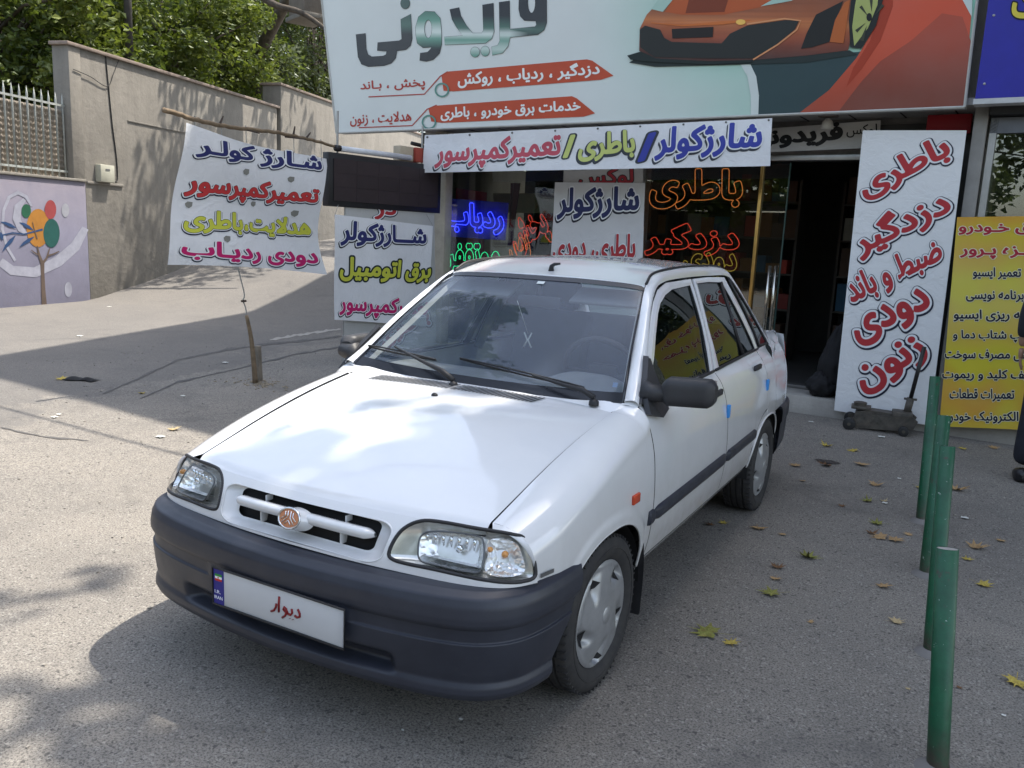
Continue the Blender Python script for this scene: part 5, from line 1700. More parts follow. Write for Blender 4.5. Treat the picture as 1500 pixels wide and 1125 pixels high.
# scraps of litter
rr = random.Random(9)
for k, (x, y, s) in enumerate(((117, 493, 9), (80, 612, 9), (235, 641, 12), (86, 608, 7), (160, 450, 6), (330, 532, 8), (268, 581, 7), (1188, 619, 7), (1291, 641, 9), (1296, 738, 7), (1413, 760, 10), (690, 1010, 0), (675, 1056, 6), (590, 1072, 4), (1317, 702, 5), (1470, 1050, 6))):
    if not s: continue
    p = on_ground(x, y); D_ = (p - CAMP).dot(_f); z = s / FPX * D_
    mb = MB()
    mb.grid(lambda i, j: p + Vector(((i - .5) * z, (j - .5) * z * .8, .006 + z * .12 * abs(sin(i * 5 + j * 4 + k)))), 3, 3)
    tag(mb.build('litter_scrap', mat('paper_scrap', (.62, .62, .58), .8)), 'white scrap of litter ' + ('left of the black rag, by the sunlit band', 'on the sunlit wedge at the left edge', 'beside the cable shadow left of the bonnet', 'just above the cable shadow at the left', 'at the foot of the cement wall', 'in the shaded road left of the stakes', 'nearest the left mirror, beside the bonnet', 'by the step behind the car', 'in front of the trolley jack', 'in the middle of the right-hand asphalt', 'right of the post row', '', 'below the bumper in the foreground', 'at the bottom edge below the plate', 'between the oil stain and the posts', 'at the lower right corner')[k], 'litter', 'white scraps of litter on the ground')
# small stones
mb = MB()
for k in range(1500):
    x = rr.uniform(-7, 4.5); y = rr.uniform(-2.2, 5.2)
    if abs(x) < .85 and -.8 < y < 3.2: continue
    s = rr.uniform(.003, .010)
    mb.box((x, y, gh(x, y) + s * .3), (s * rr.uniform(.8, 1.8), s, s * .8), Matrix.Rotation(rr.uniform(0, 3), 3, 'Z'))
tag(mb.build('loose_grit', mat('grit', (.26, .24, .21), .9, var=.5, scale=40)), 'loose grit and pebbles scattered over the asphalt', 'grit', kind='stuff')
# black rag
rg = on_ground(119, 557)
def rag(i, j):
    x = (i - .5) * .30; y = (j - .5) * .12 * (1 + .3 * sin(i * 7))
    d = Vector((.93, .36, 0)); e = Vector((-.36, .93, 0))
    return rg + d * x + e * y + Vector((0, 0, .008 + .028 * abs(sin(i * 6.5) * sin(j * 3.1 + .2))))
tag(MB().grid(rag, 20, 10).build('rag', mat('black_cloth', (.010, .010, .012)), smooth=True), 'black rag lying in the shaded roadway at the left', 'rag')
# oil stain (a flat patch)
os_ = MB()
c = on_z(1212, 677)
os_.v = [c + Vector((.085 * cos(a) * (1 + .1 * sin(3 * a)), .05 * sin(a) * (1 + .1 * cos(5 * a)), .005)) for a in [2 * pi * k / 30 for k in range(30)]]
os_.f = [tuple(range(30))]
struct(os_.build('oil_stain', mat('oil', (.035, .028, .024), .5, var=.3)))
# ================================================================== THE CAR (front axle centre on the ground is the world's origin; +x its left side, +y its tail)
def car_paint():
    q = NT('white_car_paint')
    n = q.noise(1.6, 6, 0.65)
    c = q.ramp(n, [(0.3, (0.70, 0.715, 0.73)), (0.7, (0.77, 0.78, 0.79))])
    # road dust towards the sills
    sep = q.n('ShaderNodeSeparateXYZ')
    q.l(q.coord(), sep.inputs[0])
    mr = q.n('ShaderNodeMapRange')
    q.l(sep.outputs[2], mr.inputs[0])
    mr.inputs[1].default_value = 0.75; mr.inputs[2].default_value = 0.25
    n2 = q.noise(14, 6, 0.7)
    mm = q.n('ShaderNodeMath', operation='MULTIPLY')
    q.l(mr.outputs[0], mm.inputs[0]); q.l(n2, mm.inputs[1])
    c = q.mix(mm.outputs[0], c, (0.42, 0.39, 0.35))
    q.base(c)
    q.set(Roughness=0.26)
    q.b.inputs['Coat Weight'].default_value = 1.0
    q.b.inputs['Coat Roughness'].default_value = 0.05
    b1 = q.bump(q.noise(3.0, 2, 0.5), 0.06, 0.02)
    q.nrm(b1)
    q.l(b1, q.b.inputs['Coat Normal'])
    return q.m
PAINT = car_paint()
DARK = mat('car_gap_black', (0.006, 0.006, 0.007), 0.8)
RUB = mat('car_black_rubber', (0.018, 0.018, 0.02), 0.55, var=0.3, scale=20)
def bumper_mat():
    q = NT('car_bumper_plastic')
    n = q.noise(5, 6, 0.7)
    c = q.ramp(n, [(.3, (.019, .022, .033)), (.7, (.031, .035, .049))])
    n2 = q.noise(30, 6, 0.7)
    c = q.mix(q.ramp(n2, [(0.6, (0, 0, 0)), (0.8, (0.25,) * 3)]), c, (0.09, 0.085, 0.08))
    q.base(c)
    q.l(q.ramp(q.noise(9, 5), [(0.3, (0.36,) * 3), (0.7, (0.5,) * 3)]), q.b.inputs['Roughness'])
    q.nrm(q.bump(q.noise(900, 2), 0.12, 0.0006))
    return q.m
BUMP = bumper_mat()
PLASTIC = mat('car_mirror_plastic', (0.03, 0.031, 0.035), 0.5, var=0.2, bump=0.15, bscale=700)
CHROME = mat('lamp_chrome', (0.8, 0.82, 0.83), 0.12, metal=1.0, var=0.05)
CAR = thing('parked_car', 'white saloon car with dark grey bumpers parked in front of the shop', 'car', (0, 0, 0))
def P(name, mb, m, parent=None, smooth=True, **k):
    return mb.build(name, m, parent or CAR, smooth=smooth, **k)

def both(name, make, m, smooth=True, parent=None, **k):
    out = []
    for sd in (1, -1):
        mb = make()
        if sd < 0:
            mb.mirror()
        out.append(P(name, mb, m, parent=parent, smooth=smooth, **k))
    return out

# ---- nose: two rails of the plan, at z .555 and at the lid's lip
RA = [(0, -.676, .556), (.2, -.669, .555), (.374, -.650, .553), (.55, -.624, .552), (.66, -.592, .552), (.72, -.550, .552), (.757, -.492, .553), (.778, -.39, .54), (.79, -.25, .53)]
RB = [(0, -.606, .700), (.2, -.599, .700), (.36, -.580, .698), (.50, -.556, .696), (.60, -.530, .692), (.66, -.508, .688), (.707, -.470, .680), (.740, -.37, .682), (.757, -.25, .69)]
def N(u, w_, out=0.0):
    a = crom(RA, u); b = crom(RB, u)
    p = a.lerp(b, w_)
    bul = 0.012 * 4 * w_ * (1 - w_) + out
    t = crom(RA, min(u + .01, 1)) - crom(RA, max(u - .01, 0))
    n = Vector((t.y, -t.x, 0)).normalized()
    if n.y > 0 and u < .6: n = -n
    return p + n * bul + Vector((0, 0, 0.3 * out))
def Ns(s, w_, out=0.0):
    p = N(abs(s), w_, out)
    return Vector((p.x if s >= 0 else -p.x, p.y, p.z))
def unN(px, py):
    best = None
    for i in range(81):
        for j in range(21):
            s = -0.9 + 1.8 * i / 80
            q = to_px(Ns(s, j / 20))
            d = (q[0] - px) ** 2 + (q[1] - py) ** 2
            if best is None or d < best[0]:
                best = (d, s, j / 20)
    s, w_ = best[1:]
    for _ in range(12):
        q = to_px(Ns(s, w_)); a = to_px(Ns(s + .004, w_)); b = to_px(Ns(s, w_ + .01))
        a11, a21 = (a[0] - q[0]) / .004, (a[1] - q[1]) / .004
        a12, a22 = (b[0] - q[0]) / .01, (b[1] - q[1]) / .01
        r1, r2 = px - q[0], py - q[1]
        D = a11 * a22 - a12 * a21
        s += (r1 * a22 - r2 * a12) / D
        w_ += (a11 * r2 - a21 * r1) / D
    return s, w_
# headlamp outline on the car's left lamp (u, w)
HL_px = [(569, 812), (576, 793), (590, 775), (612, 764), (640, 763), (700, 771), (752, 780), (768, 788), (778, 806), (785, 832), (783, 846), (766, 852), (738, 853), (700, 848), (640, 835), (596, 826), (576, 820)]
HL = [unN(*p) for p in HL_px]
HL = [(max(0.05, min(.97, a)), max(.03, min(1.0, b))) for a, b in HL]
def loop_smooth(L, n):
    m = len(L)
    out = []
    for k in range(n):
        x = k * m / n
        i = int(x); f = x - i
        p0, p1, p2, p3 = (Vector(L[(i + d) % m]) for d in (-1, 0, 1, 2))
        out.append(tuple(0.5 * (2 * p1 + (p2 - p0) * f + (2 * p0 - 5 * p1 + 4 * p2 - p3) * f * f + (3 * p1 - p0 - 3 * p2 + p3) * f ** 3)))
    return out
HLs = loop_smooth(HL, 64)
hc = (sum(p[0] for p in HLs) / 64, sum(p[1] for p in HLs) / 64)
# grille recess and mouth, symmetric, in x and w
uI = lambda x: next(i / 400 for i in range(401) if crom(RA, i / 400).x >= x - 1e-4)
def rrect(x0, x1, w0, w1, rx, rw, n=8, tilt=0.0):
    out = []
    for cx, cw, a0 in ((x1 - rx, w1 - rw, 0), (x0 + rx, w1 - rw, 90), (x0 + rx, w0 + rw, 180), (x1 - rx, w0 + rw, 270)):
        for k in range(n + 1):
            a = radians(a0 + 90 * k / n)
            out.append((cx + rx * cos(a), cw + rw * sin(a)))
    return [(x * (1 + tilt * (w_ - .5)), w_) for x, w_ in out]
_ux = [(crom(RA, i / 400).x, i / 400) for i in range(401)]
def x2u(x):
    s = 1 if x >= 0 else -1
    x = abs(x)
    for k in range(400):
        if _ux[k + 1][0] >= x:
            f = (x - _ux[k][0]) / (_ux[k + 1][0] - _ux[k][0] + 1e-9)
            return s * (_ux[k][1] + f * 0.0025)
    return s
def NX(x, w_, out=0.0):
    return Ns(x2u(x), w_, out)
REC = rrect(-.345, .345, .05, .84, .06, .2, tilt=.10)
MOUTH = rrect(-.288, .288, .17, .745, .03, .12, tilt=.08)
RECu = [(x2u(x), w_) for x, w_ in REC]
def nose_skip(i, j):
    s = -.768 + 1.536 * i
    if inpoly(s, j, RECu): return True
    return inpoly(abs(s), j, HLs)
mb = MB().grid(lambda i, j: Ns(-.768 + 1.536 * i, j), 420, 56, nose_skip)
P('nose_panel', mb, PAINT)
# rolled lip under the lamps and panel
P('nose_panel_lip', MB().grid(lambda i, j: Ns(-.768 + 1.536 * i, 0.0) + Vector((0, .05 * j, -.012 * sin(j * pi / 2) - .0)), 120, 4), PAINT)
# recess walls and rim
grille = MB()
nR = len(REC)
def ring(fn, n, m_):
    g = MB()
    g.grid(fn, n, m_)
    return g
def rec_wall(i, j):
    k = i * nR
    a = REC[int(k) % nR]; b = MOUTH[int(k) % nR]
    x = lerp(a[0], b[0], j); w_ = lerp(a[1], b[1], j)
    return NX(x, w_, 0.0) + Vector((0, .034 * sin(j * pi / 2) ** 0.9, 0))
GR = P('grille', MB().grid(rec_wall, nR, 6), PAINT)
P('grille_rim', MB().tube([NX(x, w_, -.0015) for x, w_ in REC], .0035, 6, closed=True), PAINT, GR)
P('grille_mouth', MB().grid(lambda i, j: NX(-.31 + .62 * i, .12 + .72 * j) + Vector((0, .055, 0)), 20, 4), DARK, GR)
# wing-shaped bar
def bar(i, j):
    x = -.287 + .574 * i
    a = 2 * pi * j
    e = min(1, (1 - abs(x) / .289) * 9) ** .5
    th = .0155 * e + .002
    c = NX(x, .555 - .02 * abs(x) / .3) + Vector((0, .018, 0))
    k = (abs(cos(a)) ** 2.8 + abs(sin(a)) ** 2.8) ** (-1 / 2.8)
    return c + Vector((0, .024 * e * cos(a) * k - .004 * e, th * 1.0 * sin(a) * k - .004 * cos(a)))
P('grille_bar', MB().grid(bar, 60, 12), PAINT, GR)
for x in (-.165, .165):
    for w0, w1 in ((.18, .48), (.62, .74)):
        mbf = MB()
        a = NX(x, w0) + Vector((0, .037, 0)); b = NX(x, w1) + Vector((0, .037, 0))
        c = (a + b) / 2
        mbf.box(c, (.005, .03, (b - a).length))
        P('grille_fin', mbf, PAINT, GR, smooth=False, bevel=.0015)
# emblem
ec = NX(0, .545) + Vector((0, -.015, .001))
EN = (Vector((0, -1, .35))).normalized(); EU = Vector((0, EN.z, -EN.y)); EU = Vector((0, .33, .94)).normalized()
def disc(r1, r2, h, n=36, dome=0.0):
    m_ = MB()
    def fn(i, j):
        a = 2 * pi * i
        return ec + Vector((1, 0, 0)) * (r1 * j * cos(a)) + EU * (r2 * j * sin(a)) + EN * (h - dome * j * j)
    m_.grid(fn, n, 6)
    return m_
def elrim(r1, r2, h, t):
    return MB().tube([ec + Vector((1, 0, 0)) * (r1 * cos(2 * pi * k / 40)) + EU * (r2 * sin(2 * pi * k / 40)) + EN * h for k in range(40)], t, 6, closed=True)
P('emblem_boss', MB().grid(lambda i, j: ec + Vector((1, 0, 0)) * ((.044 + .022 * j) * cos(2 * pi * i)) + EU * ((.030 + .006 * j) * sin(2 * pi * i)) + EN * (.014 - .04 * j), 36, 5), PAINT, GR)
EM = P('emblem', disc(.041, .030, .017, dome=.002), mat('emblem_red', hx('#c9865f'), .5, metal=.0), CAR)
P('emblem_ring', elrim(.042, .031, .016, .0035), CHROME, EM)
for pts in ([(-.006, .022), (-.004, .004), (-.024, -.016)], [(.006, .022), (.006, .002), (.024, -.016)], [(-.013, -.019), (.001, -.006), (.013, -.019)], [(-.016, .019), (-.014, .006), (-.030, -.006)], [(.016, .019), (.015, .006), (.031, -.006)]):
    P('emblem_stroke', MB().tube([ec + Vector((1, 0, 0)) * a + EU * b + EN * .0185 for a, b in pts], .0021, 5), CHROME, EM)

# ---- headlamps
lens_mat, lq = glass_mat('headlamp_lens', (.98, .99, .99), 1.22, rough=.02)
lw = lq.n('ShaderNodeTexWave')
lw.inputs['Scale'].default_value = 22
lq.l(lq.coord(), lw.inputs['Vector'])
lb = lq.bump(lw.outputs['Fac'], .05, .002)
for nd in lq.t.nodes:
    if nd.type == 'BSDF_GLOSSY':
        lq.l(lb, nd.inputs['Normal'])
refl = NT('headlamp_reflector')
refl.set(Metallic=.72, Roughness=.16)
refl.base(refl.ramp(refl.noise(40, 3), [(.3, (.78, .79, .80)), (.7, (.95, .95, .95))]))
vr = refl.n('ShaderNodeTexVoronoi'); vr.inputs['Scale'].default_value = 45
refl.l(refl.coord(), vr.inputs['Vector'])
refl.nrm(refl.bump(vr.outputs['Distance'], .5, .008))
REFL = refl.m
AMB = mat('amber_plastic', (.62, .27, .06), .25, var=.1)
def lamp(sd):
    m_ = (lambda p: Vector((p.x * sd, p.y, p.z)))
    def RG(L, c, o0, o1, nr=6, pw=2.0):
        n = len(L)
        g = MB()
        def fn(i, j):
            k = int(round(i * n)) % n
            p = (lerp(c[0], L[k][0], j), lerp(c[1], L[k][1], j))
            return m_(N(p[0], p[1], lerp(o0, o1, j ** pw)))
        g.grid(fn, n, nr)
        return g
    h = P('headlight', RG(HLs, hc, -.055, -.012, 8, 6), refl.m if False else mat('lamp_housing', (.74, .73, .69), .20, metal=.70), CAR)
    P('lens', RG(HLs, hc, .006, -.002, 8, 3), lens_mat, h)
    P('lamp_gasket', MB().tube([m_(N(a, b, -.002)) for a, b in HLs], .0058, 8, closed=True), RUB, h)
    # main reflector
    mp = [unN(*p) for p in [(610, 805), (614, 786), (628, 779), (660, 780), (700, 786), (708, 796), (708, 815), (702, 838), (680, 838), (640, 829), (614, 822)]]
    Lm = loop_smooth(mp, 40)
    cm = (sum(p[0] for p in Lm) / 40 + .01, sum(p[1] for p in Lm) / 40 + .05)
    P('reflector', RG(Lm, cm, -.085, -.014, 12, 2.2), REFL, h)
    P('reflector_rim', MB().tube([m_(N(a, b, -.011)) for a, b in Lm], .0028, 6, closed=True), mat('lamp_trim_grey', (.12, .125, .13), .3, metal=.6), h)
    b0 = m_(N(cm[0], cm[1], -.08)); b1 = m_(N(cm[0], cm[1], -.03))
    P('bulb', MB().tube([b0, b0.lerp(b1, .5), b1], [.012, .011, .007], 10), mat('bulb_glass', (.75, .78, .8), .08, metal=.5), h)
    P('bulb_shield', MB().tube([b1, b1 + Vector((0, -.008, 0))], [.012, .010], 12), CHROME, h)
    tp = [unN(*p) for p in [(716, 792), (742, 790), (760, 797), (768, 812), (772, 838), (745, 846), (712, 840), (714, 815)]]
    Lt = loop_smooth(tp, 32)
    ct = (sum(p[0] for p in Lt) / 32, sum(p[1] for p in Lt) / 32)
    P('indicator_reflector', RG(Lt, ct, -.06, -.013, 10, 2), REFL, h)
    for (px, py, r_) in ((718, 806, .008), (743, 813, .010)):
        a = unN(px, py)
        c = m_(N(a[0], a[1], -.022))
        mb2 = MB()
        mb2.grid(lambda i, j: c + Vector((r_ * sin(pi * j) * cos(2 * pi * i), r_ * 1.2 * cos(pi * j), r_ * sin(pi * j) * sin(2 * pi * i))), 12, 8)
        P('indicator_bulb', mb2, AMB, h)
    # ribs printed into the indicator part and the lower shelf
    for k in range(7):
        a = unN(622 + k * 12, 783 + k * 1.5); b = unN(618 + k * 12, 796 + k * 2.0)
        P('reflector_flute', MB().tube([m_(N(a[0], a[1], -.016)), m_(N(b[0], b[1], -.04))], [.006, .002], 6), CHROME, h)
    sh = [unN(*p) for p in ((616, 815), (704, 835))]
    P('reflector_shelf', MB().grid(lambda i, j: m_(N(lerp(sh[0][0], sh[1][0], i), lerp(sh[0][1], sh[1][1], i), -.012 - .06 * j) + Vector((0, 0, .004))), 12, 4), mat('lamp_shelf', (.55, .57, .59), .3, metal=.6), h)
lamp(1)
lamp(-1)

# ---- front bumper
BC = [(0, -.762), (.2, -.754), (.36, -.738), (.52, -.712), (.64, -.676), (.715, -.626), (.765, -.555), (.792, -.46), (.803, -.35), (.806, -.24)]
BPROF = [(.546, -.110), (.552, -.080), (.550, -.040), (.536, -.016), (.512, -.005), (.48, 0), (.462, .000), (.452, -.004), (.449, -.011), (.428, -.012), (.408, -.012), (.405, -.006), (.385, -.007), (.345, -.011), (.31, -.015), (.285, -.020), (.268, -.012), (.250, -.010), (.232, -.018), (.219, -.040), (.212, -.075)]
def bend_y(z):
    return -.245 if z > .53 else lerp(-.245, -.41, smooth01((.53 - z) / .30))
def bumper(i, j):
    z, off = crom(BPROF, j)[0:2] if False else (0, 0)
    k = j * (len(BPROF) - 1)
    a = int(min(k, len(BPROF) - 2)); f = k - a
    z = lerp(BPROF[a][0], BPROF[a + 1][0], f); off = lerp(BPROF[a][1], BPROF[a + 1][1], f)
    s = -1 + 2 * i
    u = abs(s)
    # clip rear end
    ye = bend_y(z)
    um = 1.0
    if ye < -.245:
        lo, hi = .7, 1.0
        for _ in range(14):
            m_ = (lo + hi) / 2
            if crom([(x, y, 0) for x, y in BC], m_).y < ye: lo = m_
            else: hi = m_
        um = lo
    uu = u * um
    pc = [(x, y, 0) for x, y in BC]
    p = crom(pc, uu)
    t = crom(pc, min(uu + .01, 1)) - crom(pc, max(uu - .01, 0))
    n = Vector((t.y, -t.x, 0)).normalized()
    # the groove band (z .405-.449) only runs from x>.3 outward
    x = abs(p.x)
    if .40 < z < .452:
        k2 = smooth01((x - .285) / .02)
        off = lerp(-.004, off, k2)
    # number plate seat and the long slot beneath it
    if x < .46:
        if .270 < z < .345:
            dd = smooth01((.445 - x) / .05) * smooth01((z - .270) / .02) * smooth01((.345 - z) / .035)
            off -= .045 * dd
    # upper shelf drop towards the middle (nose is higher at the centre)
    p = p + n * off
    return (p.x if s >= 0 else -p.x, p.y, z)
FB = P('front_bumper', MB().grid(bumper, 260, 80), BUMP)
P('bumper_inner', MB().grid(lambda i, j: Vector(bumper(.02 + .96 * i, .1)) * 1.0 + Vector((0, .05 + .15 * j, 0)), 60, 2), DARK)
# number plate
def plate(PX=.030):
    A = [Vector((-.262, -.768, .450)), Vector((.262, -.768, .450)), Vector((.262, -.776, .340)), Vector((-.262, -.776, .340))]
    n = Vector((0, -1, .07)).normalized()
    pl = P('number_plate', MB().box((PX, -.764, .395), (.53, .006, .118)), mat('plate_white', (.56, .57, .58), .45, var=.03), CAR, smooth=False, bevel=.002)
    pl['label'] = 'white plate with a blue band and red handwriting'
    P('plate_frame', MB().tube([(PX - .268, -.769, .456), (PX + .268, -.769, .456), (PX + .268, -.769, .334), (PX - .268, -.769, .334)], .0035, 6, closed=True), RUB, pl)
    P('plate_band', MB().box((PX - .243, -.7675, .395), (.044, .002, .116)), mat('plate_blue', (.004, .006, .20), .4), pl, smooth=False)
    fl = MB().box((PX - .243, -.7690, .433), (.030, .001, .0075)); P('flag_green', fl, pm('#2e8b3a'), pl, smooth=False)
    fl = MB().box((PX - .243, -.7690, .4255), (.030, .001, .0075)); P('flag_white', fl, pm('#f2f2f2'), pl, smooth=False)
    fl = MB().box((PX - .243, -.7690, .418), (.030, .001, .0075)); P('flag_red', fl, pm('#c22a22'), pl, smooth=False)
    P('flag_mark', MB().box((PX - .243, -.7698, .4255), (.004, .001, .005)), pm('#c22a22'), pl, smooth=False)
    def latin(t, x, z, h, m_, w_=None):
        V, Fc, lo, hi = sdf_fill(t, .012, False)
        k = h / (hi[1] - lo[1]); kx = w_ / (hi[0] - lo[0])
        put('lettering', [(PX + x + (v[0] - lo[0]) * kx, -.7692, z + (v[1] - lo[1]) * k) for v in V], Fc, m_, pl)
    latin('I.R.', -.260, .372, .011, pm('#e8ecf4'), w_=.026)
    latin('IRAN', -.262, .353, .011, pm('#e8ecf4'), w_=.036)
    red = mat('plate_red_ink', (.22, .006, .008), .5)
    def stroke(pts, r_=.0036):
        P('handwriting', MB().tube([(PX + x, -.7685, z) for x, z in pts], r_, 6), red, pl)
    stroke([(.090, .410), (.098, .398), (.098, .388), (.088, .383), (.078, .386)])
    stroke([(.066, .404), (.068, .392), (.062, .384), (.050, .384)]); stroke([(.058, .372), (.0585, .371)]); stroke([(.070, .372), (.0705, .371)])
    stroke([(.050, .384), (.044, .398), (.036, .402), (.032, .394), (.040, .388), (.046, .390), (.040, .376), (.028, .366)])
    stroke([(.016, .430), (.014, .405), (.014, .380)])
    stroke([(.004, .404), (.002, .392), (-.006, .380), (-.018, .374)])
plate()

# ---- side: body half-width as a function of (y, z)
ZT = [(.28, .742), (.31, .758), (.36, .770), (.42, .782), (.50, .790), (.58, .792), (.66, .789), (.74, .781), (.80, .768), (.86, .748), (.90, .724), (.915, .705), (.95, .690)]
def tab(T, z):
    if z <= T[0][0]: return T[0][1]
    for k in range(len(T) - 1):
        if z <= T[k + 1][0]:
            f = (z - T[k][0]) / (T[k + 1][0] - T[k][0])
            f2 = f
            return lerp(T[k][1], T[k + 1][1], f2)
    return T[-1][1]
def ctab(T, z):
    n = len(T)
    for k in range(n - 1):
        if z <= T[k + 1][0] or k == n - 2:
            f = (z - T[k][0]) / (T[k + 1][0] - T[k][0])
            f = max(0, min(1, f))
            p0 = T[k - 1][1] if k else T[k][1]; p1 = T[k][1]; p2 = T[k + 1][1]; p3 = T[k + 2][1] if k + 2 < n else p2
            return 0.5 * (2 * p1 + (p2 - p0) * f + (2 * p0 - 5 * p1 + 4 * p2 - p3) * f * f + (3 * p1 - p0 - 3 * p2 + p3) * f ** 3)
WY = [(-.50, .945), (-.35, .978), (-.15, .995), (.3, 1.0), (1.2, 1.003), (2.0, 1.0), (2.5, .99), (2.8, .975), (3.0, .955), (3.15, .90)]
def X(y, z):
    return ctab(ZT, z) * ctab(WY, y)
def belt(y):
    return .915 + .03 * smooth01((y - .6) / 2.0)
def arch_z(y, yc, a=.335, b=.30, zc=.27, e=2.5):
    d = abs(y - yc) / a
    if d >= 1: return None
    return zc + b * (1 - d ** e) ** (1 / e)
SILL = .31
def botf(y):            # front fender underside
    if y < -.245: return lerp(.553, .512, (y + .50) / .255)
    z = arch_z(y, 0)
    return z if z else SILL
# hood edge line
def EDGE(y):
    t = (y + .515) / .855
    x = lerp(.607, .628, t)
    z = crom([(0, 0, .690), (0, 0, .733), (0, 0, .776), (0, 0, .814), (0, 0, .847), (0, 0, .874), (0, 0, .897)], t).z
    if y > .34:
        x = lerp(.628, .672, smooth01((y - .34) / .07)); z = lerp(.897, .920, smooth01((y - .34) / .07))
    return Vector((x, y, z))
def fend(y, v, inset=0.0):
    e = EDGE(y)
    zs = e.z - .085
    zb = botf(y)
    if v < .42:
        t = v / .42
        a = e; d = Vector((X(y, zs), y, zs))
        b = Vector((lerp(e.x, d.x, .62), y, e.z + .004)); c = Vector((X(y, zs) + .0, y, zs + .040))
        p = a * (1 - t) ** 3 + b * 3 * t * (1 - t) ** 2 + c * 3 * t * t * (1 - t) + d * t ** 3
    else:
        t = (v - .42) / .58
        z = lerp(zs, zb, t)
        p = Vector((X(y, z), y, z))
        # soft flare round the arch
        az = arch_z(y, 0, .37, .335)
        if az and z < az + .02 and y > -.3:
            p.x += .006 * smooth01((az + .02 - z) / .03)
    p.x -= inset
    return p
def fender_ys():
    ys = [-.50 + .005 * k for k in range(52)]
    ys += [-.240 + .575 * k / 60 for k in range(61)]
    return ys
def strip_grid(ys, fn, nv, mb=None):
    mb = mb or MB()
    b = len(mb.v)
    for y in ys:
        for j in range(nv + 1):
            mb.v.append(Vector(fn(y, j / nv)))
    for i in range(len(ys) - 1):
        for j in range(nv):
            a = b + i * (nv + 1) + j
            mb.f.append((a, a + 1, a + nv + 2, a + nv + 1))
    return mb
def lin(a, b, n):
    return [a + (b - a) * k / n for k in range(n + 1)]
def front_fender():
    ys = lin(-.484, -.246, 30) + [-.245 + .578 * (0.5 - 0.5 * cos(pi * k / 70)) for k in range(71)]
    m_ = strip_grid(ys, fend, 34)
    def f2(y, v):
        p = fend(y, v)
        if v >= .42:
            z = lerp(EDGE(y).z - .085, SILL, (v - .42) / .58)
            p = Vector((X(y, z), y, z))
        return p
    strip_grid(lin(.3331, .398, 6), f2, 34, m_)
    return m_
FEN = both('front_fender', front_fender, PAINT, weld=False)
# arch lip, a rolled edge
def arch_lip(yc):
    def mk():
        pts = []
        for k in range(41):
            a = pi * k / 40
            y = yc - .333 * cos(a)
            z = arch_z(y, yc) or .27
            if z < .31 and k > 20: z = .31
            if yc < 1 and y < -.25: continue
            pts.append((X(y, max(z, .3)) - .002 + .004, y, z))
        return MB().tube(pts, .0055, 6)
    return mk
both('arch_lip', arch_lip(0), PAINT)
both('arch_lip', arch_lip(2.345), PAINT)
# doors
def panel(y0, y1, top, bot, n=30, nv=30):
    def mk():
        def fn(y, v):
            z = lerp(top(y), bot(y), v)
            return Vector((X(y, z), y, z))
        return strip_grid(lin(y0, y1, n), fn, nv)
    return mk
FD = both('front_door', panel(.405, 1.412, belt, lambda y: SILL + .035), PAINT)
def rdoor_bot(y):
    if y < 2.0: return SILL + .035
    z = arch_z(y, 2.345, .372, .345)
    return max(z or .3, SILL + .035)
def rdoor():
    m_ = panel(1.419, 1.976, belt, lambda y: SILL + .035, 20)()
    def fn(y, v):
        z = lerp(belt(y), rdoor_bot(y), v)
        return Vector((X(y, z), y, z))
    return strip_grid([1.9761 + .334 * (k / 30) for k in range(31)], fn, 30, m_)
RD = both('rear_door', rdoor, PAINT)
def quarter():
    def topq(y):
        if y < 2.315: return rdoor_bot(y) - .006 if y > 1.98 else SILL + .03
        return belt(y) if y < 2.56 else None
    def fn(y, v):
        zb = arch_z(y, 2.345) or .30
        if y > 2.345 and zb < .55: zb = .55 if y > 2.56 else max(zb, .27)
        if y >= 2.56: zb = .56
        if y < 2.318:
            zt = rdoor_bot(y) - .005
            z = lerp(zt, max(zb, .30), v)
            return Vector((X(y, z), y, z))
        if y < 2.56:
            z = lerp(belt(y), zb, v)
            return Vector((X(y, z), y, z))
        # deck shoulder
        t0 = smooth01((y - 2.56) / .3)
        ez = lerp(.945, .985, t0); ex = lerp(.70, .60, t0)
        zs = ez - .07
        if v < .35:
            t = v / .35
            a = Vector((ex, y, ez)); d = Vector((X(y, zs), y, zs)); b = Vector((lerp(ex, d.x, .7), y, ez)); c = Vector((d.x, y, zs + .035))
            return a * (1 - t) ** 3 + b * 3 * t * (1 - t) ** 2 + c * 3 * t * t * (1 - t) + d * t ** 3
        z = lerp(zs, zb, (v - .35) / .65)
        return Vector((X(y, z), y, z))
    m_ = strip_grid([2.013 + .305 * k / 24 for k in range(25)], fn, 10)
    strip_grid(lin(2.319, 2.559, 16), fn, 24, m_)
    strip_grid(lin(2.561, 3.13, 24), fn, 24, m_)
    return m_
both('rear_quarter', quarter, PAINT)
both('sill', lambda: strip_grid(lin(.34, 2.03, 20), lambda y, v: Vector((X(y, SILL + .03 - .05 * v) - .012 - .03 * v * v, y, SILL + .030 - .075 * v)), 5), PAINT)
# dark inner shell seen through the gaps
def shell():
    def fn(y, v):
        p = fend(y, v, .012); p.z -= .006
        return p
    m_ = strip_grid(lin(-.46, .40, 60), fn, 16)
    def f2(y, v):
        zb = rdoor_bot(y) if y > 1.9 else SILL + .01
        z = lerp(belt(y) - .004, zb, v)
        return Vector((X(y, z) - .012, y, z))
    strip_grid(lin(.400, 2.5, 50), f2, 14, m_)
    return m_
both('inner_shell', shell, DARK)
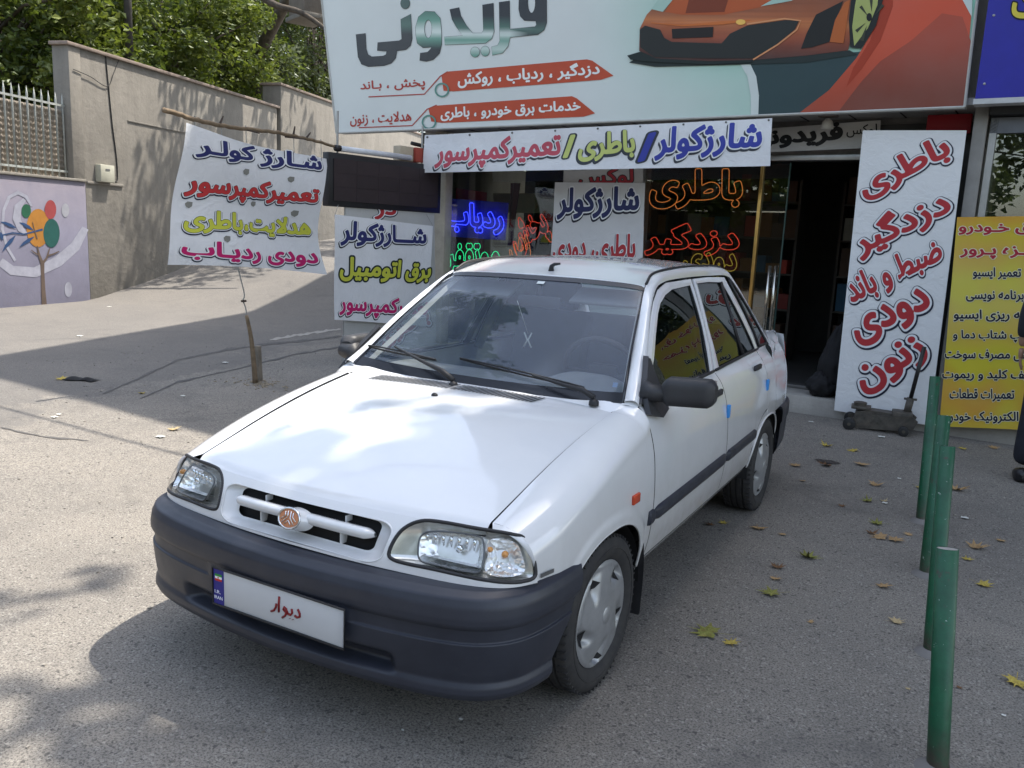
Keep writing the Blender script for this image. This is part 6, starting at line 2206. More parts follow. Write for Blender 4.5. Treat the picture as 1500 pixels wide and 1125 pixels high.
# swage: rubbing strip on each side
def mould(y0, y1):
    def mk():
        prof = [(0, -.028), (.011, -.024), (.015, -.010), (.015, .010), (.011, .024), (0, .028)]
        m_ = MB()
        def fn(i, j):
            y = lerp(y0, y1, i)
            k = j * 5; a = int(min(k, 4)); f = k - a
            dx = lerp(prof[a][0], prof[a + 1][0], f); dz = lerp(prof[a][1], prof[a + 1][1], f)
            e = 1 if .02 < i < .98 else .0
            zc = .508 + .008 * y
            return Vector((X(y, zc + dz) + dx * (1 if 0 < i < 1 else 0), y, zc + dz * (1 if 0 < i < 1 else .7)))
        m_.grid(fn, 24, 5)
        return m_
    return mk
both('rubbing_strip', mould(.352, .398), BUMP)
both('rubbing_strip', mould(.410, 1.408), BUMP)
both('rubbing_strip', mould(1.423, 2.02), BUMP)
# side repeaters, handles, key locks, blue edge guards
def repeater():
    m_ = MB()
    c = Vector((X(.20, .63) + .004, .20, .630))
    m_.box(c, (.012, .062, .034))
    return m_
for o in both('side_repeater', repeater, mat('orange_lens', hx('#c2482a'), .2, var=.1), smooth=False, bevel=.004):
    pass
def handle(yc, zc):
    def mk():
        m_ = MB()
        x = X(yc, zc)
        m_.box((x + .012, yc, zc + .004), (.018, .13, .030))
        return m_
    return mk
both('door_handle', handle(2.10, .868), PLASTIC, smooth=False, bevel=.007)
both('door_handle', handle(1.27, .845), PLASTIC, smooth=False, bevel=.007)
both('key_lock', lambda: MB().lathe([(X(1.17, .835) + .000, .012), (X(1.17, .835) + .008, .011), (X(1.17, .835) + .008, .0)], (0, 1.17, .835), 'x', 14), CHROME)
BLUE = mat('blue_foam', hx('#3f8fd6'), .6)
def guard(yc, zc):
    def mk():
        return MB().box((X(yc, zc) + .006, yc, zc), (.014, .028, .062))
    return mk
P('edge_guard', guard(1.412, .745)(), BLUE, smooth=False, bevel=.003)
P('edge_guard', guard(2.27, .755)(), BLUE, smooth=False, bevel=.003)

both('cowl_corner', lambda: MB().grid(lambda i, j: Vector((lerp(.622, .648, j), lerp(.334, .400, j), lerp(.890, .924, j))).lerp(EDGE(lerp(.330, .400, j)), i), 4, 8), PAINT)
both('wing_nose', lambda: MB().grid(lambda i, j: N(lerp(.555, .752, i), 1.0).lerp(fend(-.484, .60 * i ** .8), j) + Vector((0, 0, -.001 * (1 - j))), 16, 6), PAINT)
both('pillar_foot', lambda: MB().grid(lambda i, j: Vector((.640, .385, .918)).lerp(Vector((.655, .430, .950)), j).lerp(Vector((.700, .395, .908)).lerp(Vector((.705, .425, .930)), j), i) + Vector((0, 0, .006 * sin(pi * i))), 6, 3), PAINT)
# ---- hood
def hood(i, j):
    s = -1 + 2 * i
    r_ = j
    yf = crom([(0, -.612, 0), (0, -.606, 0), (0, -.588, 0), (0, -.562, 0), (0, -.532, 0), (0, -.512, 0)], abs(s)).y
    yr = lerp(.392, .345, abs(s) ** 3)
    y = lerp(yf, yr, r_)
    xe = lerp(.601, .6215, r_)
    t = (y + .515) / .855
    ze = crom([(0, 0, .690), (0, 0, .733), (0, 0, .776), (0, 0, .814), (0, 0, .847), (0, 0, .874), (0, 0, .897)], (y - yf) / (.395 - yf) if y < .395 else 1).z
    cr = lerp(.012, .022, min(1, r_ * 2)) * (1 - s * s) - (.012 * smooth01((r_ - .6) / .4)) * (1 - s * s)
    lip = .014 * (1 - smooth01(r_ / .035))
    # two soft pressed lines
    pr = .004 * math.exp(-((abs(s) - .72) / .05) ** 2) * smooth01(r_ * 6) * smooth01((1 - r_) * 5)
    return Vector((s * xe, y, ze + cr - lip + pr * .0 + .002))
_sl = []
for k in range(22):
    _sl.append((-.47 + k * .0185, -.47 + k * .0185 + .009)); 
for k in range(22):
    _sl.append((-.055 + k * .0175, -.055 + k * .0175 + .009))
HO = P('hood', MB().grid(lambda i, j: hood(i, j ** 1.15 if j < 1 else 1), 90, 70), PAINT)
P('hood_underside', MB().grid(lambda i, j: hood(.004 + .992 * i, .004 + .99 * j) + Vector((0, .006, -.02)), 40, 30), DARK)
P('hood_edge', MB().grid(lambda i, j: hood(i, 0) + Vector((0, .012 * j, -.012 * j)), 60, 2), PAINT, HO)
def hood_at(x, y, h=0.0):
    s = x / .62
    lo, hi = 0, 1
    for _ in range(24):
        m_ = (lo + hi) / 2
        if hood((s + 1) / 2, m_).y < y: lo = m_
        else: hi = m_
    p = hood((s + 1) / 2, lo)
    return Vector((x, y, p.z + h))
for a, b in _sl:
    yc = .335 - .03 * abs((a + b) / 2) ** 2
    sk = .014
    q = [hood_at(a - sk, yc - .040, .0035), hood_at(b - sk, yc - .040, .0035), hood_at(b + sk, yc + .034, .0035), hood_at(a + sk, yc + .034, .0035)]
    P('vent_slot', MB().poly(q), DARK, HO, smooth=False)
nz = hood_at(-.068, .19)
P('washer_jet', MB().grid(lambda i, j: nz + Vector((.014 * sin(pi * j / 2) * cos(2 * pi * i), .012 * sin(pi * j / 2) * sin(2 * pi * i), .012 * cos(pi * j / 2))), 12, 5), RUB)

# ---- cowl, windscreen
BASE = [(0, .404, .906), (.2, .405, .908), (.4, .409, .914), (.56, .412, .922), (.648, .405, .932)]
TOPW = [(0, .925, 1.338), (.2, .926, 1.337), (.36, .928, 1.333), (.45, .932, 1.328), (.500, .940, 1.320)]
def WS(s, t, out=0.0):
    u = abs(s)
    a = crom(BASE, u); b = crom(TOPW, u)
    p = a.lerp(b, t)
    n = Vector((0.05 * u, -.62, .78)).normalized()
    p = p + n * (.016 * 4 * t * (1 - t) + out)
    return Vector((p.x if s >= 0 else -p.x, p.y, p.z))
ws_glass, wq = glass_mat('windscreen_glass', (.86, .90, .90), 1.75)
def dust_sky_haze(m_, q, amt, col, sc=3.0):
    out = q.out
    src = out.inputs[0].links[0].from_socket
    d = q.n('ShaderNodeBsdfDiffuse'); d.inputs[0].default_value = (*col, 1)
    mx = q.n('ShaderNodeMixShader')
    f = q.ramp(q.noise(sc, 6, .6, None, .4), [(.25, (amt * .7,) * 3), (.75, (amt * 1.3,) * 3)])
    q.l(f, mx.inputs[0]); q.l(src, mx.inputs[1]); q.l(d.outputs[0], mx.inputs[2])
    q.l(mx.outputs[0], out.inputs[0])
dust_sky_haze(ws_glass, wq, .10, (.42, .53, .74))  # thin dust film, tinted blue to paint in the sky's reflection
WSO = P('windscreen', MB().grid(lambda i, j: WS(-1 + 2 * i, j), 40, 24), ws_glass)
SEALM = mat('glass_seal', (.012, .014, .02), .25, var=.2)
def wring(a0, a1, out, name, m_):
    m = MB()
    L0, L1 = [], []
    for k in range(160):
        t = k / 160 * 4
        e = int(t); f = t - e
        for L, d in ((L0, a0), (L1, a1)):
            s0, s1, t0, t1 = -1 + d[0], 1 - d[0], d[1], 1 - d[2]
            q = [(lerp(s0, s1, f), t0), (s1, lerp(t0, t1, f)), (lerp(s1, s0, f), t1), (s0, lerp(t1, t0, f))][e]
            L.append(WS(q[0], q[1], out))
    n = 160
    m.v = L0 + L1
    m.f = [(i, (i + 1) % n, n + (i + 1) % n, n + i) for i in range(n)]
    return P(name, m, m_, WSO)
wring((-.012, -.022, -.02), (.042, .055, .028), .003, 'windscreen_seal', SEALM)
P('cowl', MB().grid(lambda i, j: Vector(crom(BASE, abs(-1 + 2 * i))) * 1 if False else (lambda s: Vector((s * lerp(.640, .655, j), lerp(hood((s + 1) / 2, 1).y - .004, WS(s, 0).y, j), lerp(hood((s + 1) / 2, 1).z - .006, WS(s, 0).z - .004, j))))(-1 + 2 * i), 50, 3), PAINT)
# sun band / rear mirror / registration sticker
P('toll_sticker', MB().poly([WS(.00, .925, .004), WS(.045, .925, .004), WS(.045, .955, .004), WS(.0, .955, .004)]), mat('sticker_pale', (.55, .6, .6), .5), WSO, smooth=False)
P('dash_sticker', MB().poly([WS(.80, .10, -.004), WS(.86, .10, -.004), WS(.86, .135, -.004), WS(.80, .135, -.004)]), mat('sticker_blue', (.12, .2, .35), .5), WSO, smooth=False)

# ---- roof
def roof(i, j):
    s = -1 + 2 * i
    y = lerp(.948, 2.22, j)
    y = y + (.0 if j > .5 else .0)
    xe = crom([(.494, 0, 0), (.481, 0, 0), (.479, 0, 0), (.477, 0, 0), (.472, 0, 0)], j).x
    ze = crom([(0, 0, 1.334), (0, 0, 1.394), (0, 0, 1.403), (0, 0, 1.404), (0, 0, 1.390)], j).z
    zc = crom([(0, 0, 1.353), (0, 0, 1.415), (0, 0, 1.433), (0, 0, 1.433), (0, 0, 1.412)], j).z
    k = abs(s) ** 2.3
    return Vector((s * xe, y, lerp(zc, ze, k)))
RO = P('roof', MB().grid(roof, 50, 60), PAINT)
P('roof_front_edge', MB().grid(lambda i, j: roof(i, 0) + Vector((0, -.010 * j, -.016 * j)), 50, 3), PAINT, RO)
# rails and pillars
PA = [(.651, .392, .930), (.628, .475, .992), (.585, .62, 1.10), (.545, .77, 1.212), (.512, .89, 1.302), (.494, .975, 1.345), (.485, 1.08, 1.382), (.482, 1.40, 1.402), (.480, 1.78, 1.406), (.476, 2.15, 1.396), (.488, 2.33, 1.33), (.545, 2.60, 1.14), (.60, 2.84, .992)]
def G(z, y=1.0):
    t = (z - .915) / .45
    return .705 - .200 * t + .012 * 4 * t * (1 - t)
PBy = [(.402, .920), (.52, .992), (.68, 1.132), (.86, 1.258), (1.0, 1.324), (1.11, 1.345), (1.24, 1.354), (1.52, 1.360), (1.86, 1.360), (2.19, 1.352), (2.29, 1.30), (2.45, 1.12), (2.60, .955)]
def GP(y, z, out=0.0):
    return Vector((G(z) + out, y, z))
def pillar():
    def fn(i, j):
        a = crom(PA, i)
        yz = crom([(0, y, z) for y, z in PBy], i)
        b = GP(yz.y, yz.z, .002)
        p = a.lerp(b, j)
        up = Vector((.55, -.25 if i < .25 else 0, .8)).normalized()
        return p + up * (.016 * 4 * j * (1 - j))
    return MB().grid(fn, 130, 8)
both('pillar_rail', pillar, PAINT)
both('roof_drip_moulding', lambda: MB().tube([Vector(crom(PA, k / 60)) + Vector((-.001, 0, .004)) for k in range(24, 49)], .0065, 6), RUB)
both('windscreen_side_seal', lambda: MB().grid(lambda i, j: WS(lerp(.975, 1.0, j), i * 1.02 - .02, .006).lerp(Vector(crom(PA, i * .36)) + Vector((-.002, -.002, .004)), j), 30, 2), SEALM)

# ---- side glass: outlines in (y, z)
def flat_poly(name, yz, m_, out, parent=None, smooth=False):
    res = []
    for sd in (1, -1):
        mb2 = MB()
        # fan grid so the pane follows the curve of the side
        c = (sum(p[0] for p in yz) / len(yz), sum(p[1] for p in yz) / len(yz))
        n = len(yz)
        def fn(i, j):
            k = i * n; a = int(k) % n
            q = yz[a]
            y = lerp(c[0], q[0], j); z = lerp(c[1], q[1], j)
            p = GP(y, z, out)
            return Vector((p.x * sd, p.y, p.z))
        mb2.grid(fn, n, 5)
        res.append(P(name, mb2, m_, parent=parent[0 if sd > 0 else 1] if parent else None, smooth=True))
    return res
def dens(L, d=.05, closed=True):
    out = []
    n = len(L)
    for i in range(n if closed else n - 1):
        a, b = L[i], L[(i + 1) % n]
        k = max(1, int(math.hypot(b[0] - a[0], b[1] - a[1]) / d))
        for q in range(k):
            out.append((lerp(a[0], b[0], q / k), lerp(a[1], b[1], q / k)))
    return out
side_glass, sq = glass_mat('door_glass', (.34, .42, .40), 1.75)
fgl = [(.50, .945), (.675, 1.055), (.788, 1.147), (.90, 1.225), (.977, 1.263), (1.077, 1.293), (1.196, 1.313), (1.486, 1.323), (1.431, 1.128), (1.350, .928)]
fou = [(.410, .917), (.590, 1.048), (.700, 1.136), (.815, 1.217), (.905, 1.270), (1.020, 1.317), (1.16, 1.343), (1.535, 1.351), (1.470, 1.126), (1.404, .918)]
rgl = [(1.500, .930), (1.520, 1.121), (1.600, 1.328), (1.80, 1.330), (2.042, 1.322), (2.10, 1.235), (2.17, 1.115), (2.245, .99), (2.262, .953), (2.19, .946)]
rou = [(1.420, .919), (1.482, 1.121), (1.565, 1.350), (1.82, 1.353), (2.13, 1.346), (2.17, 1.262), (2.24, 1.14), (2.305, 1.01), (2.318, .948), (2.19, .936)]
qgl = [(2.355, .962), (2.33, 1.04), (2.27, 1.16), (2.215, 1.27), (2.195, 1.33), (2.245, 1.31), (2.32, 1.225), (2.41, 1.115), (2.48, 1.035), (2.545, .975), (2.52, .958)]
def frame(outer, inner, o1, o2):
    """ring between two outlines with the same count, in (y, z)"""
    def mk():
        mb2 = MB()
        n = len(outer)
        seg = 6
        O, I = [], []
        for i in range(n):
            for k in range(seg):
                f = k / seg
                a = outer[i]; b = outer[(i + 1) % n]
                O.append((lerp(a[0], b[0], f), lerp(a[1], b[1], f)))
                a = inner[i]; b = inner[(i + 1) % n]
                I.append((lerp(a[0], b[0], f), lerp(a[1], b[1], f)))
        m = len(O)
        rows = [(0, o1 - .006), (.0, o1), (.5, o1 + .003), (1, o1), (1.0, o2)]
        for t, o_ in rows:
            for k in range(m):
                mb2.v.append(GP(lerp(O[k][0], I[k][0], t), lerp(O[k][1], I[k][1], t), o_))
        for r_ in range(len(rows) - 1):
            for k in range(m):
                k2 = (k + 1) % m
                mb2.f.append((r_ * m + k, r_ * m + k2, (r_ + 1) * m + k2, (r_ + 1) * m + k))
        return mb2
    return mk
for name, ou, gl_, par in (('window_frame', fou, fgl, FD), ('window_frame', rou, rgl, RD)):
    fr = both(name, frame(ou, gl_, .002, -.012), PAINT, smooth=False)
    for f_, d_ in zip(fr, par):
        f_.parent = d_
    for g_, d_ in zip(flat_poly('window_glass', gl_, side_glass, -.008), par):
        g_.parent = d_
    def rubber(gl_=gl_):
        return MB().tube([GP(y, z, -.005) for y, z in dens(gl_)], .005, 6, closed=True)
    for g_, d_ in zip(both('window_rubber', rubber, RUB), par):
        g_.parent = d_
flat_poly('quarter_window', qgl, side_glass, .003)
both('quarter_rubber', lambda: MB().tube([GP(y, z, .003) for y, z in dens(qgl)], .008, 6, closed=True), RUB)
# black between the doors, belt weatherstrip, divider in the rear door
both('b_pillar_strip'[2:], lambda: MB().grid(lambda i, j: GP(lerp(1.380, 1.447, i) + .128 * j, lerp(.92, 1.348, j), -.004), 2, 10), RUB)
both('belt_strip', lambda: MB().tube([GP(y, belt(y) + .006, .006) for y in lin(.48, 1.40, 14)], .007, 6), RUB)
both('belt_strip', lambda: MB().tube([GP(y, belt(y) + .006, .006) for y in lin(1.425, 2.30, 14)], .007, 6), RUB)
both('window_divider', lambda: MB().tube([GP(2.035, 1.322, -.002), GP(1.985, .948, -.002)], .011, 6), RUB)
both('door_sail', lambda: MB().prism([GP(.405, .925, .0), GP(.585, 1.075, .0), GP(.625, 1.07, 0), GP(.64, .925, 0)], (.012, 0, 0)), PLASTIC, smooth=False)

# ---- deck, rear glass, tail
P('rear_screen', MB().grid(lambda i, j: Vector(((-1 + 2 * i) * lerp(.455, .56, j), lerp(2.235, 2.78, j) + .02 * (1 - abs(-1 + 2 * i) ** 2), lerp(1.385, 1.01, j) + .02 * (1 - abs(-1 + 2 * i) ** 2) + .02 * sin(pi * j))), 24, 16), side_glass)
P('boot_lid', MB().grid(lambda i, j: Vector(((-1 + 2 * i) * .60, lerp(2.76, 3.19, j), .99 - .012 * j + .012 * (1 - abs(-1 + 2 * i) ** 2) - .04 * smooth01((j - .85) / .15))), 24, 16), PAINT)
TL = [(0, 3.215, 0), (.3, 3.205, 0), (.52, 3.185, 0), (.63, 3.155, 0), (.675, 3.12, 0)]
def tail(i, j):
    s = -1 + 2 * i
    p = crom(TL, abs(s))
    z = lerp(.965, .56, j)
    return Vector((p.x * (1 if s > 0 else -1) * (1 + .04 * sin(j * pi / 1.3)), p.y + .02 * sin(j * pi), z))
P('tail_panel', MB().grid(tail, 40, 14), PAINT)
both('tail_lamp', lambda: MB().grid(lambda i, j: Vector(tail(lerp(.84, .998, i), lerp(.12, .55, j))) + Vector((.004, .006, 0)), 10, 6), mat('tail_lamp_red', (.45, .02, .02), .2))
RBC = [(0, 3.29, 0), (.3, 3.28, 0), (.55, 3.25, 0), (.70, 3.18, 0), (.77, 3.05, 0), (.79, 2.85, 0), (.80, 2.70, 0)]
RBP = [(.565, -.03), (.56, -.008), (.54, .0), (.47, .0), (.455, -.008), (.38, -.010), (.30, -.015), (.25, -.035), (.24, -.08)]
def rbump(i, j):
    s = -1 + 2 * i
    k = j * (len(RBP) - 1); a = int(min(k, len(RBP) - 2)); f = k - a
    z = lerp(RBP[a][0], RBP[a + 1][0], f); off = lerp(RBP[a][1], RBP[a + 1][1], f)
    p = crom(RBC, abs(s)); t = crom(RBC, min(abs(s) + .01, 1)) - crom(RBC, max(abs(s) - .01, 0))
    n = Vector((-t.y, t.x, 0)).normalized()
    p = p + n * off
    return Vector((p.x * (1 if s >= 0 else -1), p.y, z))
P('rear_bumper', MB().grid(rbump, 120, 30), BUMP)

# ---- mirrors
def mirror_shell():
    m_ = MB()
    def fn(i, j):
        a = 2 * pi * i
        t = j
        x = lerp(.770, .952, t)
        e = (1 - max(0, (t - .86) / .14) ** 2 * .45) * (1 - max(0, (.10 - t) / .10) * .45)
        rz = .055 * e; ry = .042 * e
        cy = lerp(.475, .545, t); cz = lerp(.972, .972, t)
        c_, s_ = cos(a), sin(a)
        q = 3.5
        k = (abs(c_) ** q + abs(s_) ** q) ** (-1 / q)
        return Vector((x, cy + ry * c_ * k, cz + rz * s_ * k + .004))
    m_.grid(fn, 28, 16)
    for t in (0, 1):
        b = len(m_.v)
        m_.v += [fn(k / 28, t) for k in range(28)]
        m_.f.append(tuple(range(b, b + 28)))
    return m_
MR = [P('door_mirror', mirror_shell(), PLASTIC)]
_fm = mirror_shell()
_pv = Vector((.765, .475, 0))
_rt = Matrix.Rotation(radians(62), 3, 'Z')
_fm.v = [_rt @ (v - _pv) + _pv for v in _fm.v]
_fm.mirror()
MR.append(P('door_mirror', _fm, PLASTIC))
MR[1]['label'] = 'mirror folded back against the door'
for sd, o in ((1, MR[0]),):
    mb2 = MB()
    mb2.grid(lambda i, j: Vector((sd * lerp(.79, .935, i), lerp(.51, .57, i) + .0405, .932 + .085 * j)), 1, 1)
    P('mirror_glass', mb2, mat('mirror_silver', (.8, .8, .82), .02, metal=1.0), o)
both('mirror_foot', lambda: MB().tube([(.695, .47, .965), (.73, .47, .962), (.785, .478, .965)], [.045, .036, .032], 10), PLASTIC)
both('mirror_foot_plate', lambda: MB().prism([GP(.410, .890, .018), GP(.445, .960, .006), GP(.575, 1.085, .004), GP(.635, .92, .008), GP(.60, .885, .022), GP(.50, .868, .03)], (.022, 0, 0)), PLASTIC, smooth=False)

# ---- wipers
def wiper(piv, tip_s, tip_t, s0, t0, name='wiper'):
    a = Vector(piv)
    W_ = P(name, MB().lathe([(-.012, .020), (.004, .019), (.010, .012), (.016, .0)], a, 'z', 16), RUB)
    mid = WS(tip_s, tip_t, .035)
    k1 = a + Vector((0, 0, .018)); k2 = a.lerp(mid, .18) + Vector((0, -.004, .028)); k3 = a.lerp(mid, .45) + Vector((0, -.006, .018))
    P('wiper_arm', MB().tube([k1, k2, k3, mid], [.011, .012, .008, .0045], 8), RUB, W_)
    n = 14
    bl = [WS(lerp(s0[0], s0[1], k / n), lerp(t0[0], t0[1], k / n), .012) for k in range(n + 1)]
    P('wiper_blade', MB().tube(bl, .0045, 6), RUB, W_)
    br = [WS(lerp(s0[0], s0[1], k / n), lerp(t0[0], t0[1], k / n), .018 + .012 * sin(pi * k / n)) for k in range(n + 1)]
    P('blade_bridge', MB().tube(br, .0038, 6), RUB, W_)
    return W_
pv1 = on_z(870, 588, .918); pv2 = on_z(664, 562, .908)
wiper((pv1.x, pv1.y, .915), .30, .085, (-.17, .60), (.165, .055))
wiper((pv2.x, pv2.y, .905), -.62, .15, (-.98, -.31), (.135, .125))

# ---- aerial
an = roof(.5, .06)
P('roof_aerial', MB().tube([an + Vector((0, 0, -.004)), an + Vector((.002, .0, .022)), an + Vector((.014, .004, .030)), an + Vector((.040, .012, .034))], [.015, .011, .008, .005], 8), RUB)

# ---- wheels
def tyre_mat():
    q = NT('tyre_rubber')
    q.base(q.ramp(q.noise(25, 5), [(.3, (.022, .022, .024)), (.7, (.042, .040, .038))]))
    q.set(Roughness=.75)
    q.nrm(q.bump(q.noise(120, 3), .2, .002))
    return q.m
TYRE = tyre_mat()
HUBM = NT('hubcap_silver')
HUBM.base(HUBM.ramp(HUBM.noise(14, 6, .7), [(.3, (.33, .34, .35)), (.7, (.45, .46, .47))]))
HUBM.set(Metallic=.55, Roughness=.36)
HUBM = HUBM.m
def wheel(yc, sd, steer=0.0):
    o = thing_part('wheel', (sd * .70, yc, .272), steer)
    W2 = .0825
    prof = [(-W2 + .012, .195), (-W2, .215), (-W2 - .004, .240), (-W2 + .006, .262), (-W2 + .020, .270), (-.040, .274), (-.036, .266), (-.030, .266), (-.027, .275), (-.004, .276), (-.003, .268), (.004, .268), (.005, .276), (.027, .275), (.030, .266), (.036, .266), (.040, .274), (W2 - .020, .270), (W2 - .006, .262), (W2 + .004, .240), (W2, .215), (W2 - .012, .188), (W2 - .03, .178)]
    m_ = MB()
    m_.lathe([(h * sd, r_) for h, r_ in prof], (0, 0, 0), 'x', 72)
    # shoulder sipes
    t = m_
    TY = putl('tyre', m_, TYRE, o, True)
    sp = MB()
    for k in range(60):
        a = 2 * pi * k / 60
        for hh in (-.060, .060):
            c = Vector((hh * sd, .2685 * cos(a), .2685 * sin(a)))
            rot = Matrix.Rotation(a, 3, 'X')
            sp.box(c, (.034, .0115, .0035), Matrix.Rotation(a, 3, 'X'))
    so_ = putl('tread_blocks', sp, TYRE, o, False)
    so_['kind'] = 'stuff'
    lt = MB().tube([Vector(((W2 + .0025) * sd, .228 * cos(2 * pi * k / 60), .228 * sin(2 * pi * k / 60))) for k in range(60)], .002, 5, closed=True)
    putl('sidewall_rib', lt, TYRE, o, True)
    # hubcap: domed disc with swept flutes
    def hub(i, j):
        a = 2 * pi * i
        r_ = .004 + .181 * j
        b = 5 * (a + j * .9)
        fl = max(0, sin(b)) ** 2 * smooth01((j - .45) / .25) * smooth01((1 - j) / .12)
        h = .022 * (1 - j ** 2.2) - .022 * fl + .004 * smooth01((j - .9) / .04) * (1 - smooth01((j - .97) / .03))
        return Vector(((W2 - .012 + h) * sd, r_ * cos(a), r_ * sin(a)))
    putl('hubcap', MB().grid(hub, 120, 24), HUBM, o, True)
    sl = MB()
    for k in range(5):
        a0 = 2 * pi * (k + .25) / 5 - .9 * .80
        pts = []
        for (dr, da) in ((.138, -.20), (.158, -.08), (.168, .10), (.162, .20), (.146, .12), (.130, -.02)):
            j = (dr - .004) / .181
            p = hub(((a0 + da) % (2 * pi)) / (2 * pi), j)
            pts.append(p + Vector((.003 * sd, 0, 0)))
        sl.poly(pts)
    for q_ in sl.f:
        putl('hubcap_slot', MB().poly([sl.v[i] for i in q_]), DARK, o, False)
    putl('hub_centre', MB().lathe([((W2 + .010) * sd, .030), ((W2 + .013) * sd, .026), ((W2 + .014) * sd, .0)], (0, 0, 0), 'x', 24), HUBM, o, True)
    putl('brake_disc', MB().lathe([(0, 0), (.0, .19)], (0, 0, 0), 'x', 24), DARK, o, True)
    return o
def thing_part(name, loc, steer):
    # the wheel's carrier mesh is the rim itself
    m_ = MB().lathe([(-.06, .17), (-.05, .185), (.04, .185), (.05, .17)], (0, 0, 0), 'x', 32)
    o = put(name, m_.v, m_.f, mat('steel_rim', (.05, .05, .05), .6), None, True)
    o.parent = CAR
    o.location = loc
    o.rotation_euler = (0, 0, steer)
    return o
def putl(name, mb2, m_, par, smooth):
    o = put(name, mb2.v, mb2.f, m_, None, smooth)
    if smooth:
        o.data.set_sharp_from_angle(angle=radians(55))
    o.parent = par
    return o
for yc in (0, 2.345):
    for sd in (1, -1):
        wheel(yc, sd, radians(-2.0) if yc == 0 else 0)
# arches' dark liners, mud flaps, floor
for yc in (0, 2.345):
    both('wheel_arch_liner', lambda yc=yc: MB().grid(lambda i, j: Vector((lerp(.772, .50, j), yc - .345 * cos(pi * i), .262 + .315 * sin(pi * i))), 24, 3).poly([Vector((.50, yc - .40 * cos(pi * k / 16), .24 + .36 * sin(pi * k / 16))) for k in range(17)]), DARK)
def flap():
    m_ = MB()
    m_.grid(lambda i, j: Vector((lerp(.60, .785, i), .335 + .02 * j + .012 * sin(j * 4), lerp(.42, .13, j))), 4, 8)
    m_.grid(lambda i, j: Vector((lerp(.60, .785, i), .345 + .02 * j + .012 * sin(j * 4), lerp(.42, .13, j))), 4, 8)
    return m_
both('mud_flap', flap, RUB)
P('underbody', MB().box((0, 1.3, .33), (1.30, 3.4, .22)), DARK, smooth=False)
P('engine_block', MB().box((0, -.05, .50), (.9, .7, .22)), DARK, smooth=False)

# ---- cabin
GREY = mat('cabin_grey', (.16, .17, .18), .8, var=.15, bump=.1)
SEATM = mat('seat_cloth', (.05, .055, .065), .9, var=.2, bump=.3, bscale=200)
P('dashboard', MB().grid(lambda i, j: Vector(((-1 + 2 * i) * .62, lerp(.44, .80, j), .895 + .025 * sin(j * 2.6) + (.045 * math.exp(-(((-1 + 2 * i) * .62 - .36) / .16) ** 4) * smooth01((j - .3) / .4)) - .12 * smooth01((j - .85) / .15))), 60, 24), GREY)
P('dashboard_front', MB().grid(lambda i, j: Vector(((-1 + 2 * i) * .62, .80 - .08 * j, .80 - .4 * j)), 8, 4), GREY)
sw = Vector((.35, .90, .93)); swn = Vector((0, -.9, -.42)).normalized(); swu = Vector((0, -.42, .9)).normalized()
ST = P('steering_wheel', MB().tube([sw + Vector((1, 0, 0)) * (.185 * cos(2 * pi * k / 36)) + swu * (.185 * sin(2 * pi * k / 36)) for k in range(36)], .014, 8, closed=True), RUB)
P('wheel_spoke', MB().tube([sw + Vector((-.18, 0, 0)), sw, sw + Vector((.18, 0, 0))], .02, 8), RUB, ST)
P('wheel_boss', MB().box(sw, (.14, .05, .10)), RUB, ST, smooth=False, bevel=.015)
def seat(x):
    m_ = P('front_seat', MB().box((x, 1.42, .52), (.48, .50, .16)), SEATM, smooth=True, bevel=.05)
    r_ = Matrix.Rotation(radians(-18), 3, 'X')
    P('seat_back', MB().box((x, 1.70, .84), (.46, .13, .58), r_), SEATM, m_, bevel=.05)
    P('head_rest', MB().box((x, 1.82, 1.20), (.25, .09, .17), r_), SEATM, m_, bevel=.035)
seat(.33); seat(-.33)
P('rear_seat', MB().box((0, 2.42, .78), (1.15, .16, .56), Matrix.Rotation(radians(-20), 3, 'X')), SEATM, bevel=.05)
P('parcel_shelf', MB().grid(lambda i, j: Vector((-.55 + 1.1 * i, 2.5 + .3 * j, .99)), 2, 2), GREY)
P('cabin_floor', MB().box((0, 1.5, .40), (1.36, 2.2, .04)), DARK, smooth=False)
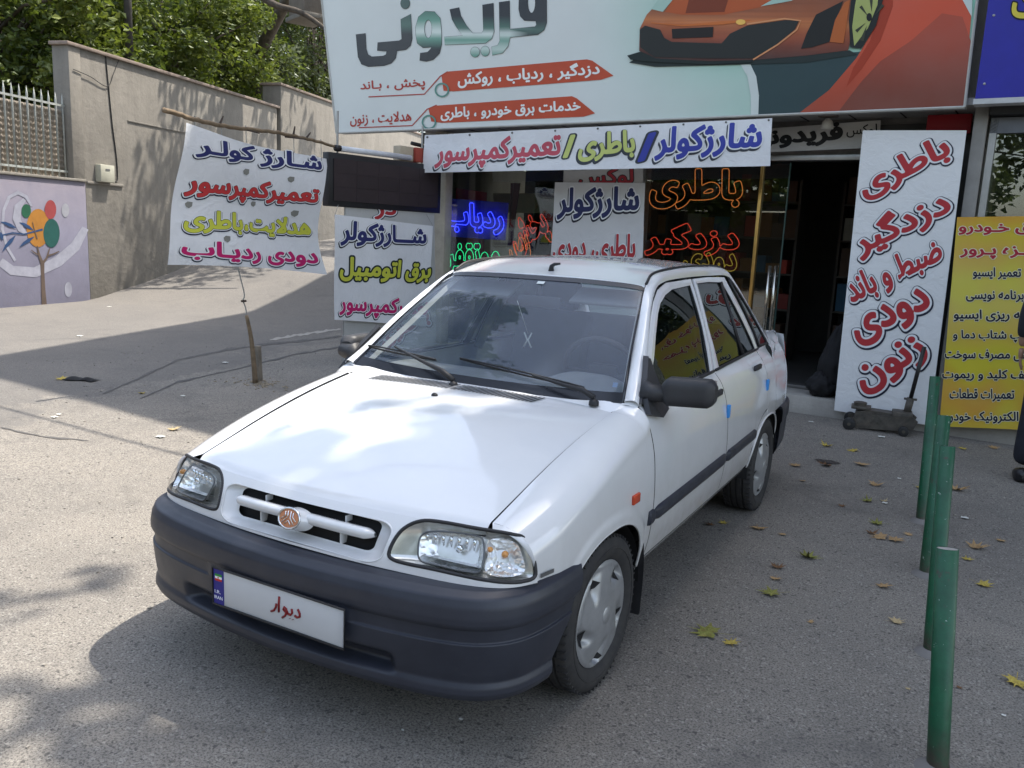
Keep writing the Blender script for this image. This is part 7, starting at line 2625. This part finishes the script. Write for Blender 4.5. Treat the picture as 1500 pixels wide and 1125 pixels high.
both('door_card', lambda: MB().grid(lambda i, j: Vector((.66, .45 + 1.9 * i, .42 + .50 * j)), 4, 2), GREY)
P('headliner', MB().grid(lambda i, j: roof(.03 + .94 * i, .02 + .96 * j) + Vector((0, 0, -.03)), 20, 20), mat('headliner', (.30, .30, .29), .9))
both('pillar_trim', lambda: MB().grid(lambda i, j: Vector(crom(PA, i * .36)) + Vector((-.012 - .025 * j, .03 + .02 * j, -.02)), 20, 2), mat('headliner', (.30, .30, .29), .9))
both('inner_pillar', lambda: MB().tube([(.645, 1.45, .90), (.56, 1.50, 1.13), (.46, 1.56, 1.34)], .026, 8), GREY)
rm = WS(.02, .86, -.07)
RM = P('rear_view_mirror', MB().box(rm, (.22, .03, .055), Matrix.Rotation(radians(-15), 3, 'X')), RUB, smooth=False, bevel=.01)
P('mirror_stalk', MB().tube([rm, WS(.02, .93, -.01)], .008, 6), RUB, RM)
P('sun_visor', MB().box(WS(.45, .93, -.05) + Vector((0, .05, 0)), (.36, .14, .015), Matrix.Rotation(radians(25), 3, 'X')), GREY, smooth=False, bevel=.005)
P('sun_visor', MB().box(WS(-.45, .93, -.05) + Vector((0, .05, 0)), (.36, .14, .015), Matrix.Rotation(radians(25), 3, 'X')), GREY, smooth=False, bevel=.005)
# hanging charm
ch = on_y(773, 498, .98)
WHI = mat('charm_white', (.8, .8, .76), .5)
CH = P('hanging_charm', MB().tube([ch + Vector((-.020, 0, .035)), ch + Vector((-.002, 0, 0)), ch + Vector((-.020, 0, -.035))], .0035, 6), WHI)
P('charm_stroke', MB().tube([ch + Vector((.020, 0, .035)), ch + Vector((.002, 0, 0)), ch + Vector((.020, 0, -.035))], .0035, 6), WHI, CH)
P('charm_string', MB().tube([ch + Vector((0, 0, .03)), Vector((ch.x, .86, rm.z))], .0015, 4), WHI, CH)
# badge on the wing's end and rubber clips
bd = [unN(788, 850)]
P('side_badge', MB().grid(lambda i, j: Vector((X(-.455 + .06 * i, .560) + .0045, -.455 + .06 * i, .556 + .013 * j)), 6, 1), mat('badge_grey', (.10, .10, .10), .5), smooth=True)
